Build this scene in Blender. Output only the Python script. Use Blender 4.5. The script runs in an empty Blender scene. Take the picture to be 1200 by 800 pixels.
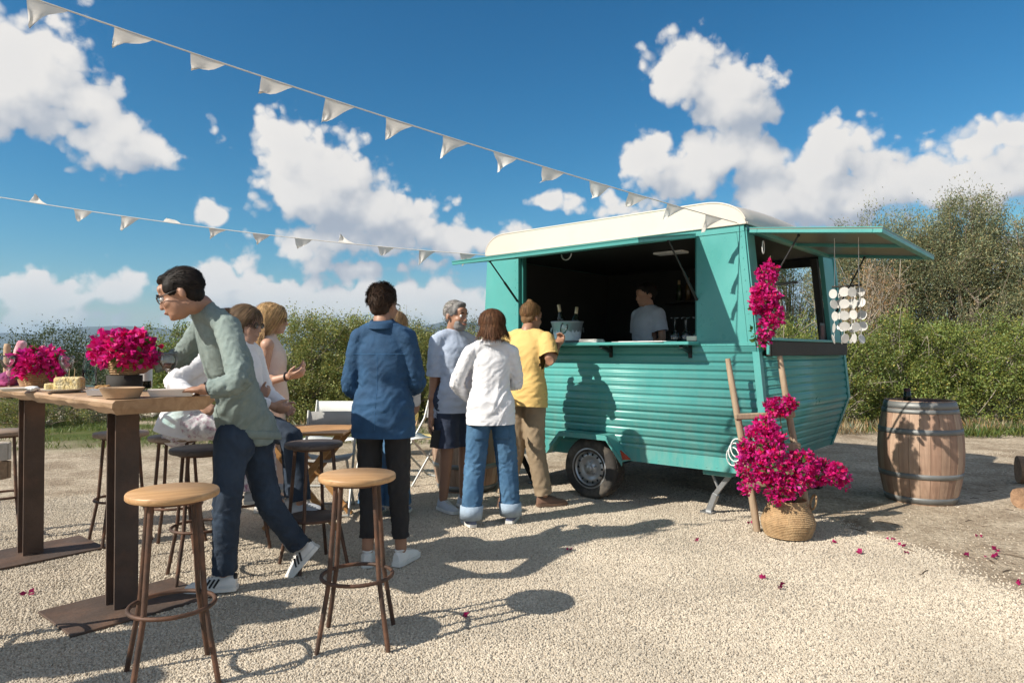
import bpy, math, random
import numpy as np
from mathutils import Vector, Matrix, Quaternion
random.seed(7)
RNG = np.random.default_rng(7)
S = bpy.context.scene
COL = S.collection
# ------------------------------------------------------------------ camera
CAM_H = 1.30
FPX = 800.0                       # focal length in photo pixels (1200 wide), 24 mm on full frame
PITCH = math.atan(12.0 / FPX)     # horizon at y = 412 in the photo
cam_d = bpy.data.cameras.new('camera')
cam_d.sensor_width = 36.0
cam_d.lens = 24.0
cam_d.clip_start = 0.05
cam_d.clip_end = 60000
cam = bpy.data.objects.new('camera', cam_d)
COL.objects.link(cam)
cam.location = (0, 0, CAM_H)
cam.rotation_euler = (math.pi / 2 + PITCH, 0, 0)
S.camera = cam
# ------------------------------------------------------------------ sun and sky
SUN_EL = math.radians(37.0)
SUN_DIR = Vector((-0.875, -0.484, 0)).normalized() * math.cos(SUN_EL) + Vector((0, 0, math.sin(SUN_EL)))   # towards the sun
sun_d = bpy.data.lights.new('sun', 'SUN')
sun_d.energy = 4.5
sun_d.angle = math.radians(0.53)
sun_d.color = (1.0, 0.93, 0.82)
sun = bpy.data.objects.new('sun', sun_d)
COL.objects.link(sun)
sun.rotation_euler = (-SUN_DIR).to_track_quat('-Z', 'Y').to_euler()
sun.location = SUN_DIR * 30
SKY_STRENGTH = 0.108
S.view_settings.view_transform = 'Standard'
S.view_settings.look = 'None'
S.view_settings.gamma = 1.0
S.view_settings.exposure = 0.56
S.view_settings.use_curve_mapping = False
S.cycles.use_denoising = True
S.cycles.max_bounces = 8
S.cycles.diffuse_bounces = 3
S.cycles.glossy_bounces = 3
S.cycles.transmission_bounces = 6
S.cycles.transparent_max_bounces = 8
S.cycles.volume_bounces = 0
S.cycles.use_adaptive_sampling = True
S.cycles.adaptive_threshold = 0.015

def ray(px, py):
    a = (px - 600.0) / FPX
    b = (400.0 - py) / FPX
    c, s = math.cos(PITCH), math.sin(PITCH)
    return Vector((a, c - s * b, s + c * b))
def P(px, py, Y):
    """point seen at photo pixel (px, py) at distance Y along the ground"""
    r = ray(px, py)
    return Vector((0, 0, CAM_H)) + r * (Y / r.y)
def G(px, py, z=0.0):
    """point of the horizontal plane z seen at photo pixel (px, py)"""
    r = ray(px, py)
    return Vector((0, 0, CAM_H)) + r * ((z - CAM_H) / r.z)

def build_world():
    w = bpy.data.worlds.new('World')
    S.world = w
    w.use_nodes = True
    nt = w.node_tree
    N, L = nt.nodes, nt.links
    N.clear()
    out = N.new('ShaderNodeOutputWorld')
    sky = N.new('ShaderNodeTexSky')
    sky.sky_type = 'NISHITA'
    sky.sun_disc = False
    sky.sun_elevation = SUN_EL
    sky.sun_rotation = math.atan2(SUN_DIR.x, SUN_DIR.y)
    sky.altitude = 0
    sky.air_density = 1.15
    sky.dust_density = 0.35
    sky.ozone_density = 3.0
    # ---- cloud field: cumulus heaps given as directions and sizes, broken up by noise
    grp = bpy.data.node_groups.new('cloud_field', 'ShaderNodeTree')
    grp.interface.new_socket('Dir', in_out='INPUT', socket_type='NodeSocketVector')
    grp.interface.new_socket('Field', in_out='OUTPUT', socket_type='NodeSocketFloat')
    gn, gl = grp.nodes, grp.links
    gi = gn.new('NodeGroupInput'); go = gn.new('NodeGroupOutput')
    acc = None
    for (px, py, rx, ry, k) in CLOUDS:
        rx, ry = rx * 1.20, ry * 1.20
        d = ray(px, py).normalized()
        sub = gn.new('ShaderNodeVectorMath'); sub.operation = 'SUBTRACT'
        sub.inputs[1].default_value = d
        gl.new(gi.outputs[0], sub.inputs[0])
        mul = gn.new('ShaderNodeVectorMath'); mul.operation = 'MULTIPLY'
        sx = FPX / rx / max(d.y, .3) ** 2
        sz = FPX / ry / max(d.y, .3)
        mul.inputs[1].default_value = (sx, sx, sz)
        gl.new(sub.outputs[0], mul.inputs[0])
        ln = gn.new('ShaderNodeVectorMath'); ln.operation = 'LENGTH'
        gl.new(mul.outputs[0], ln.inputs[0])
        m = gn.new('ShaderNodeMath'); m.operation = 'MULTIPLY_ADD'
        m.inputs[1].default_value = -k; m.inputs[2].default_value = k
        gl.new(ln.outputs['Value'], m.inputs[0])
        if acc is None:
            acc = m.outputs[0]
        else:
            mx = gn.new('ShaderNodeMath'); mx.operation = 'SMOOTH_MAX'
            mx.inputs[2].default_value = 0.25
            gl.new(acc, mx.inputs[0]); gl.new(m.outputs[0], mx.inputs[1])
            acc = mx.outputs[0]
    # loose cumulus all round the rest of the sky, thickened unseen to fill shadows
    bn = gn.new('ShaderNodeTexNoise'); bn.inputs['Scale'].default_value = 3.1
    bn.inputs['Detail'].default_value = 2.0
    sc = gn.new('ShaderNodeVectorMath'); sc.operation = 'MULTIPLY'; sc.inputs[1].default_value = (1, 1, 2.2)
    gl.new(gi.outputs[0], sc.inputs[0]); gl.new(sc.outputs[0], bn.inputs['Vector'])
    bm = gn.new('ShaderNodeMath'); bm.operation = 'MULTIPLY_ADD'; bm.inputs[1].default_value = 5.0; bm.inputs[2].default_value = -2.35
    gl.new(bn.outputs['Fac'], bm.inputs[0])
    sep = gn.new('ShaderNodeSeparateXYZ'); gl.new(gi.outputs[0], sep.inputs[0])
    mr = gn.new('ShaderNodeMapRange'); mr.interpolation_type = 'SMOOTHSTEP'
    mr.inputs['From Min'].default_value = 0.55; mr.inputs['From Max'].default_value = 0.75
    mr.inputs['To Min'].default_value = 0.0; mr.inputs['To Max'].default_value = -6.0
    gl.new(sep.outputs['Y'], mr.inputs['Value'])
    ad = gn.new('ShaderNodeMath'); ad.operation = 'ADD'
    gl.new(bm.outputs[0], ad.inputs[0]); gl.new(mr.outputs[0], ad.inputs[1])
    mx = gn.new('ShaderNodeMath'); mx.operation = 'SMOOTH_MAX'; mx.inputs[2].default_value = 0.2
    gl.new(acc, mx.inputs[0]); gl.new(ad.outputs[0], mx.inputs[1])
    acc = mx.outputs[0]
    fb = gn.new('ShaderNodeTexNoise'); fb.inputs['Scale'].default_value = 13.0
    fb.inputs['Detail'].default_value = 3.0; fb.inputs['Roughness'].default_value = 0.55
    gl.new(gi.outputs[0], fb.inputs['Vector'])
    f1 = gn.new('ShaderNodeMath'); f1.operation = 'MULTIPLY_ADD'; f1.inputs[1].default_value = 2.3; f1.inputs[2].default_value = -1.06
    gl.new(fb.outputs['Fac'], f1.inputs[0])
    s2 = gn.new('ShaderNodeMath'); s2.operation = 'ADD'; gl.new(f1.outputs[0], s2.inputs[0]); gl.new(acc, s2.inputs[1])
    gl.new(s2.outputs[0], go.inputs[0])
    # ---- use it twice: here, and a step towards the sun, so lumps are lit from the sun's side
    tc = N.new('ShaderNodeTexCoord')
    nrm = N.new('ShaderNodeVectorMath'); nrm.operation = 'NORMALIZE'
    L.new(tc.outputs['Generated'], nrm.inputs[0])
    g1 = N.new('ShaderNodeGroup'); g1.node_tree = grp
    L.new(nrm.outputs[0], g1.inputs[0])
    off = N.new('ShaderNodeVectorMath'); off.operation = 'ADD'
    off.inputs[1].default_value = (-0.024, 0.0, 0.040)
    L.new(nrm.outputs[0], off.inputs[0])
    g2 = N.new('ShaderNodeGroup'); g2.node_tree = grp
    L.new(off.outputs[0], g2.inputs[0])
    # fine billows, once
    nw = N.new('ShaderNodeTexNoise'); nw.inputs['Scale'].default_value = 38.0; nw.inputs['Detail'].default_value = 6.0; nw.inputs['Roughness'].default_value = .55
    L.new(nrm.outputs[0], nw.inputs['Vector'])
    wv = N.new('ShaderNodeVectorMath'); wv.operation = 'MULTIPLY_ADD'; wv.inputs[1].default_value = (.022, .022, .022)
    L.new(nw.outputs['Color'], wv.inputs[0]); L.new(nrm.outputs[0], wv.inputs[2])
    fine = None
    for sc_, am_ in ((26.0, .62), (64.0, .34)):
        vo = N.new('ShaderNodeTexVoronoi'); vo.inputs['Scale'].default_value = sc_; L.new(wv.outputs[0], vo.inputs['Vector'])
        b1 = N.new('ShaderNodeMath'); b1.operation = 'MULTIPLY_ADD'; b1.inputs[1].default_value = -am_ * 1.5; b1.inputs[2].default_value = am_ * .62
        L.new(vo.outputs['Distance'], b1.inputs[0])
        if fine is None: fine = b1
        else:
            ad = N.new('ShaderNodeMath'); ad.operation = 'ADD'; L.new(fine.outputs[0], ad.inputs[0]); L.new(b1.outputs[0], ad.inputs[1]); fine = ad
    b2 = N.new('ShaderNodeMath'); b2.operation = 'MULTIPLY_ADD'; b2.inputs[1].default_value = .9; b2.inputs[2].default_value = -0.45
    L.new(nw.outputs['Fac'], b2.inputs[0])
    ad = N.new('ShaderNodeMath'); ad.operation = 'ADD'; L.new(fine.outputs[0], ad.inputs[0]); L.new(b2.outputs[0], ad.inputs[1]); fine = ad
    full = N.new('ShaderNodeMath'); full.operation = 'ADD'; L.new(g1.outputs[0], full.inputs[0]); L.new(fine.outputs[0], full.inputs[1])
    al = N.new('ShaderNodeMapRange'); al.interpolation_type = 'SMOOTHSTEP'
    al.inputs['From Min'].default_value = -0.05; al.inputs['From Max'].default_value = 0.46
    L.new(full.outputs[0], al.inputs['Value'])
    df = N.new('ShaderNodeMath'); df.operation = 'SUBTRACT'
    L.new(g1.outputs[0], df.inputs[0]); L.new(g2.outputs[0], df.inputs[1])
    df2 = N.new('ShaderNodeMath'); df2.operation = 'MULTIPLY_ADD'; df2.inputs[1].default_value = .55
    L.new(fine.outputs[0], df2.inputs[0]); L.new(df.outputs[0], df2.inputs[2])
    lit = N.new('ShaderNodeMapRange'); lit.interpolation_type = 'SMOOTHSTEP'
    lit.inputs['From Min'].default_value = -0.80; lit.inputs['From Max'].default_value = 0.55
    L.new(df2.outputs[0], lit.inputs['Value'])
    # thick middles are a little greyer than thin sunlit rims
    th = N.new('ShaderNodeMapRange'); th.inputs['From Min'].default_value = 0.3; th.inputs['From Max'].default_value = 2.2
    th.inputs['To Min'].default_value = 1.0; th.inputs['To Max'].default_value = 0.80
    L.new(g1.outputs[0], th.inputs['Value'])
    lm = N.new('ShaderNodeMath'); lm.operation = 'MULTIPLY'
    L.new(lit.outputs[0], lm.inputs[0]); L.new(th.outputs[0], lm.inputs[1])
    cm = N.new('ShaderNodeMix'); cm.data_type = 'RGBA'
    cm.inputs['A'].default_value = (2.55, 2.85, 3.35, 1)
    cm.inputs['B'].default_value = (5.6, 5.4, 5.15, 1)
    L.new(lm.outputs[0], cm.inputs['Factor'])
    # clouds low down fade into the air
    sepd = N.new('ShaderNodeSeparateXYZ'); L.new(nrm.outputs[0], sepd.inputs[0])
    hz = N.new('ShaderNodeMapRange'); hz.interpolation_type = 'SMOOTHSTEP'
    hz.inputs['From Min'].default_value = 0.0; hz.inputs['From Max'].default_value = 0.10
    hz.inputs['To Min'].default_value = 0.45; hz.inputs['To Max'].default_value = 1.0
    L.new(sepd.outputs['Z'], hz.inputs['Value'])
    am = N.new('ShaderNodeMath'); am.operation = 'MULTIPLY'
    L.new(al.outputs[0], am.inputs[0]); L.new(hz.outputs[0], am.inputs[1])
    # thin high streak
    # deep, clear, polarised-looking blue: each channel gets its own contrast
    ssp = N.new('ShaderNodeSeparateColor'); L.new(sky.outputs[0], ssp.inputs[0])
    scb = N.new('ShaderNodeCombineColor')
    for i, (p_, a_) in enumerate(SKY_CURVE):
        mn = N.new('ShaderNodeMath'); mn.operation = 'MINIMUM'; mn.inputs[1].default_value = (5.0, 6.0, 6.6)[i]; L.new(ssp.outputs[i], mn.inputs[0])
        pw = N.new('ShaderNodeMath'); pw.operation = 'POWER'; pw.inputs[1].default_value = p_; L.new(mn.outputs[0], pw.inputs[0])
        sc_ = N.new('ShaderNodeMath'); sc_.operation = 'MULTIPLY'; sc_.inputs[1].default_value = a_; L.new(pw.outputs[0], sc_.inputs[0])
        L.new(sc_.outputs[0], scb.inputs[i])
    mix = N.new('ShaderNodeMix'); mix.data_type = 'RGBA'
    L.new(am.outputs[0], mix.inputs['Factor'])
    L.new(scb.outputs[0], mix.inputs['A']); L.new(cm.outputs['Result'], mix.inputs['B'])
    bg = N.new('ShaderNodeBackground')
    bg.inputs['Strength'].default_value = SKY_STRENGTH
    L.new(mix.outputs['Result'], bg.inputs['Color'])
    L.new(bg.outputs[0], out.inputs['Surface'])
    w.cycles.sampling_method = 'MANUAL'
    w.cycles.sample_map_resolution = 512
SKY_CURVE = ((2.45, .052), (1.38, .32), (1.26, .435))
# px, py, radius x, radius y, steepness : heaps of cumulus as seen from the terrace
CLOUDS = [
    # upper left heap
    (20, 95, 85, 60, 1.3), (75, 120, 75, 60, 1.3), (60, 55, 60, 40, .9), (120, 160, 60, 45, 1.3), (160, 175, 40, 25, 1.1), (-60, 110, 90, 70, 1.3),
    (185, 180, 18, 12, .8), (252, 152, 14, 18, .75),
    # centre tower
    (345, 178, 55, 42, 1.4), (375, 215, 80, 55, 1.6), (430, 240, 80, 42, 1.5), (480, 250, 40, 28, 1.2), (400, 285, 100, 28, 1.0),
    (545, 277, 50, 24, 1.3), (505, 275, 20, 12, .9), (247, 250, 22, 16, 1.1), (430, 315, 70, 16, .9),
    # right tower and its tail
    (800, 85, 52, 42, 1.4), (860, 105, 60, 45, 1.5), (885, 125, 35, 35, 1.2), (850, 185, 65, 38, 1.2), (765, 183, 36, 24, 1.1), (820, 212, 70, 25, 1.0),
    # right bank
    (960, 195, 60, 45, 1.6), (1000, 225, 110, 50, 1.6), (910, 235, 90, 35, 1.4), (1090, 215, 90, 40, 1.3), (1190, 205, 90, 45, 1.4), (1160, 160, 60, 22, 1.1),
    (1250, 190, 90, 60, 1.3), (870, 260, 90, 20, 1.2), (635, 236, 30, 9, .7), (720, 244, 26, 10, .7),
    # low bank along the horizon
    (40, 345, 90, 26, 1.1), (130, 335, 60, 24, 1.3), (60, 375, 120, 18, 1.0), (265, 330, 55, 24, 1.3), (300, 350, 80, 22, 1.2), (250, 385, 120, 16, .9),
    (380, 355, 75, 26, 1.2), (460, 350, 60, 24, 1.2), (520, 352, 60, 24, 1.3), (560, 375, 90, 20, 1.0), (-60, 350, 90, 30, 1.2), (420, 385, 110, 14, .9),
    (690, 340, 60, 25, 1.2), (1300, 330, 120, 40, 1.2), (1150, 300, 110, 30, 1.2),
]
build_world()

# ------------------------------------------------------------------ helpers
def tag(o, label=None, cat=None, group=None, kind=None):
    if label: o['label'] = label
    if cat: o['category'] = cat
    if group: o['group'] = group
    if kind: o['kind'] = kind
    return o
def empty(name, loc=(0, 0, 0), rz=0.0, label=None, cat=None, group=None):
    o = bpy.data.objects.new(name, None)
    COL.objects.link(o)
    o.location = loc
    o.rotation_euler = (0, 0, rz)
    o.empty_display_size = 0.05
    return tag(o, label, cat, group)
def link(name, me, parent=None, loc=None):
    o = bpy.data.objects.new(name, me)
    COL.objects.link(o)
    if parent is not None: o.parent = parent
    if loc is not None: o.location = loc
    return o
def copy_tree(o, parent=None):
    c = o.copy(); COL.objects.link(c)
    if parent is not None: c.parent = parent
    for ch in list(o.children): copy_tree(ch, c)
    return c
def arr_mesh(name, V, F, mat=None, smooth=False, colors=None):
    """V (n,3) array, F list/array of polygons"""
    me = bpy.data.meshes.new(name)
    V = np.asarray(V, dtype=np.float32)
    if isinstance(F, np.ndarray):
        k = F.shape[1]
        me.vertices.add(len(V)); me.vertices.foreach_set('co', V.ravel())
        me.loops.add(F.size); me.loops.foreach_set('vertex_index', F.astype(np.int32).ravel())
        me.polygons.add(len(F))
        me.polygons.foreach_set('loop_start', np.arange(len(F), dtype=np.int32) * k)
        me.update(calc_edges=True)
    else:
        me.from_pydata([tuple(map(float, v)) for v in V], [], F)
        me.update()
    if smooth: me.polygons.foreach_set('use_smooth', np.ones(len(me.polygons), dtype=bool))
    if mat: me.materials.append(mat)
    if colors is not None:
        at = me.color_attributes.new('tone', 'FLOAT_COLOR', 'POINT')
        at.data.foreach_set('color', np.asarray(colors, dtype=np.float32).ravel())
    return me

class MB:
    """collects closed pieces; build() links them as one mesh object"""
    def __init__(s): s.v = []; s.f = []; s.sm = []
    def add(s, V, F, smooth=False):
        b = len(s.v)
        s.v.extend([Vector(x) for x in V]); s.f.extend([[i + b for i in f] for f in F]); s.sm.extend([smooth] * len(F))
        return s
    def box(s, c, d, rot=None, bev=0.0):
        c = Vector(c); hx, hy, hz = d[0] / 2, d[1] / 2, d[2] / 2
        R = rot.to_3x3() if rot is not None else Matrix.Identity(3)
        b = min(bev, hx * .9, hy * .9, hz * .9)
        if b <= 0:
            V = [c + R @ Vector((x * hx, y * hy, z * hz)) for z in (-1, 1) for y in (-1, 1) for x in (-1, 1)]
            F = [(0, 2, 3, 1), (4, 5, 7, 6), (0, 1, 5, 4), (2, 6, 7, 3), (0, 4, 6, 2), (1, 3, 7, 5)]
            return s.add(V, F)
        V = []; idx = {}
        for x in (-1, 1):
            for y in (-1, 1):
                for z in (-1, 1):
                    for a in range(3):
                        p = [x * (hx - b), y * (hy - b), z * (hz - b)]
                        p[a] = (x * hx, y * hy, z * hz)[a]
                        idx[(x, y, z, a)] = len(V); V.append(c + R @ Vector(p))
        F = []
        for a in range(3):
            for sg in (-1, 1):
                o1, o2 = [i for i in range(3) if i != a]
                q = []
                for (p1, p2) in ((-1, -1), (1, -1), (1, 1), (-1, 1)):
                    k = [0, 0, 0]; k[a] = sg; k[o1] = p1; k[o2] = p2
                    q.append(idx[(k[0], k[1], k[2], a)])
                if (sg > 0) == (a == 1): q.reverse()
                F.append(tuple(q))
        for a in range(3):
            o1, o2 = [i for i in range(3) if i != a]
            for s1 in (-1, 1):
                for s2 in (-1, 1):
                    q = []
                    for (sa, ax) in ((-1, o1), (1, o1), (1, o2), (-1, o2)):
                        k = [0, 0, 0]; k[a] = sa; k[o1] = s1; k[o2] = s2
                        q.append(idx[(k[0], k[1], k[2], ax)])
                    n = (V[q[1]] - V[q[0]]).cross(V[q[2]] - V[q[0]])
                    ctr = (V[q[0]] + V[q[2]]) / 2 - c
                    if n.dot(ctr) < 0: q.reverse()
                    F.append(tuple(q))
        for x in (-1, 1):
            for y in (-1, 1):
                for z in (-1, 1):
                    q = [idx[(x, y, z, a)] for a in range(3)]
                    n = (V[q[1]] - V[q[0]]).cross(V[q[2]] - V[q[0]])
                    if n.dot(V[q[0]] - c) < 0: q.reverse()
                    F.append(tuple(q))
        return s.add(V, F)
    def bar(s, a, b, w, h, up=(0, 0, 1), bev=0.0):
        """rectangular bar from a to b; w across, h along 'up'"""
        a, b = Vector(a), Vector(b)
        z = (b - a); ln = z.length; z.normalize()
        x = Vector(up).cross(z)
        if x.length < 1e-4: x = Vector((1, 0, 0)).cross(z)
        x.normalize(); y = z.cross(x)
        R = Matrix((x, y, z)).transposed()
        return s.box((a + b) / 2, (w, h, ln), R, bev)
    def loft(s, rings, cap=True, smooth=True, closed=True):
        n = len(rings[0]); V = []; F = []
        for r in rings: V.extend(r)
        m = len(rings)
        for i in range(m - 1):
            for j in range(n if closed else n - 1):
                k = (j + 1) % n
                F.append((i * n + j, i * n + k, (i + 1) * n + k, (i + 1) * n + j))
        s.add(V, F, smooth)
        if cap and closed:
            s.add(rings[0], [tuple(reversed(range(n)))]); s.add(rings[-1], [tuple(range(n))])
        return s
    def tube(s, pts, rad, n=10, cap=True, smooth=True, closed=False):
        pts = [Vector(p) for p in pts]
        if not hasattr(rad, '__len__'): rad = [rad] * len(pts)
        rings = []; prev = None
        m = len(pts)
        for i, p in enumerate(pts):
            if closed: t = pts[(i + 1) % m] - pts[i - 1]
            else: t = (pts[min(i + 1, m - 1)] - pts[max(i - 1, 0)])
            t.normalize()
            if prev is None:
                x = t.cross(Vector((0, 0, 1)))
                if x.length < 0.05: x = t.cross(Vector((1, 0, 0)))
            else:
                x = prev - t * prev.dot(t)
            x.normalize(); prev = x; y = t.cross(x)
            rings.append([p + (x * math.cos(2 * math.pi * k / n) + y * math.sin(2 * math.pi * k / n)) * rad[i] for k in range(n)])
        if closed:
            rings.append(rings[0]); cap = False
        return s.loft(rings, cap, smooth)
    def cyl(s, a, b, r, n=16, r2=None, smooth=True): return s.tube([a, b], [r, r if r2 is None else r2], n, True, smooth)
    def lathe(s, prof, c=(0, 0, 0), n=24, smooth=True, cap=True):
        c = Vector(c)
        rings = [[c + Vector((r * math.cos(2 * math.pi * k / n), r * math.sin(2 * math.pi * k / n), z)) for k in range(n)] for r, z in prof]
        return s.loft(rings, cap, smooth)
    def ell(s, c, r, R=None, nu=16, nv=10):
        c = Vector(c); V = []; F = []
        R = R if R is not None else Matrix.Identity(3)
        V.append(c + R @ Vector((0, 0, -r[2])))
        for i in range(1, nv):
            ph = math.pi * i / nv
            for j in range(nu):
                th = 2 * math.pi * j / nu
                V.append(c + R @ Vector((r[0] * math.sin(ph) * math.cos(th), r[1] * math.sin(ph) * math.sin(th), -r[2] * math.cos(ph))))
        V.append(c + R @ Vector((0, 0, r[2])))
        for j in range(nu): F.append((0, 1 + (j + 1) % nu, 1 + j))
        for i in range(nv - 2):
            for j in range(nu):
                a = 1 + i * nu + j; b = 1 + i * nu + (j + 1) % nu
                F.append((a, b, b + nu, a + nu))
        last = len(V) - 1
        for j in range(nu): F.append((last, 1 + (nv - 2) * nu + j, 1 + (nv - 2) * nu + (j + 1) % nu))
        return s.add(V, F, True)
    def prism(s, poly, a, b, frame=None, smooth=False):
        """extrude 2-D poly (x,z) from y=a to y=b; frame maps (x,y,z) to space"""
        fr = frame or (lambda x, y, z: Vector((x, y, z)))
        n = len(poly)
        A = [fr(x, a, z) for x, z in poly]; B = [fr(x, b, z) for x, z in poly]
        s.add(A + B, [(i, (i + 1) % n, n + (i + 1) % n, n + i) for i in range(n)], smooth)
        s.add(A, [tuple(reversed(range(n)))]); s.add(B, [tuple(range(n))])
        return s
    def mesh(s, name, mat=None, fixn=True):
        me = bpy.data.meshes.new(name)
        me.from_pydata([tuple(v) for v in s.v], [], s.f)
        me.update()
        if any(s.sm): me.polygons.foreach_set('use_smooth', np.array(s.sm, dtype=bool))
        if mat: me.materials.append(mat)
        return me
    def build(s, name, mat, parent=None, loc=None):
        return link(name, s.mesh(name, mat), parent, loc)

# ---- numpy gradient noise
_perm = RNG.permutation(256); _perm = np.concatenate([_perm, _perm, _perm])
_grad = RNG.normal(size=(256, 3)); _grad /= np.linalg.norm(_grad, axis=1)[:, None]
def pnoise(Pn):
    Pn = np.asarray(Pn, dtype=np.float64)
    i = np.floor(Pn).astype(int); f = Pn - i; i &= 255
    u = f * f * f * (f * (f * 6 - 15) + 10)
    def gdot(dx, dy, dz):
        h = _perm[_perm[_perm[(i[:, 0] + dx) & 255] + ((i[:, 1] + dy) & 255)] + ((i[:, 2] + dz) & 255)] & 255
        g = _grad[h]
        return g[:, 0] * (f[:, 0] - dx) + g[:, 1] * (f[:, 1] - dy) + g[:, 2] * (f[:, 2] - dz)
    def lerp(t, a, b): return a + t * (b - a)
    x0 = lerp(u[:, 0], gdot(0, 0, 0), gdot(1, 0, 0)); x1 = lerp(u[:, 0], gdot(0, 1, 0), gdot(1, 1, 0))
    x2 = lerp(u[:, 0], gdot(0, 0, 1), gdot(1, 0, 1)); x3 = lerp(u[:, 0], gdot(0, 1, 1), gdot(1, 1, 1))
    return lerp(u[:, 2], lerp(u[:, 1], x0, x1), lerp(u[:, 1], x2, x3)) * 1.6
def fbm(Pn, oct=4, rough=.5):
    a = 1.0; t = 0; Pn = np.asarray(Pn, dtype=float)
    for o in range(oct):
        t = t + a * pnoise(Pn + 17.3 * o); Pn = Pn * 2.03; a *= rough
    return t

# ------------------------------------------------------------------ materials
def mat(name, base, rough=0.7, var=0.12, vscale=8.0, bump=0.0, bscale=60.0, metal=0.0, spec=None, tone=False, second=None, smix=0.5, sscale=4.0, stretch=None, coat=0.0, sheen=0.0, rvar=0.0):
    m = bpy.data.materials.new(name); m.use_nodes = True
    nt = m.node_tree; N, L = nt.nodes, nt.links
    b = N['Principled BSDF']
    b.inputs['Roughness'].default_value = rough
    b.inputs['Metallic'].default_value = metal
    if spec is not None: b.inputs['Specular IOR Level'].default_value = spec
    if coat: b.inputs['Coat Weight'].default_value = coat
    if sheen: b.inputs['Sheen Weight'].default_value = sheen
    tc = N.new('ShaderNodeTexCoord'); vec = tc.outputs['Object']
    if stretch:
        mp = N.new('ShaderNodeMapping'); mp.inputs['Scale'].default_value = stretch
        L.new(vec, mp.inputs[0]); vec = mp.outputs[0]
    col = None
    if second is not None:
        n2 = N.new('ShaderNodeTexNoise'); n2.inputs['Scale'].default_value = sscale; n2.inputs['Detail'].default_value = 6; n2.inputs['Roughness'].default_value = .6
        L.new(vec, n2.inputs['Vector'])
        r2 = N.new('ShaderNodeMapRange'); r2.inputs['From Min'].default_value = smix - .12; r2.inputs['From Max'].default_value = smix + .12
        L.new(n2.outputs['Fac'], r2.inputs['Value'])
        mx = N.new('ShaderNodeMix'); mx.data_type = 'RGBA'
        mx.inputs['A'].default_value = (*base, 1); mx.inputs['B'].default_value = (*second, 1)
        L.new(r2.outputs[0], mx.inputs['Factor']); col = mx.outputs['Result']
    if tone:
        at = N.new('ShaderNodeVertexColor'); at.layer_name = 'tone'
        mx = N.new('ShaderNodeMix'); mx.data_type = 'RGBA'; mx.blend_type = 'MULTIPLY'; mx.inputs['Factor'].default_value = 1
        if col is None: mx.inputs['A'].default_value = (*base, 1)
        else: L.new(col, mx.inputs['A'])
        L.new(at.outputs['Color'], mx.inputs['B']); col = mx.outputs['Result']
    if var > 0:
        n = N.new('ShaderNodeTexNoise'); n.inputs['Scale'].default_value = vscale; n.inputs['Detail'].default_value = 5
        L.new(vec, n.inputs['Vector'])
        r = N.new('ShaderNodeMapRange'); r.inputs['From Min'].default_value = .25; r.inputs['From Max'].default_value = .75
        r.inputs['To Min'].default_value = 1 - var; r.inputs['To Max'].default_value = 1 + var
        L.new(n.outputs['Fac'], r.inputs['Value'])
        mx = N.new('ShaderNodeVectorMath'); mx.operation = 'SCALE'
        if col is None: mx.inputs[0].default_value = base
        else: L.new(col, mx.inputs[0])
        L.new(r.outputs[0], mx.inputs['Scale']); col = mx.outputs[0]
        if rvar:
            rr = N.new('ShaderNodeMapRange'); rr.inputs['From Min'].default_value = .3; rr.inputs['From Max'].default_value = .7
            rr.inputs['To Min'].default_value = rough - rvar; rr.inputs['To Max'].default_value = rough + rvar
            L.new(n.outputs['Fac'], rr.inputs['Value']); L.new(rr.outputs[0], b.inputs['Roughness'])
    if col is None: b.inputs['Base Color'].default_value = (*base, 1)
    else: L.new(col, b.inputs['Base Color'])
    if bump > 0:
        n = N.new('ShaderNodeTexNoise'); n.inputs['Scale'].default_value = bscale; n.inputs['Detail'].default_value = 4
        L.new(vec, n.inputs['Vector'])
        bp = N.new('ShaderNodeBump'); bp.inputs['Strength'].default_value = bump; bp.inputs['Distance'].default_value = 0.01
        L.new(n.outputs['Fac'], bp.inputs['Height']); L.new(bp.outputs[0], b.inputs['Normal'])
    return m
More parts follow.
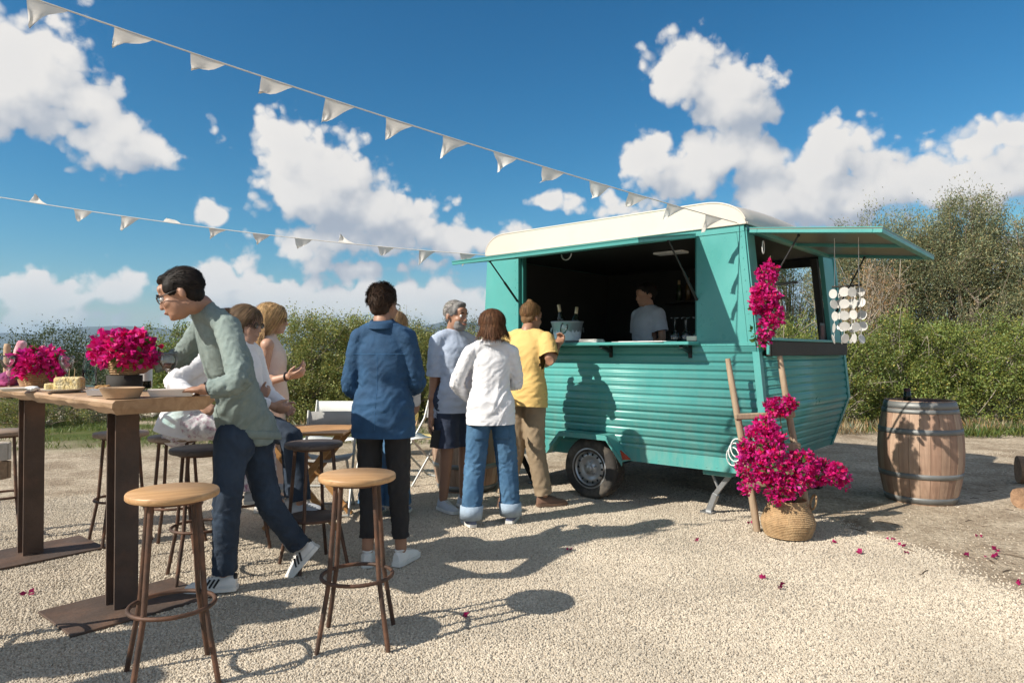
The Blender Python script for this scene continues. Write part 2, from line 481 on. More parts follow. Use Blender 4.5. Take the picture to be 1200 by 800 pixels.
def wood_mat(name, c1, c2, axis='X', scale=1.0, rough=.55, bump=.15):
    m = bpy.data.materials.new(name); m.use_nodes = True
    nt = m.node_tree; N, L = nt.nodes, nt.links; b = N['Principled BSDF']; b.inputs['Roughness'].default_value = rough
    tc = N.new('ShaderNodeTexCoord'); mp = N.new('ShaderNodeMapping')
    s = {'X': (1.2, 14, 14), 'Y': (14, 1.2, 14), 'Z': (14, 14, 1.2)}[axis]
    mp.inputs['Scale'].default_value = [k * scale for k in s]
    L.new(tc.outputs['Object'], mp.inputs[0])
    n = N.new('ShaderNodeTexNoise'); n.inputs['Scale'].default_value = 2.5; n.inputs['Detail'].default_value = 7; n.inputs['Distortion'].default_value = 1.2
    L.new(mp.outputs[0], n.inputs['Vector'])
    cr = N.new('ShaderNodeValToRGB')
    cr.color_ramp.elements[0].position = .32; cr.color_ramp.elements[0].color = (*c2, 1)
    cr.color_ramp.elements[1].position = .68; cr.color_ramp.elements[1].color = (*c1, 1)
    L.new(n.outputs['Fac'], cr.inputs[0])
    n2 = N.new('ShaderNodeTexNoise'); n2.inputs['Scale'].default_value = 3.0; n2.inputs['Detail'].default_value = 4
    L.new(tc.outputs['Object'], n2.inputs['Vector'])
    r = N.new('ShaderNodeMapRange'); r.inputs['From Min'].default_value = .3; r.inputs['From Max'].default_value = .7; r.inputs['To Min'].default_value = .78; r.inputs['To Max'].default_value = 1.15
    L.new(n2.outputs['Fac'], r.inputs['Value'])
    mx = N.new('ShaderNodeVectorMath'); mx.operation = 'SCALE'; L.new(cr.outputs[0], mx.inputs[0]); L.new(r.outputs[0], mx.inputs['Scale'])
    L.new(mx.outputs[0], b.inputs['Base Color'])
    bp = N.new('ShaderNodeBump'); bp.inputs['Strength'].default_value = bump; bp.inputs['Distance'].default_value = .004
    L.new(n.outputs['Fac'], bp.inputs['Height']); L.new(bp.outputs[0], b.inputs['Normal'])
    return m
def leaf_mat(name, base, trans=.35, rough=.5):
    m = bpy.data.materials.new(name); m.use_nodes = True
    nt = m.node_tree; N, L = nt.nodes, nt.links; b = N['Principled BSDF']; out = N['Material Output']
    b.inputs['Roughness'].default_value = rough
    at = N.new('ShaderNodeVertexColor'); at.layer_name = 'tone'
    mx = N.new('ShaderNodeMix'); mx.data_type = 'RGBA'; mx.blend_type = 'MULTIPLY'; mx.inputs['Factor'].default_value = 1
    mx.inputs['A'].default_value = (*base, 1); L.new(at.outputs['Color'], mx.inputs['B'])
    L.new(mx.outputs['Result'], b.inputs['Base Color'])
    tr = N.new('ShaderNodeBsdfTranslucent'); L.new(mx.outputs['Result'], tr.inputs['Color'])
    ms = N.new('ShaderNodeMixShader'); ms.inputs[0].default_value = trans
    L.new(b.outputs[0], ms.inputs[1]); L.new(tr.outputs[0], ms.inputs[2]); L.new(ms.outputs[0], out.inputs['Surface'])
    return m
def glass_mat(name, col=(1, 1, 1), rough=0.0, ior=1.45):
    """thin drinking glass: mostly clear, bright at the rims"""
    m = bpy.data.materials.new(name); m.use_nodes = True
    nt = m.node_tree; N, L = nt.nodes, nt.links; out = N['Material Output']
    N.remove(N['Principled BSDF'])
    t = N.new('ShaderNodeBsdfTransparent'); t.inputs['Color'].default_value = (*col, 1)
    g = N.new('ShaderNodeBsdfGlossy'); g.inputs['Roughness'].default_value = .03
    fr = N.new('ShaderNodeFresnel'); fr.inputs['IOR'].default_value = ior
    mr = N.new('ShaderNodeMath'); mr.operation = 'MULTIPLY_ADD'; mr.inputs[1].default_value = 0.9; mr.inputs[2].default_value = .02
    L.new(fr.outputs[0], mr.inputs[0])
    ms = N.new('ShaderNodeMixShader'); L.new(mr.outputs[0], ms.inputs[0]); L.new(t.outputs[0], ms.inputs[1]); L.new(g.outputs[0], ms.inputs[2])
    L.new(ms.outputs[0], out.inputs['Surface'])
    return m
# ------------------------------------------------------------------ ground
GRAVEL_EDGE = [(-14, 5.9), (-4.5, 5.85), (-2.6, 6.3), (-1.2, 7.6), (0.6, 7.6), (1.9, 6.3), (2.35, 5.3), (2.62, 4.6), (2.75, 3.9), (3.0, 2.6), (3.4, 1.0), (3.8, -6)]
def gravel_mask(X, Y):
    """1 inside the strewn gravel, 0 on bare earth, with a ragged edge"""
    X = np.asarray(X, float); Y = np.asarray(Y, float)
    ex = [e[0] for e in GRAVEL_EDGE[:6]]; ey = [e[1] for e in GRAVEL_EDGE[:6]]
    n = fbm(np.stack([X * 1.1, Y * 1.1, X * 0 + 3.3], 1), 4) * .28
    top = np.interp(X, ex, ey)
    ry = [e[1] for e in GRAVEL_EDGE[5:]][::-1]; rx = [e[0] for e in GRAVEL_EDGE[5:]][::-1]
    right = np.interp(Y, ry, rx)
    d = np.minimum(top - Y, right - X) + n
    return np.clip(d / .25 + .5, 0, 1)
def grass_mask(X, Y):
    n = fbm(np.stack([X * .6, Y * .6, X * 0 + 8.1], 1), 4)
    left = np.clip((Y - 8.4) / 1.6, 0, 1) * np.clip((-X - .8) / 2.0, 0, 1) * np.clip(.75 + n * 1.3, 0, 1)
    far = np.clip((Y - 13.5) / 3.0, 0, 1) * np.clip(.6 + n, 0, 1)
    right = np.clip((Y - 11.6) / 1.0, 0, 1) * np.clip((X - 2) / 2, 0, 1) * np.clip(.7 + n, 0, 1)
    return np.maximum(np.maximum(left, far), right)
def ground_h(X, Y):
    X = np.asarray(X, float); Y = np.asarray(Y, float)
    far = np.clip((np.hypot(X, Y) - 8.5) / 8, 0, 1)
    n = fbm(np.stack([X * .25, Y * .25, X * 0], 1), 3) * .10 * far
    farther = np.clip((np.hypot(X, Y) - 30) / 200, 0, 1)
    n2 = fbm(np.stack([X * .004, Y * .004, X * 0 + 5], 1), 3) * 6 * farther - 6 * farther
    small = fbm(np.stack([X * 2.5, Y * 2.5, X * 0 + 1], 1), 3) * .006 * np.clip((np.hypot(X - 3, Y - 6) - .1) / 2, 0, 1)
    return n + n2 + small - .004
def build_ground():
    def axis(lo, hi, fine_lo, fine_hi, step, grow):
        a = list(np.arange(fine_lo, fine_hi + 1e-6, step))
        s = step
        while a[-1] < hi: s *= grow; a.append(a[-1] + s)
        s = step; b = []
        x = a[0]
        while x > lo: s *= grow; x -= s; b.append(x)
        return np.array(b[::-1] + a)
    xs = axis(-9000, 9000, -8, 9, .085, 1.16)
    ys = axis(-4000, 12000, .6, 13.5, .085, 1.16)
    XX, YY = np.meshgrid(xs, ys)
    X = XX.ravel(); Y = YY.ravel()
    Z = ground_h(X, Y)
    nx, ny = len(xs), len(ys)
    idx = np.arange(nx * ny).reshape(ny, nx)
    F = np.stack([idx[:-1, :-1], idx[:-1, 1:], idx[1:, 1:], idx[1:, :-1]], -1).reshape(-1, 4)
    col = np.stack([gravel_mask(X, Y), grass_mask(X, Y), np.clip(np.hypot(X, Y) / 60 - .4, 0, 1), X * 0 + 1], 1)
    me = arr_mesh('ground', np.stack([X, Y, Z], 1), F, ground_mat(), True, col)
    o = link('ground', me); o['kind'] = 'structure'
def ground_mat():
    m = bpy.data.materials.new('earth_and_gravel'); m.use_nodes = True
    nt = m.node_tree; N, L = nt.nodes, nt.links; b = N['Principled BSDF']
    b.inputs['Roughness'].default_value = .95; b.inputs['Specular IOR Level'].default_value = .15
    tc = N.new('ShaderNodeTexCoord'); at = N.new('ShaderNodeVertexColor'); at.layer_name = 'tone'
    sp = N.new('ShaderNodeSeparateColor'); L.new(at.outputs['Color'], sp.inputs[0])
    def noise(sc, det=6, ro=.6):
        n = N.new('ShaderNodeTexNoise'); n.inputs['Scale'].default_value = sc; n.inputs['Detail'].default_value = det; n.inputs['Roughness'].default_value = ro
        L.new(tc.outputs['Object'], n.inputs['Vector']); return n.outputs['Fac']
    def ramp(f, stops):
        r = N.new('ShaderNodeValToRGB'); L.new(f, r.inputs[0])
        while len(r.color_ramp.elements) < len(stops): r.color_ramp.elements.new(.5)
        for e, (p, c) in zip(r.color_ramp.elements, stops): e.position = p; e.color = (*c, 1)
        return r.outputs[0]
    def mix(f, a, bb):
        x = N.new('ShaderNodeMix'); x.data_type = 'RGBA'; L.new(f, x.inputs['Factor']); L.new(a, x.inputs['A']); L.new(bb, x.inputs['B']); return x.outputs['Result']
    dirt = ramp(noise(1.6, 9, .68), [(.30, (.25, .185, .125)), (.46, (.43, .345, .25)), (.62, (.62, .52, .39))])
    dirt2 = ramp(noise(28, 5, .7), [(.34, (.45, .42, .40)), (.52, (1, 1, 1)), (.7, (1.25, 1.25, 1.25))])
    dm = N.new('ShaderNodeMix'); dm.data_type = 'RGBA'; dm.blend_type = 'MULTIPLY'; dm.inputs['Factor'].default_value = .9
    L.new(dirt, dm.inputs['A']); L.new(dirt2, dm.inputs['B'])
    vo = N.new('ShaderNodeTexVoronoi'); vo.inputs['Scale'].default_value = 75; L.new(tc.outputs['Object'], vo.inputs['Vector'])
    gr = ramp(vo.outputs['Color'], [(.1, (.40, .34, .265)), (.5, (.50, .43, .34)), (.9, (.60, .525, .42))])
    grass = ramp(noise(3.0, 8, .7), [(.3, (.16, .13, .075)), (.48, (.105, .125, .035)), (.7, (.055, .085, .02))])
    c1 = mix(sp.outputs[1], dm.outputs['Result'], grass)
    c2 = mix(sp.outputs[0], c1, gr)
    L.new(c2, b.inputs['Base Color'])
    h1 = noise(40, 6, .7)
    hm = N.new('ShaderNodeMath'); hm.operation = 'MULTIPLY_ADD'; L.new(vo.outputs['Distance'], hm.inputs[0]); hm.inputs[1].default_value = -.8; L.new(h1, hm.inputs[2])
    bp = N.new('ShaderNodeBump'); bp.inputs['Strength'].default_value = .8; bp.inputs['Distance'].default_value = .02
    L.new(hm.outputs[0], bp.inputs['Height']); L.new(bp.outputs[0], b.inputs['Normal'])
    return m
build_ground()

def pebble_mat():
    m = bpy.data.materials.new('limestone_chips'); m.use_nodes = True
    nt = m.node_tree; N, L = nt.nodes, nt.links; b = N['Principled BSDF']; b.inputs['Roughness'].default_value = .9; b.inputs['Specular IOR Level'].default_value = .2
    oi = N.new('ShaderNodeObjectInfo')
    r = N.new('ShaderNodeValToRGB'); e = r.color_ramp.elements
    e[0].position = 0; e[0].color = (.40, .335, .26, 1)
    e[1].position = 1; e[1].color = (.66, .585, .475, 1)
    k = e.new(.25); k.color = (.50, .435, .345, 1)
    k = e.new(.7); k.color = (.585, .51, .405, 1)
    L.new(oi.outputs['Random'], r.inputs[0])
    nz = N.new('ShaderNodeTexNoise'); nz.inputs['Scale'].default_value = 1.3; nz.inputs['Detail'].default_value = 5
    ge = N.new('ShaderNodeNewGeometry'); L.new(ge.outputs['Position'], nz.inputs['Vector'])
    mr = N.new('ShaderNodeMapRange'); mr.inputs['From Min'].default_value = .3; mr.inputs['From Max'].default_value = .7; mr.inputs['To Min'].default_value = .80; mr.inputs['To Max'].default_value = 1.10
    L.new(nz.outputs['Fac'], mr.inputs['Value'])
    sc = N.new('ShaderNodeVectorMath'); sc.operation = 'SCALE'; L.new(r.outputs[0], sc.inputs[0]); L.new(mr.outputs[0], sc.inputs['Scale'])
    L.new(sc.outputs[0], b.inputs['Base Color'])
    return m
def build_gravel():
    xs = np.arange(-6.2, 6.6, .11); ys = np.arange(1.35, 9.0, .11)
    XX, YY = np.meshgrid(xs, ys); X = XX.ravel(); Y = YY.ravel()
    g = gravel_mask(X, Y)
    inview = (np.abs(X) < Y * .80 + 1.3)
    idx = np.arange(X.size).reshape(len(ys), len(xs))
    F = np.stack([idx[:-1, :-1], idx[:-1, 1:], idx[1:, 1:], idx[1:, :-1]], -1).reshape(-1, 4)
    fv = inview[F].all(1)
    F = F[fv]
    used = np.unique(F); remap = np.full(X.size, -1); remap[used] = np.arange(len(used))
    V = np.stack([X, Y, ground_h(X, Y) + .001], 1)[used]
    me = arr_mesh('gravel', V, remap[F], pebble_mat())
    # fewer but larger-looking chips as they recede, thinning out at the edge
    stray = np.clip(fbm(np.stack([X[used] * 2.2, Y[used] * 2.2, X[used] * 0 + 6], 1), 3) + .35, .04, 1.2) * 260
    dens = stray * (1 - g[used]) + (g[used] ** 1.5) * np.clip(11500 * (3.4 / np.maximum(Y[used], 2.4)) ** 1.0, 2500, 14000) * np.clip(1.0 + .55 * fbm(np.stack([X[used] * .9, Y[used] * .9, X[used] * 0 + 2], 1), 3), .35, 1.25)
    at = me.attributes.new('density', 'FLOAT', 'POINT'); at.data.foreach_set('value', dens.astype(np.float32))
    o = link('gravel', me)
    tag(o, 'pale beige limestone gravel strewn over the ground', 'gravel', kind='stuff')
    ng = bpy.data.node_groups.new('gravel_scatter', 'GeometryNodeTree'); ng.is_modifier = True
    ng.interface.new_socket('Geometry', in_out='INPUT', socket_type='NodeSocketGeometry')
    ng.interface.new_socket('Geometry', in_out='OUTPUT', socket_type='NodeSocketGeometry')
    N, L = ng.nodes, ng.links
    gi = N.new('NodeGroupInput'); go = N.new('NodeGroupOutput')
    na = N.new('GeometryNodeInputNamedAttribute'); na.data_type = 'FLOAT'; na.inputs['Name'].default_value = 'density'
    dp = N.new('GeometryNodeDistributePointsOnFaces'); dp.distribute_method = 'RANDOM'
    L.new(gi.outputs[0], dp.inputs['Mesh']); L.new(na.outputs['Attribute'], dp.inputs['Density'])
    ico = N.new('GeometryNodeMeshIcoSphere'); ico.inputs['Radius'].default_value = 1.0; ico.inputs['Subdivisions'].default_value = 1
    sm = N.new('GeometryNodeSetMaterial'); sm.inputs['Material'].default_value = me.materials[0]
    L.new(ico.outputs['Mesh'], sm.inputs['Geometry'])
    io = N.new('GeometryNodeInstanceOnPoints')
    L.new(dp.outputs['Points'], io.inputs['Points']); L.new(sm.outputs[0], io.inputs['Instance'])
    rr = N.new('FunctionNodeRandomValue'); rr.data_type = 'FLOAT_VECTOR'; rr.inputs[0].default_value = (0, 0, 0); rr.inputs[1].default_value = (6.28, 6.28, 6.28)
    L.new(rr.outputs[0], io.inputs['Rotation'])
    rs = N.new('FunctionNodeRandomValue'); rs.data_type = 'FLOAT_VECTOR'; rs.inputs[0].default_value = (.0036, .0032, .0025); rs.inputs[1].default_value = (.0090, .0078, .0062)
    rs.inputs['Seed'].default_value = 5
    L.new(rs.outputs[0], io.inputs['Scale'])
    jn = N.new('GeometryNodeJoinGeometry')
    L.new(io.outputs[0], jn.inputs[0])
    L.new(jn.outputs[0], go.inputs[0])
    md = o.modifiers.new('scatter', 'NODES'); md.node_group = ng
build_gravel()

# ------------------------------------------------------------------ far hills and the air
def build_hills():
    m = mat('far_hill_scrub', (.045, .06, .045), .95, .3, .004, 0)
    xs = np.linspace(-6500, 6500, 260); ts = np.linspace(0, 1, 24)
    XX, TT = np.meshgrid(xs, ts); X = XX.ravel(); T = TT.ravel()
    px = 600 + X / 5200 * 800
    ridge = np.interp(px, [-450, -200, 0, 60, 140, 210, 300, 380, 450, 520, 600, 700, 900, 1200, 1600], [95, 120, 165, 150, 215, 175, 130, 120, 150, 250, 230, 190, 170, 150, 120])
    n = fbm(np.stack([X * .0011, X * 0, X * 0 + 2], 1), 5) * 38
    H = np.maximum(ridge + n, 10)
    prof = np.sin(np.minimum(T, .55) / .55 * math.pi / 2) * (1 - np.clip((T - .55) / .45, 0, 1) ** 2)
    n3 = fbm(np.stack([X * .003, T * 6, X * 0], 1), 4) * 12 * prof
    Z = H * prof + n3 - 14
    Yv = 4100 + T * 2200
    nx, nt_ = len(xs), len(ts); idx = np.arange(nx * nt_).reshape(nt_, nx)
    F = np.stack([idx[:-1, :-1], idx[:-1, 1:], idx[1:, 1:], idx[1:, :-1]], -1).reshape(-1, 4)
    o = link('hills', arr_mesh('hills', np.stack([X, Yv, Z], 1), F, m, True)); o['kind'] = 'structure'
build_hills()
def build_haze():
    b = MB(); b.box((0, 4000, 140), (19000, 17000, 330))
    m = bpy.data.materials.new('air'); m.use_nodes = True; nt = m.node_tree
    nt.nodes.remove(nt.nodes['Principled BSDF'])
    v = nt.nodes.new('ShaderNodeVolumePrincipled'); v.inputs['Color'].default_value = (.55, .76, 1, 1); v.inputs['Density'].default_value = HAZE; v.inputs['Anisotropy'].default_value = .1
    nt.links.new(v.outputs[0], nt.nodes['Material Output'].inputs['Volume'])
    o = b.build('haze', m); o['kind'] = 'stuff'; o['label'] = 'thin blue haze in front of the far hills'; o['category'] = 'haze'
HAZE = 0.00010
build_haze()

# ------------------------------------------------------------------ vegetation
def leaf_mesh(name, pts, dirs, length, width, material, tones, fold=.25):
    """one bent four-point leaf per point; pts, dirs (n,3)"""
    n = len(pts)
    d = dirs / np.maximum(np.linalg.norm(dirs, axis=1)[:, None], 1e-6)
    r = RNG.normal(size=(n, 3)); s = np.cross(d, r); s /= np.maximum(np.linalg.norm(s, axis=1)[:, None], 1e-6)
    nn = np.cross(s, d)
    L_ = (length * RNG.uniform(.6, 1.25, n))[:, None]; W = (width * RNG.uniform(.7, 1.2, n))[:, None]
    a = pts; c = pts + d * L_
    mid = pts + d * L_ * .5 - nn * L_ * fold * .3
    b1 = mid + s * W * .5 + nn * W * fold; b2 = mid - s * W * .5 + nn * W * fold
    V = np.stack([a, b1, c, b2], 1).reshape(-1, 3)
    F = np.arange(4 * n).reshape(n, 4)
    C = np.repeat(np.concatenate([tones, np.ones((n, 1))], 1), 4, 0)
    return arr_mesh(name, V, F, material, False, C)
def bez(a, b, c, n):
    t = np.linspace(0, 1, n)[:, None]
    return (1 - t) ** 2 * np.array(a) + 2 * t * (1 - t) * np.array(b) + t * t * np.array(c)
def limb_mesh(name, paths, material, sides=5):
    V = []; F = []
    for pts, r0, r1 in paths:
        pts = np.asarray(pts); m = len(pts); base = len(V)
        t = np.gradient(pts, axis=0); t /= np.maximum(np.linalg.norm(t, axis=1)[:, None], 1e-6)
        ref = np.array([.31, .77, .1]); x = np.cross(t, ref); x /= np.maximum(np.linalg.norm(x, axis=1)[:, None], 1e-6); y = np.cross(t, x)
        rad = np.linspace(r0, r1, m)
        for i in range(m):
            for k in range(sides):
                a = 2 * math.pi * k / sides
                V.append(pts[i] + (x[i] * math.cos(a) + y[i] * math.sin(a)) * rad[i])
        for i in range(m - 1):
            for k in range(sides):
                k2 = (k + 1) % sides
                F.append((base + i * sides + k, base + i * sides + k2, base + (i + 1) * sides + k2, base + (i + 1) * sides + k))
    return arr_mesh(name, np.array(V), np.array(F), material, True)
BARK = mat('grey_bark', (.16, .125, .095), .95, .3, 14, .5, 60)
TWIG = mat('pale_dry_twig', (.25, .20, .155), .95, .25, 10, .3, 60)
TWIGL = mat('bleached_branch', (.36, .31, .25), .95, .25, 10, .3, 60)
LEAF_OLIVE = leaf_mat('olive_grey_leaf', (.215, .235, .125), .3)
LEAF_DRY = leaf_mat('dry_brownish_leaf', (.27, .235, .14), .3)
LEAF_GREEN = leaf_mat('mid_green_leaf', (.20, .245, .062), .35)
LEAF_DARK = leaf_mat('dark_green_leaf', (.070, .095, .034), .3)
LEAF_HEDGE = leaf_mat('mastic_leaf', (.245, .265, .080), .35)
def tones(n, spread=.35, hue=.12, bright=1.0):
    b = RNG.uniform(1 - spread, 1 + spread, n)[:, None] * bright
    h = RNG.normal(0, hue, (n, 1))
    return np.clip(np.concatenate([b * (1 + h), b * np.ones((n, 1)), b * (1 - .6 * h)], 1), .05, 2.5)
def plant(name, label, cat, base, lobes, n_leaf, leaf, material, group=None, trunk_r=.12, upright=.0, clump=.22, twigs=60, wood=None, dry=0.0, bare=0, hollow=.55, trunks=1, shade_seed=0, clumps=None):
    """lobes: (dx, dy, dz, rx, ry, rz) relative to base. leaves sit on small clumps near lobe surfaces, limbs reach to them"""
    wood = wood or BARK
    root = empty(name, base, 0, label, cat, group)
    lob = np.array(lobes, float); vol = lob[:, 3] * lob[:, 4] * lob[:, 5]
    vol = (lob[:, 3] * lob[:, 5]) ** .8
    K = clumps or max(30, n_leaf // 130)
    which = RNG.choice(len(lob), K, p=vol / vol.sum())
    u = RNG.normal(size=(K, 3)); u /= np.linalg.norm(u, axis=1)[:, None]
    rad = RNG.uniform(hollow, 1.0, K) ** .8
    cc = lob[which, :3] + u * lob[which, 3:] * rad[:, None] * (1 + .08 * RNG.normal(size=(K, 1)))
    cc[:, 2] = np.maximum(cc[:, 2], .05)
    # leaves
    per = RNG.choice(K, n_leaf); csz = clump * RNG.uniform(.55, 1.3, K)
    off = RNG.normal(size=(n_leaf, 3)) * csz[per][:, None] * .55
    if upright: off[:, 2] *= 1 + upright
    pts = cc[per] + off; pts[:, 2] = np.maximum(pts[:, 2], .03)
    out = u[per] * .7 + RNG.normal(size=(n_leaf, 3)) * .75; out[:, 2] += .25 + upright * .9
    ct = RNG.uniform(.72, 1.28, K)[per][:, None]
    T = tones(n_leaf) * ct
    isd = RNG.random(n_leaf) < dry
    T[isd] *= np.array([1.7, 1.25, 1.1])
    me = leaf_mesh('crown', pts, out, leaf[0], leaf[1], material, np.clip(T, .05, 3))
    link('crown', me, root)
    # wood
    paths = []
    heads = []
    H = max(lob[:, 2] + lob[:, 5])
    for k in range(trunks):
        a = 2 * math.pi * k / max(trunks, 1) + .4
        sp = .0 if trunks == 1 else .25
        top = np.array([math.cos(a) * sp * H * .5, math.sin(a) * sp * H * .5, H * RNG.uniform(.45, .6)])
        mid = np.array([math.cos(a) * sp * .3, math.sin(a) * sp * .3, H * .25]) + RNG.normal(0, .06, 3)
        b0 = np.array([math.cos(a) * .08 * (trunks > 1), math.sin(a) * .08 * (trunks > 1), -.05])
        pth = bez(b0, mid, top, 9); paths.append((pth, trunk_r, trunk_r * .35)); heads.append(pth)
    link('trunk', limb_mesh('trunk', paths, wood, 8), root)
    paths = []
    sel = RNG.permutation(K)[:twigs]
    for i in sel:
        tr = heads[RNG.integers(len(heads))]
        k = min(8, max(1, int(8 * np.clip(cc[i, 2] / (H * .55) * RNG.uniform(.3, .8), 0, 1))))
        a = tr[k]; m = (a + cc[i]) / 2 + RNG.normal(0, .08, 3); m[2] -= .05 * np.linalg.norm(cc[i] - a)
        paths.append((bez(a, m, cc[i], 7), trunk_r * .28, .006))
        for q in range(3):
            e = cc[i] + RNG.normal(0, csz[i], 3) + np.array([0, 0, upright * csz[i] * 1.6]); paths.append((bez(cc[i], (cc[i] + e) / 2 + RNG.normal(0, .03, 3), e, 4), .006, .002))
    for q in range(bare):
        i = RNG.integers(K); a = cc[i]; e = a + RNG.normal(0, clump * 2.2, 3) + np.array([0, 0, clump * 2]); paths.append((bez(a, (a + e) / 2 + RNG.normal(0, .06, 3), e, 5), .010, .003))
    link('limb', limb_mesh('limb', paths, TWIGL if bare > 10 else wood, 4), root)
    return root
def gz(x, y): return float(ground_h(np.array([x]), np.array([y]))[0])
def at_px(px, Y):
    x = (px - 600) / 800 * Y
    return (x, Y, gz(x, Y) - .02)
# right-hand thicket: feathery grey-green trees behind, green bushes in front
plant('wild_olive_tree', 'tall feathery grey-green tree rising behind the hanging white discs', 'tree', at_px(1050, 15.2),
      [(-.35, 0, 3.3, .95, .9, 1.15), (-1.1, .2, 2.8, .8, .8, 1.1), (.1, .2, 2.2, 1.1, 1, 1.2), (-.6, 0, 1.6, 1.2, 1, 1.0), (.5, .1, 3.2, .7, .7, .9)],
      100000, (.055, .018), LEAF_OLIVE, 'thicket behind the caravan', .10, .45, .20, 100, TWIG, .14, 4, .45, 3)
plant('wild_olive_tree', 'broad feathery tree with the highest crown, behind the barrel', 'tree', at_px(1130, 14.6),
      [(0, 0, 3.75, .95, .9, 1.0), (-.45, .1, 3.1, .9, .9, 1.0), (.55, .1, 3.0, .95, .9, 1.1), (0, .1, 2.0, 1.3, 1.1, 1.1), (.9, 0, 2.2, .8, .8, 1.0)],
      120000, (.055, .018), LEAF_OLIVE, 'thicket behind the caravan', .11, .45, .20, 110, TWIG, .12, 4, .45, 3)
plant('wild_olive_tree', 'feathery tree half out of frame beyond the cut logs', 'tree', at_px(1215, 13.6),
      [(0, 0, 3.0, .8, .8, 1.0), (.6, 0, 3.4, .9, .9, 1.1), (.2, 0, 1.9, 1.1, 1, 1.2), (1.3, 0, 2.6, 1, 1, 1.2)],
      64000, (.055, .018), LEAF_OLIVE, 'thicket behind the caravan', .10, .45, .20, 80, TWIG, .14, 8, .45, 3)
plant('dry_twiggy_shrub', 'brownish half-bare shrub between the discs and the green bushes', 'shrub', at_px(1015, 13.6),
      [(0, 0, 2.1, .7, .6, .9), (-.4, 0, 1.5, .6, .6, .8), (.4, 0, 1.5, .7, .6, .9), (.2, 0, 2.7, .5, .5, .6)],
      13000, (.055, .016), LEAF_DRY, 'thicket behind the caravan', .06, .8, .18, 110, TWIGL, .5, 16, .2, 4)
for (px, Y, lobes, lab, n) in [
    (1065, 12.6, [(0, 0, 1.15, 1.0, .8, .85), (-.6, 0, .8, .8, .7, .7), (.6, .1, 1.0, .8, .8, .8), (0, -.2, .5, 1.2, .8, .5)], 'rounded green mastic bush beyond the barrel', 26000),
    (1160, 12.2, [(0, 0, 1.15, 1.0, .8, .8), (-.6, .1, 1.05, .8, .7, .7), (.7, 0, 1.1, .9, .8, .75), (0, -.2, .5, 1.3, .8, .5)], 'rounded green mastic bush beyond the cut logs', 26000),
    (1262, 12.0, [(0, 0, 1.1, 1.0, .8, .8), (.7, 0, 1.0, .9, .8, .75), (0, -.2, .5, 1.2, .8, .5)], 'green mastic bush at the end of the thicket', 14000),
    (985, 12.4, [(0, 0, 1.0, .8, .8, .8), (-.5, .2, 1.2, .7, .7, .7), (0, -.1, .5, .9, .8, .5)], 'green mastic bush just past the caravan end', 14000),
    (905, 13.0, [(0, 0, 1.1, .9, .8, .9), (-.7, 0, 1.0, .8, .7, .8), (.6, 0, 1.3, .7, .7, .7)], 'green bush seen through the open caravan end', 12000)]:
    plant('mastic_bush', lab, 'bush', at_px(px, Y), lobes, int(n * 1.6), (.044, .025), LEAF_GREEN, 'thicket behind the caravan', .05, .1, .15, 60, TWIGL, .06, 4, .66, 4)
plant('pine_tree', 'dark green conifer seen through the open caravan end', 'tree', at_px(925, 19), [(0, 0, 2.5, .9, .9, 1.0), (0, 0, 1.6, 1.2, 1.1, .9), (-.2, 0, 3.3, .5, .5, .7)], 12000, (.09, .02), LEAF_DARK, None, .12, .4, .22, 80)
# hedge in the middle distance
for (px, Y, lobes, lab, n) in [
    (365, 12.6, [(0, 0, 1.15, 1.0, .8, .85), (-.7, 0, .9, .7, .7, .75), (.6, 0, 1.1, .9, .8, .8), (0, -.2, .5, 1.2, .7, .5)], 'rounded hedge bush behind the person in the pale pink dress', 26000),
    (455, 12.9, [(0, 0, 1.15, 1.0, .8, .85), (-.6, .1, 1.1, .8, .7, .75), (.7, 0, .9, .8, .8, .7), (0, -.2, .5, 1.3, .7, .5)], 'rounded hedge bush behind the denim shirt', 24000),
    (535, 13.3, [(0, 0, .9, .9, .8, .75), (.7, 0, .8, .8, .8, .7), (0, -.2, .4, 1.2, .7, .45)], 'low hedge bush behind the bearded man', 14000),
    (285, 14.0, [(0, 0, .8, .9, .8, .7), (-.6, 0, .7, .8, .8, .6)], 'low hedge bush behind the leaning man', 9000)]:
    plant('hedge_bush', lab, 'bush', at_px(px, Y), lobes, int(n * 2.5), (.040, .024), LEAF_HEDGE, 'hedge along the field', .05, .15, .15, 70, TWIG, .03, 0, .78, 4)
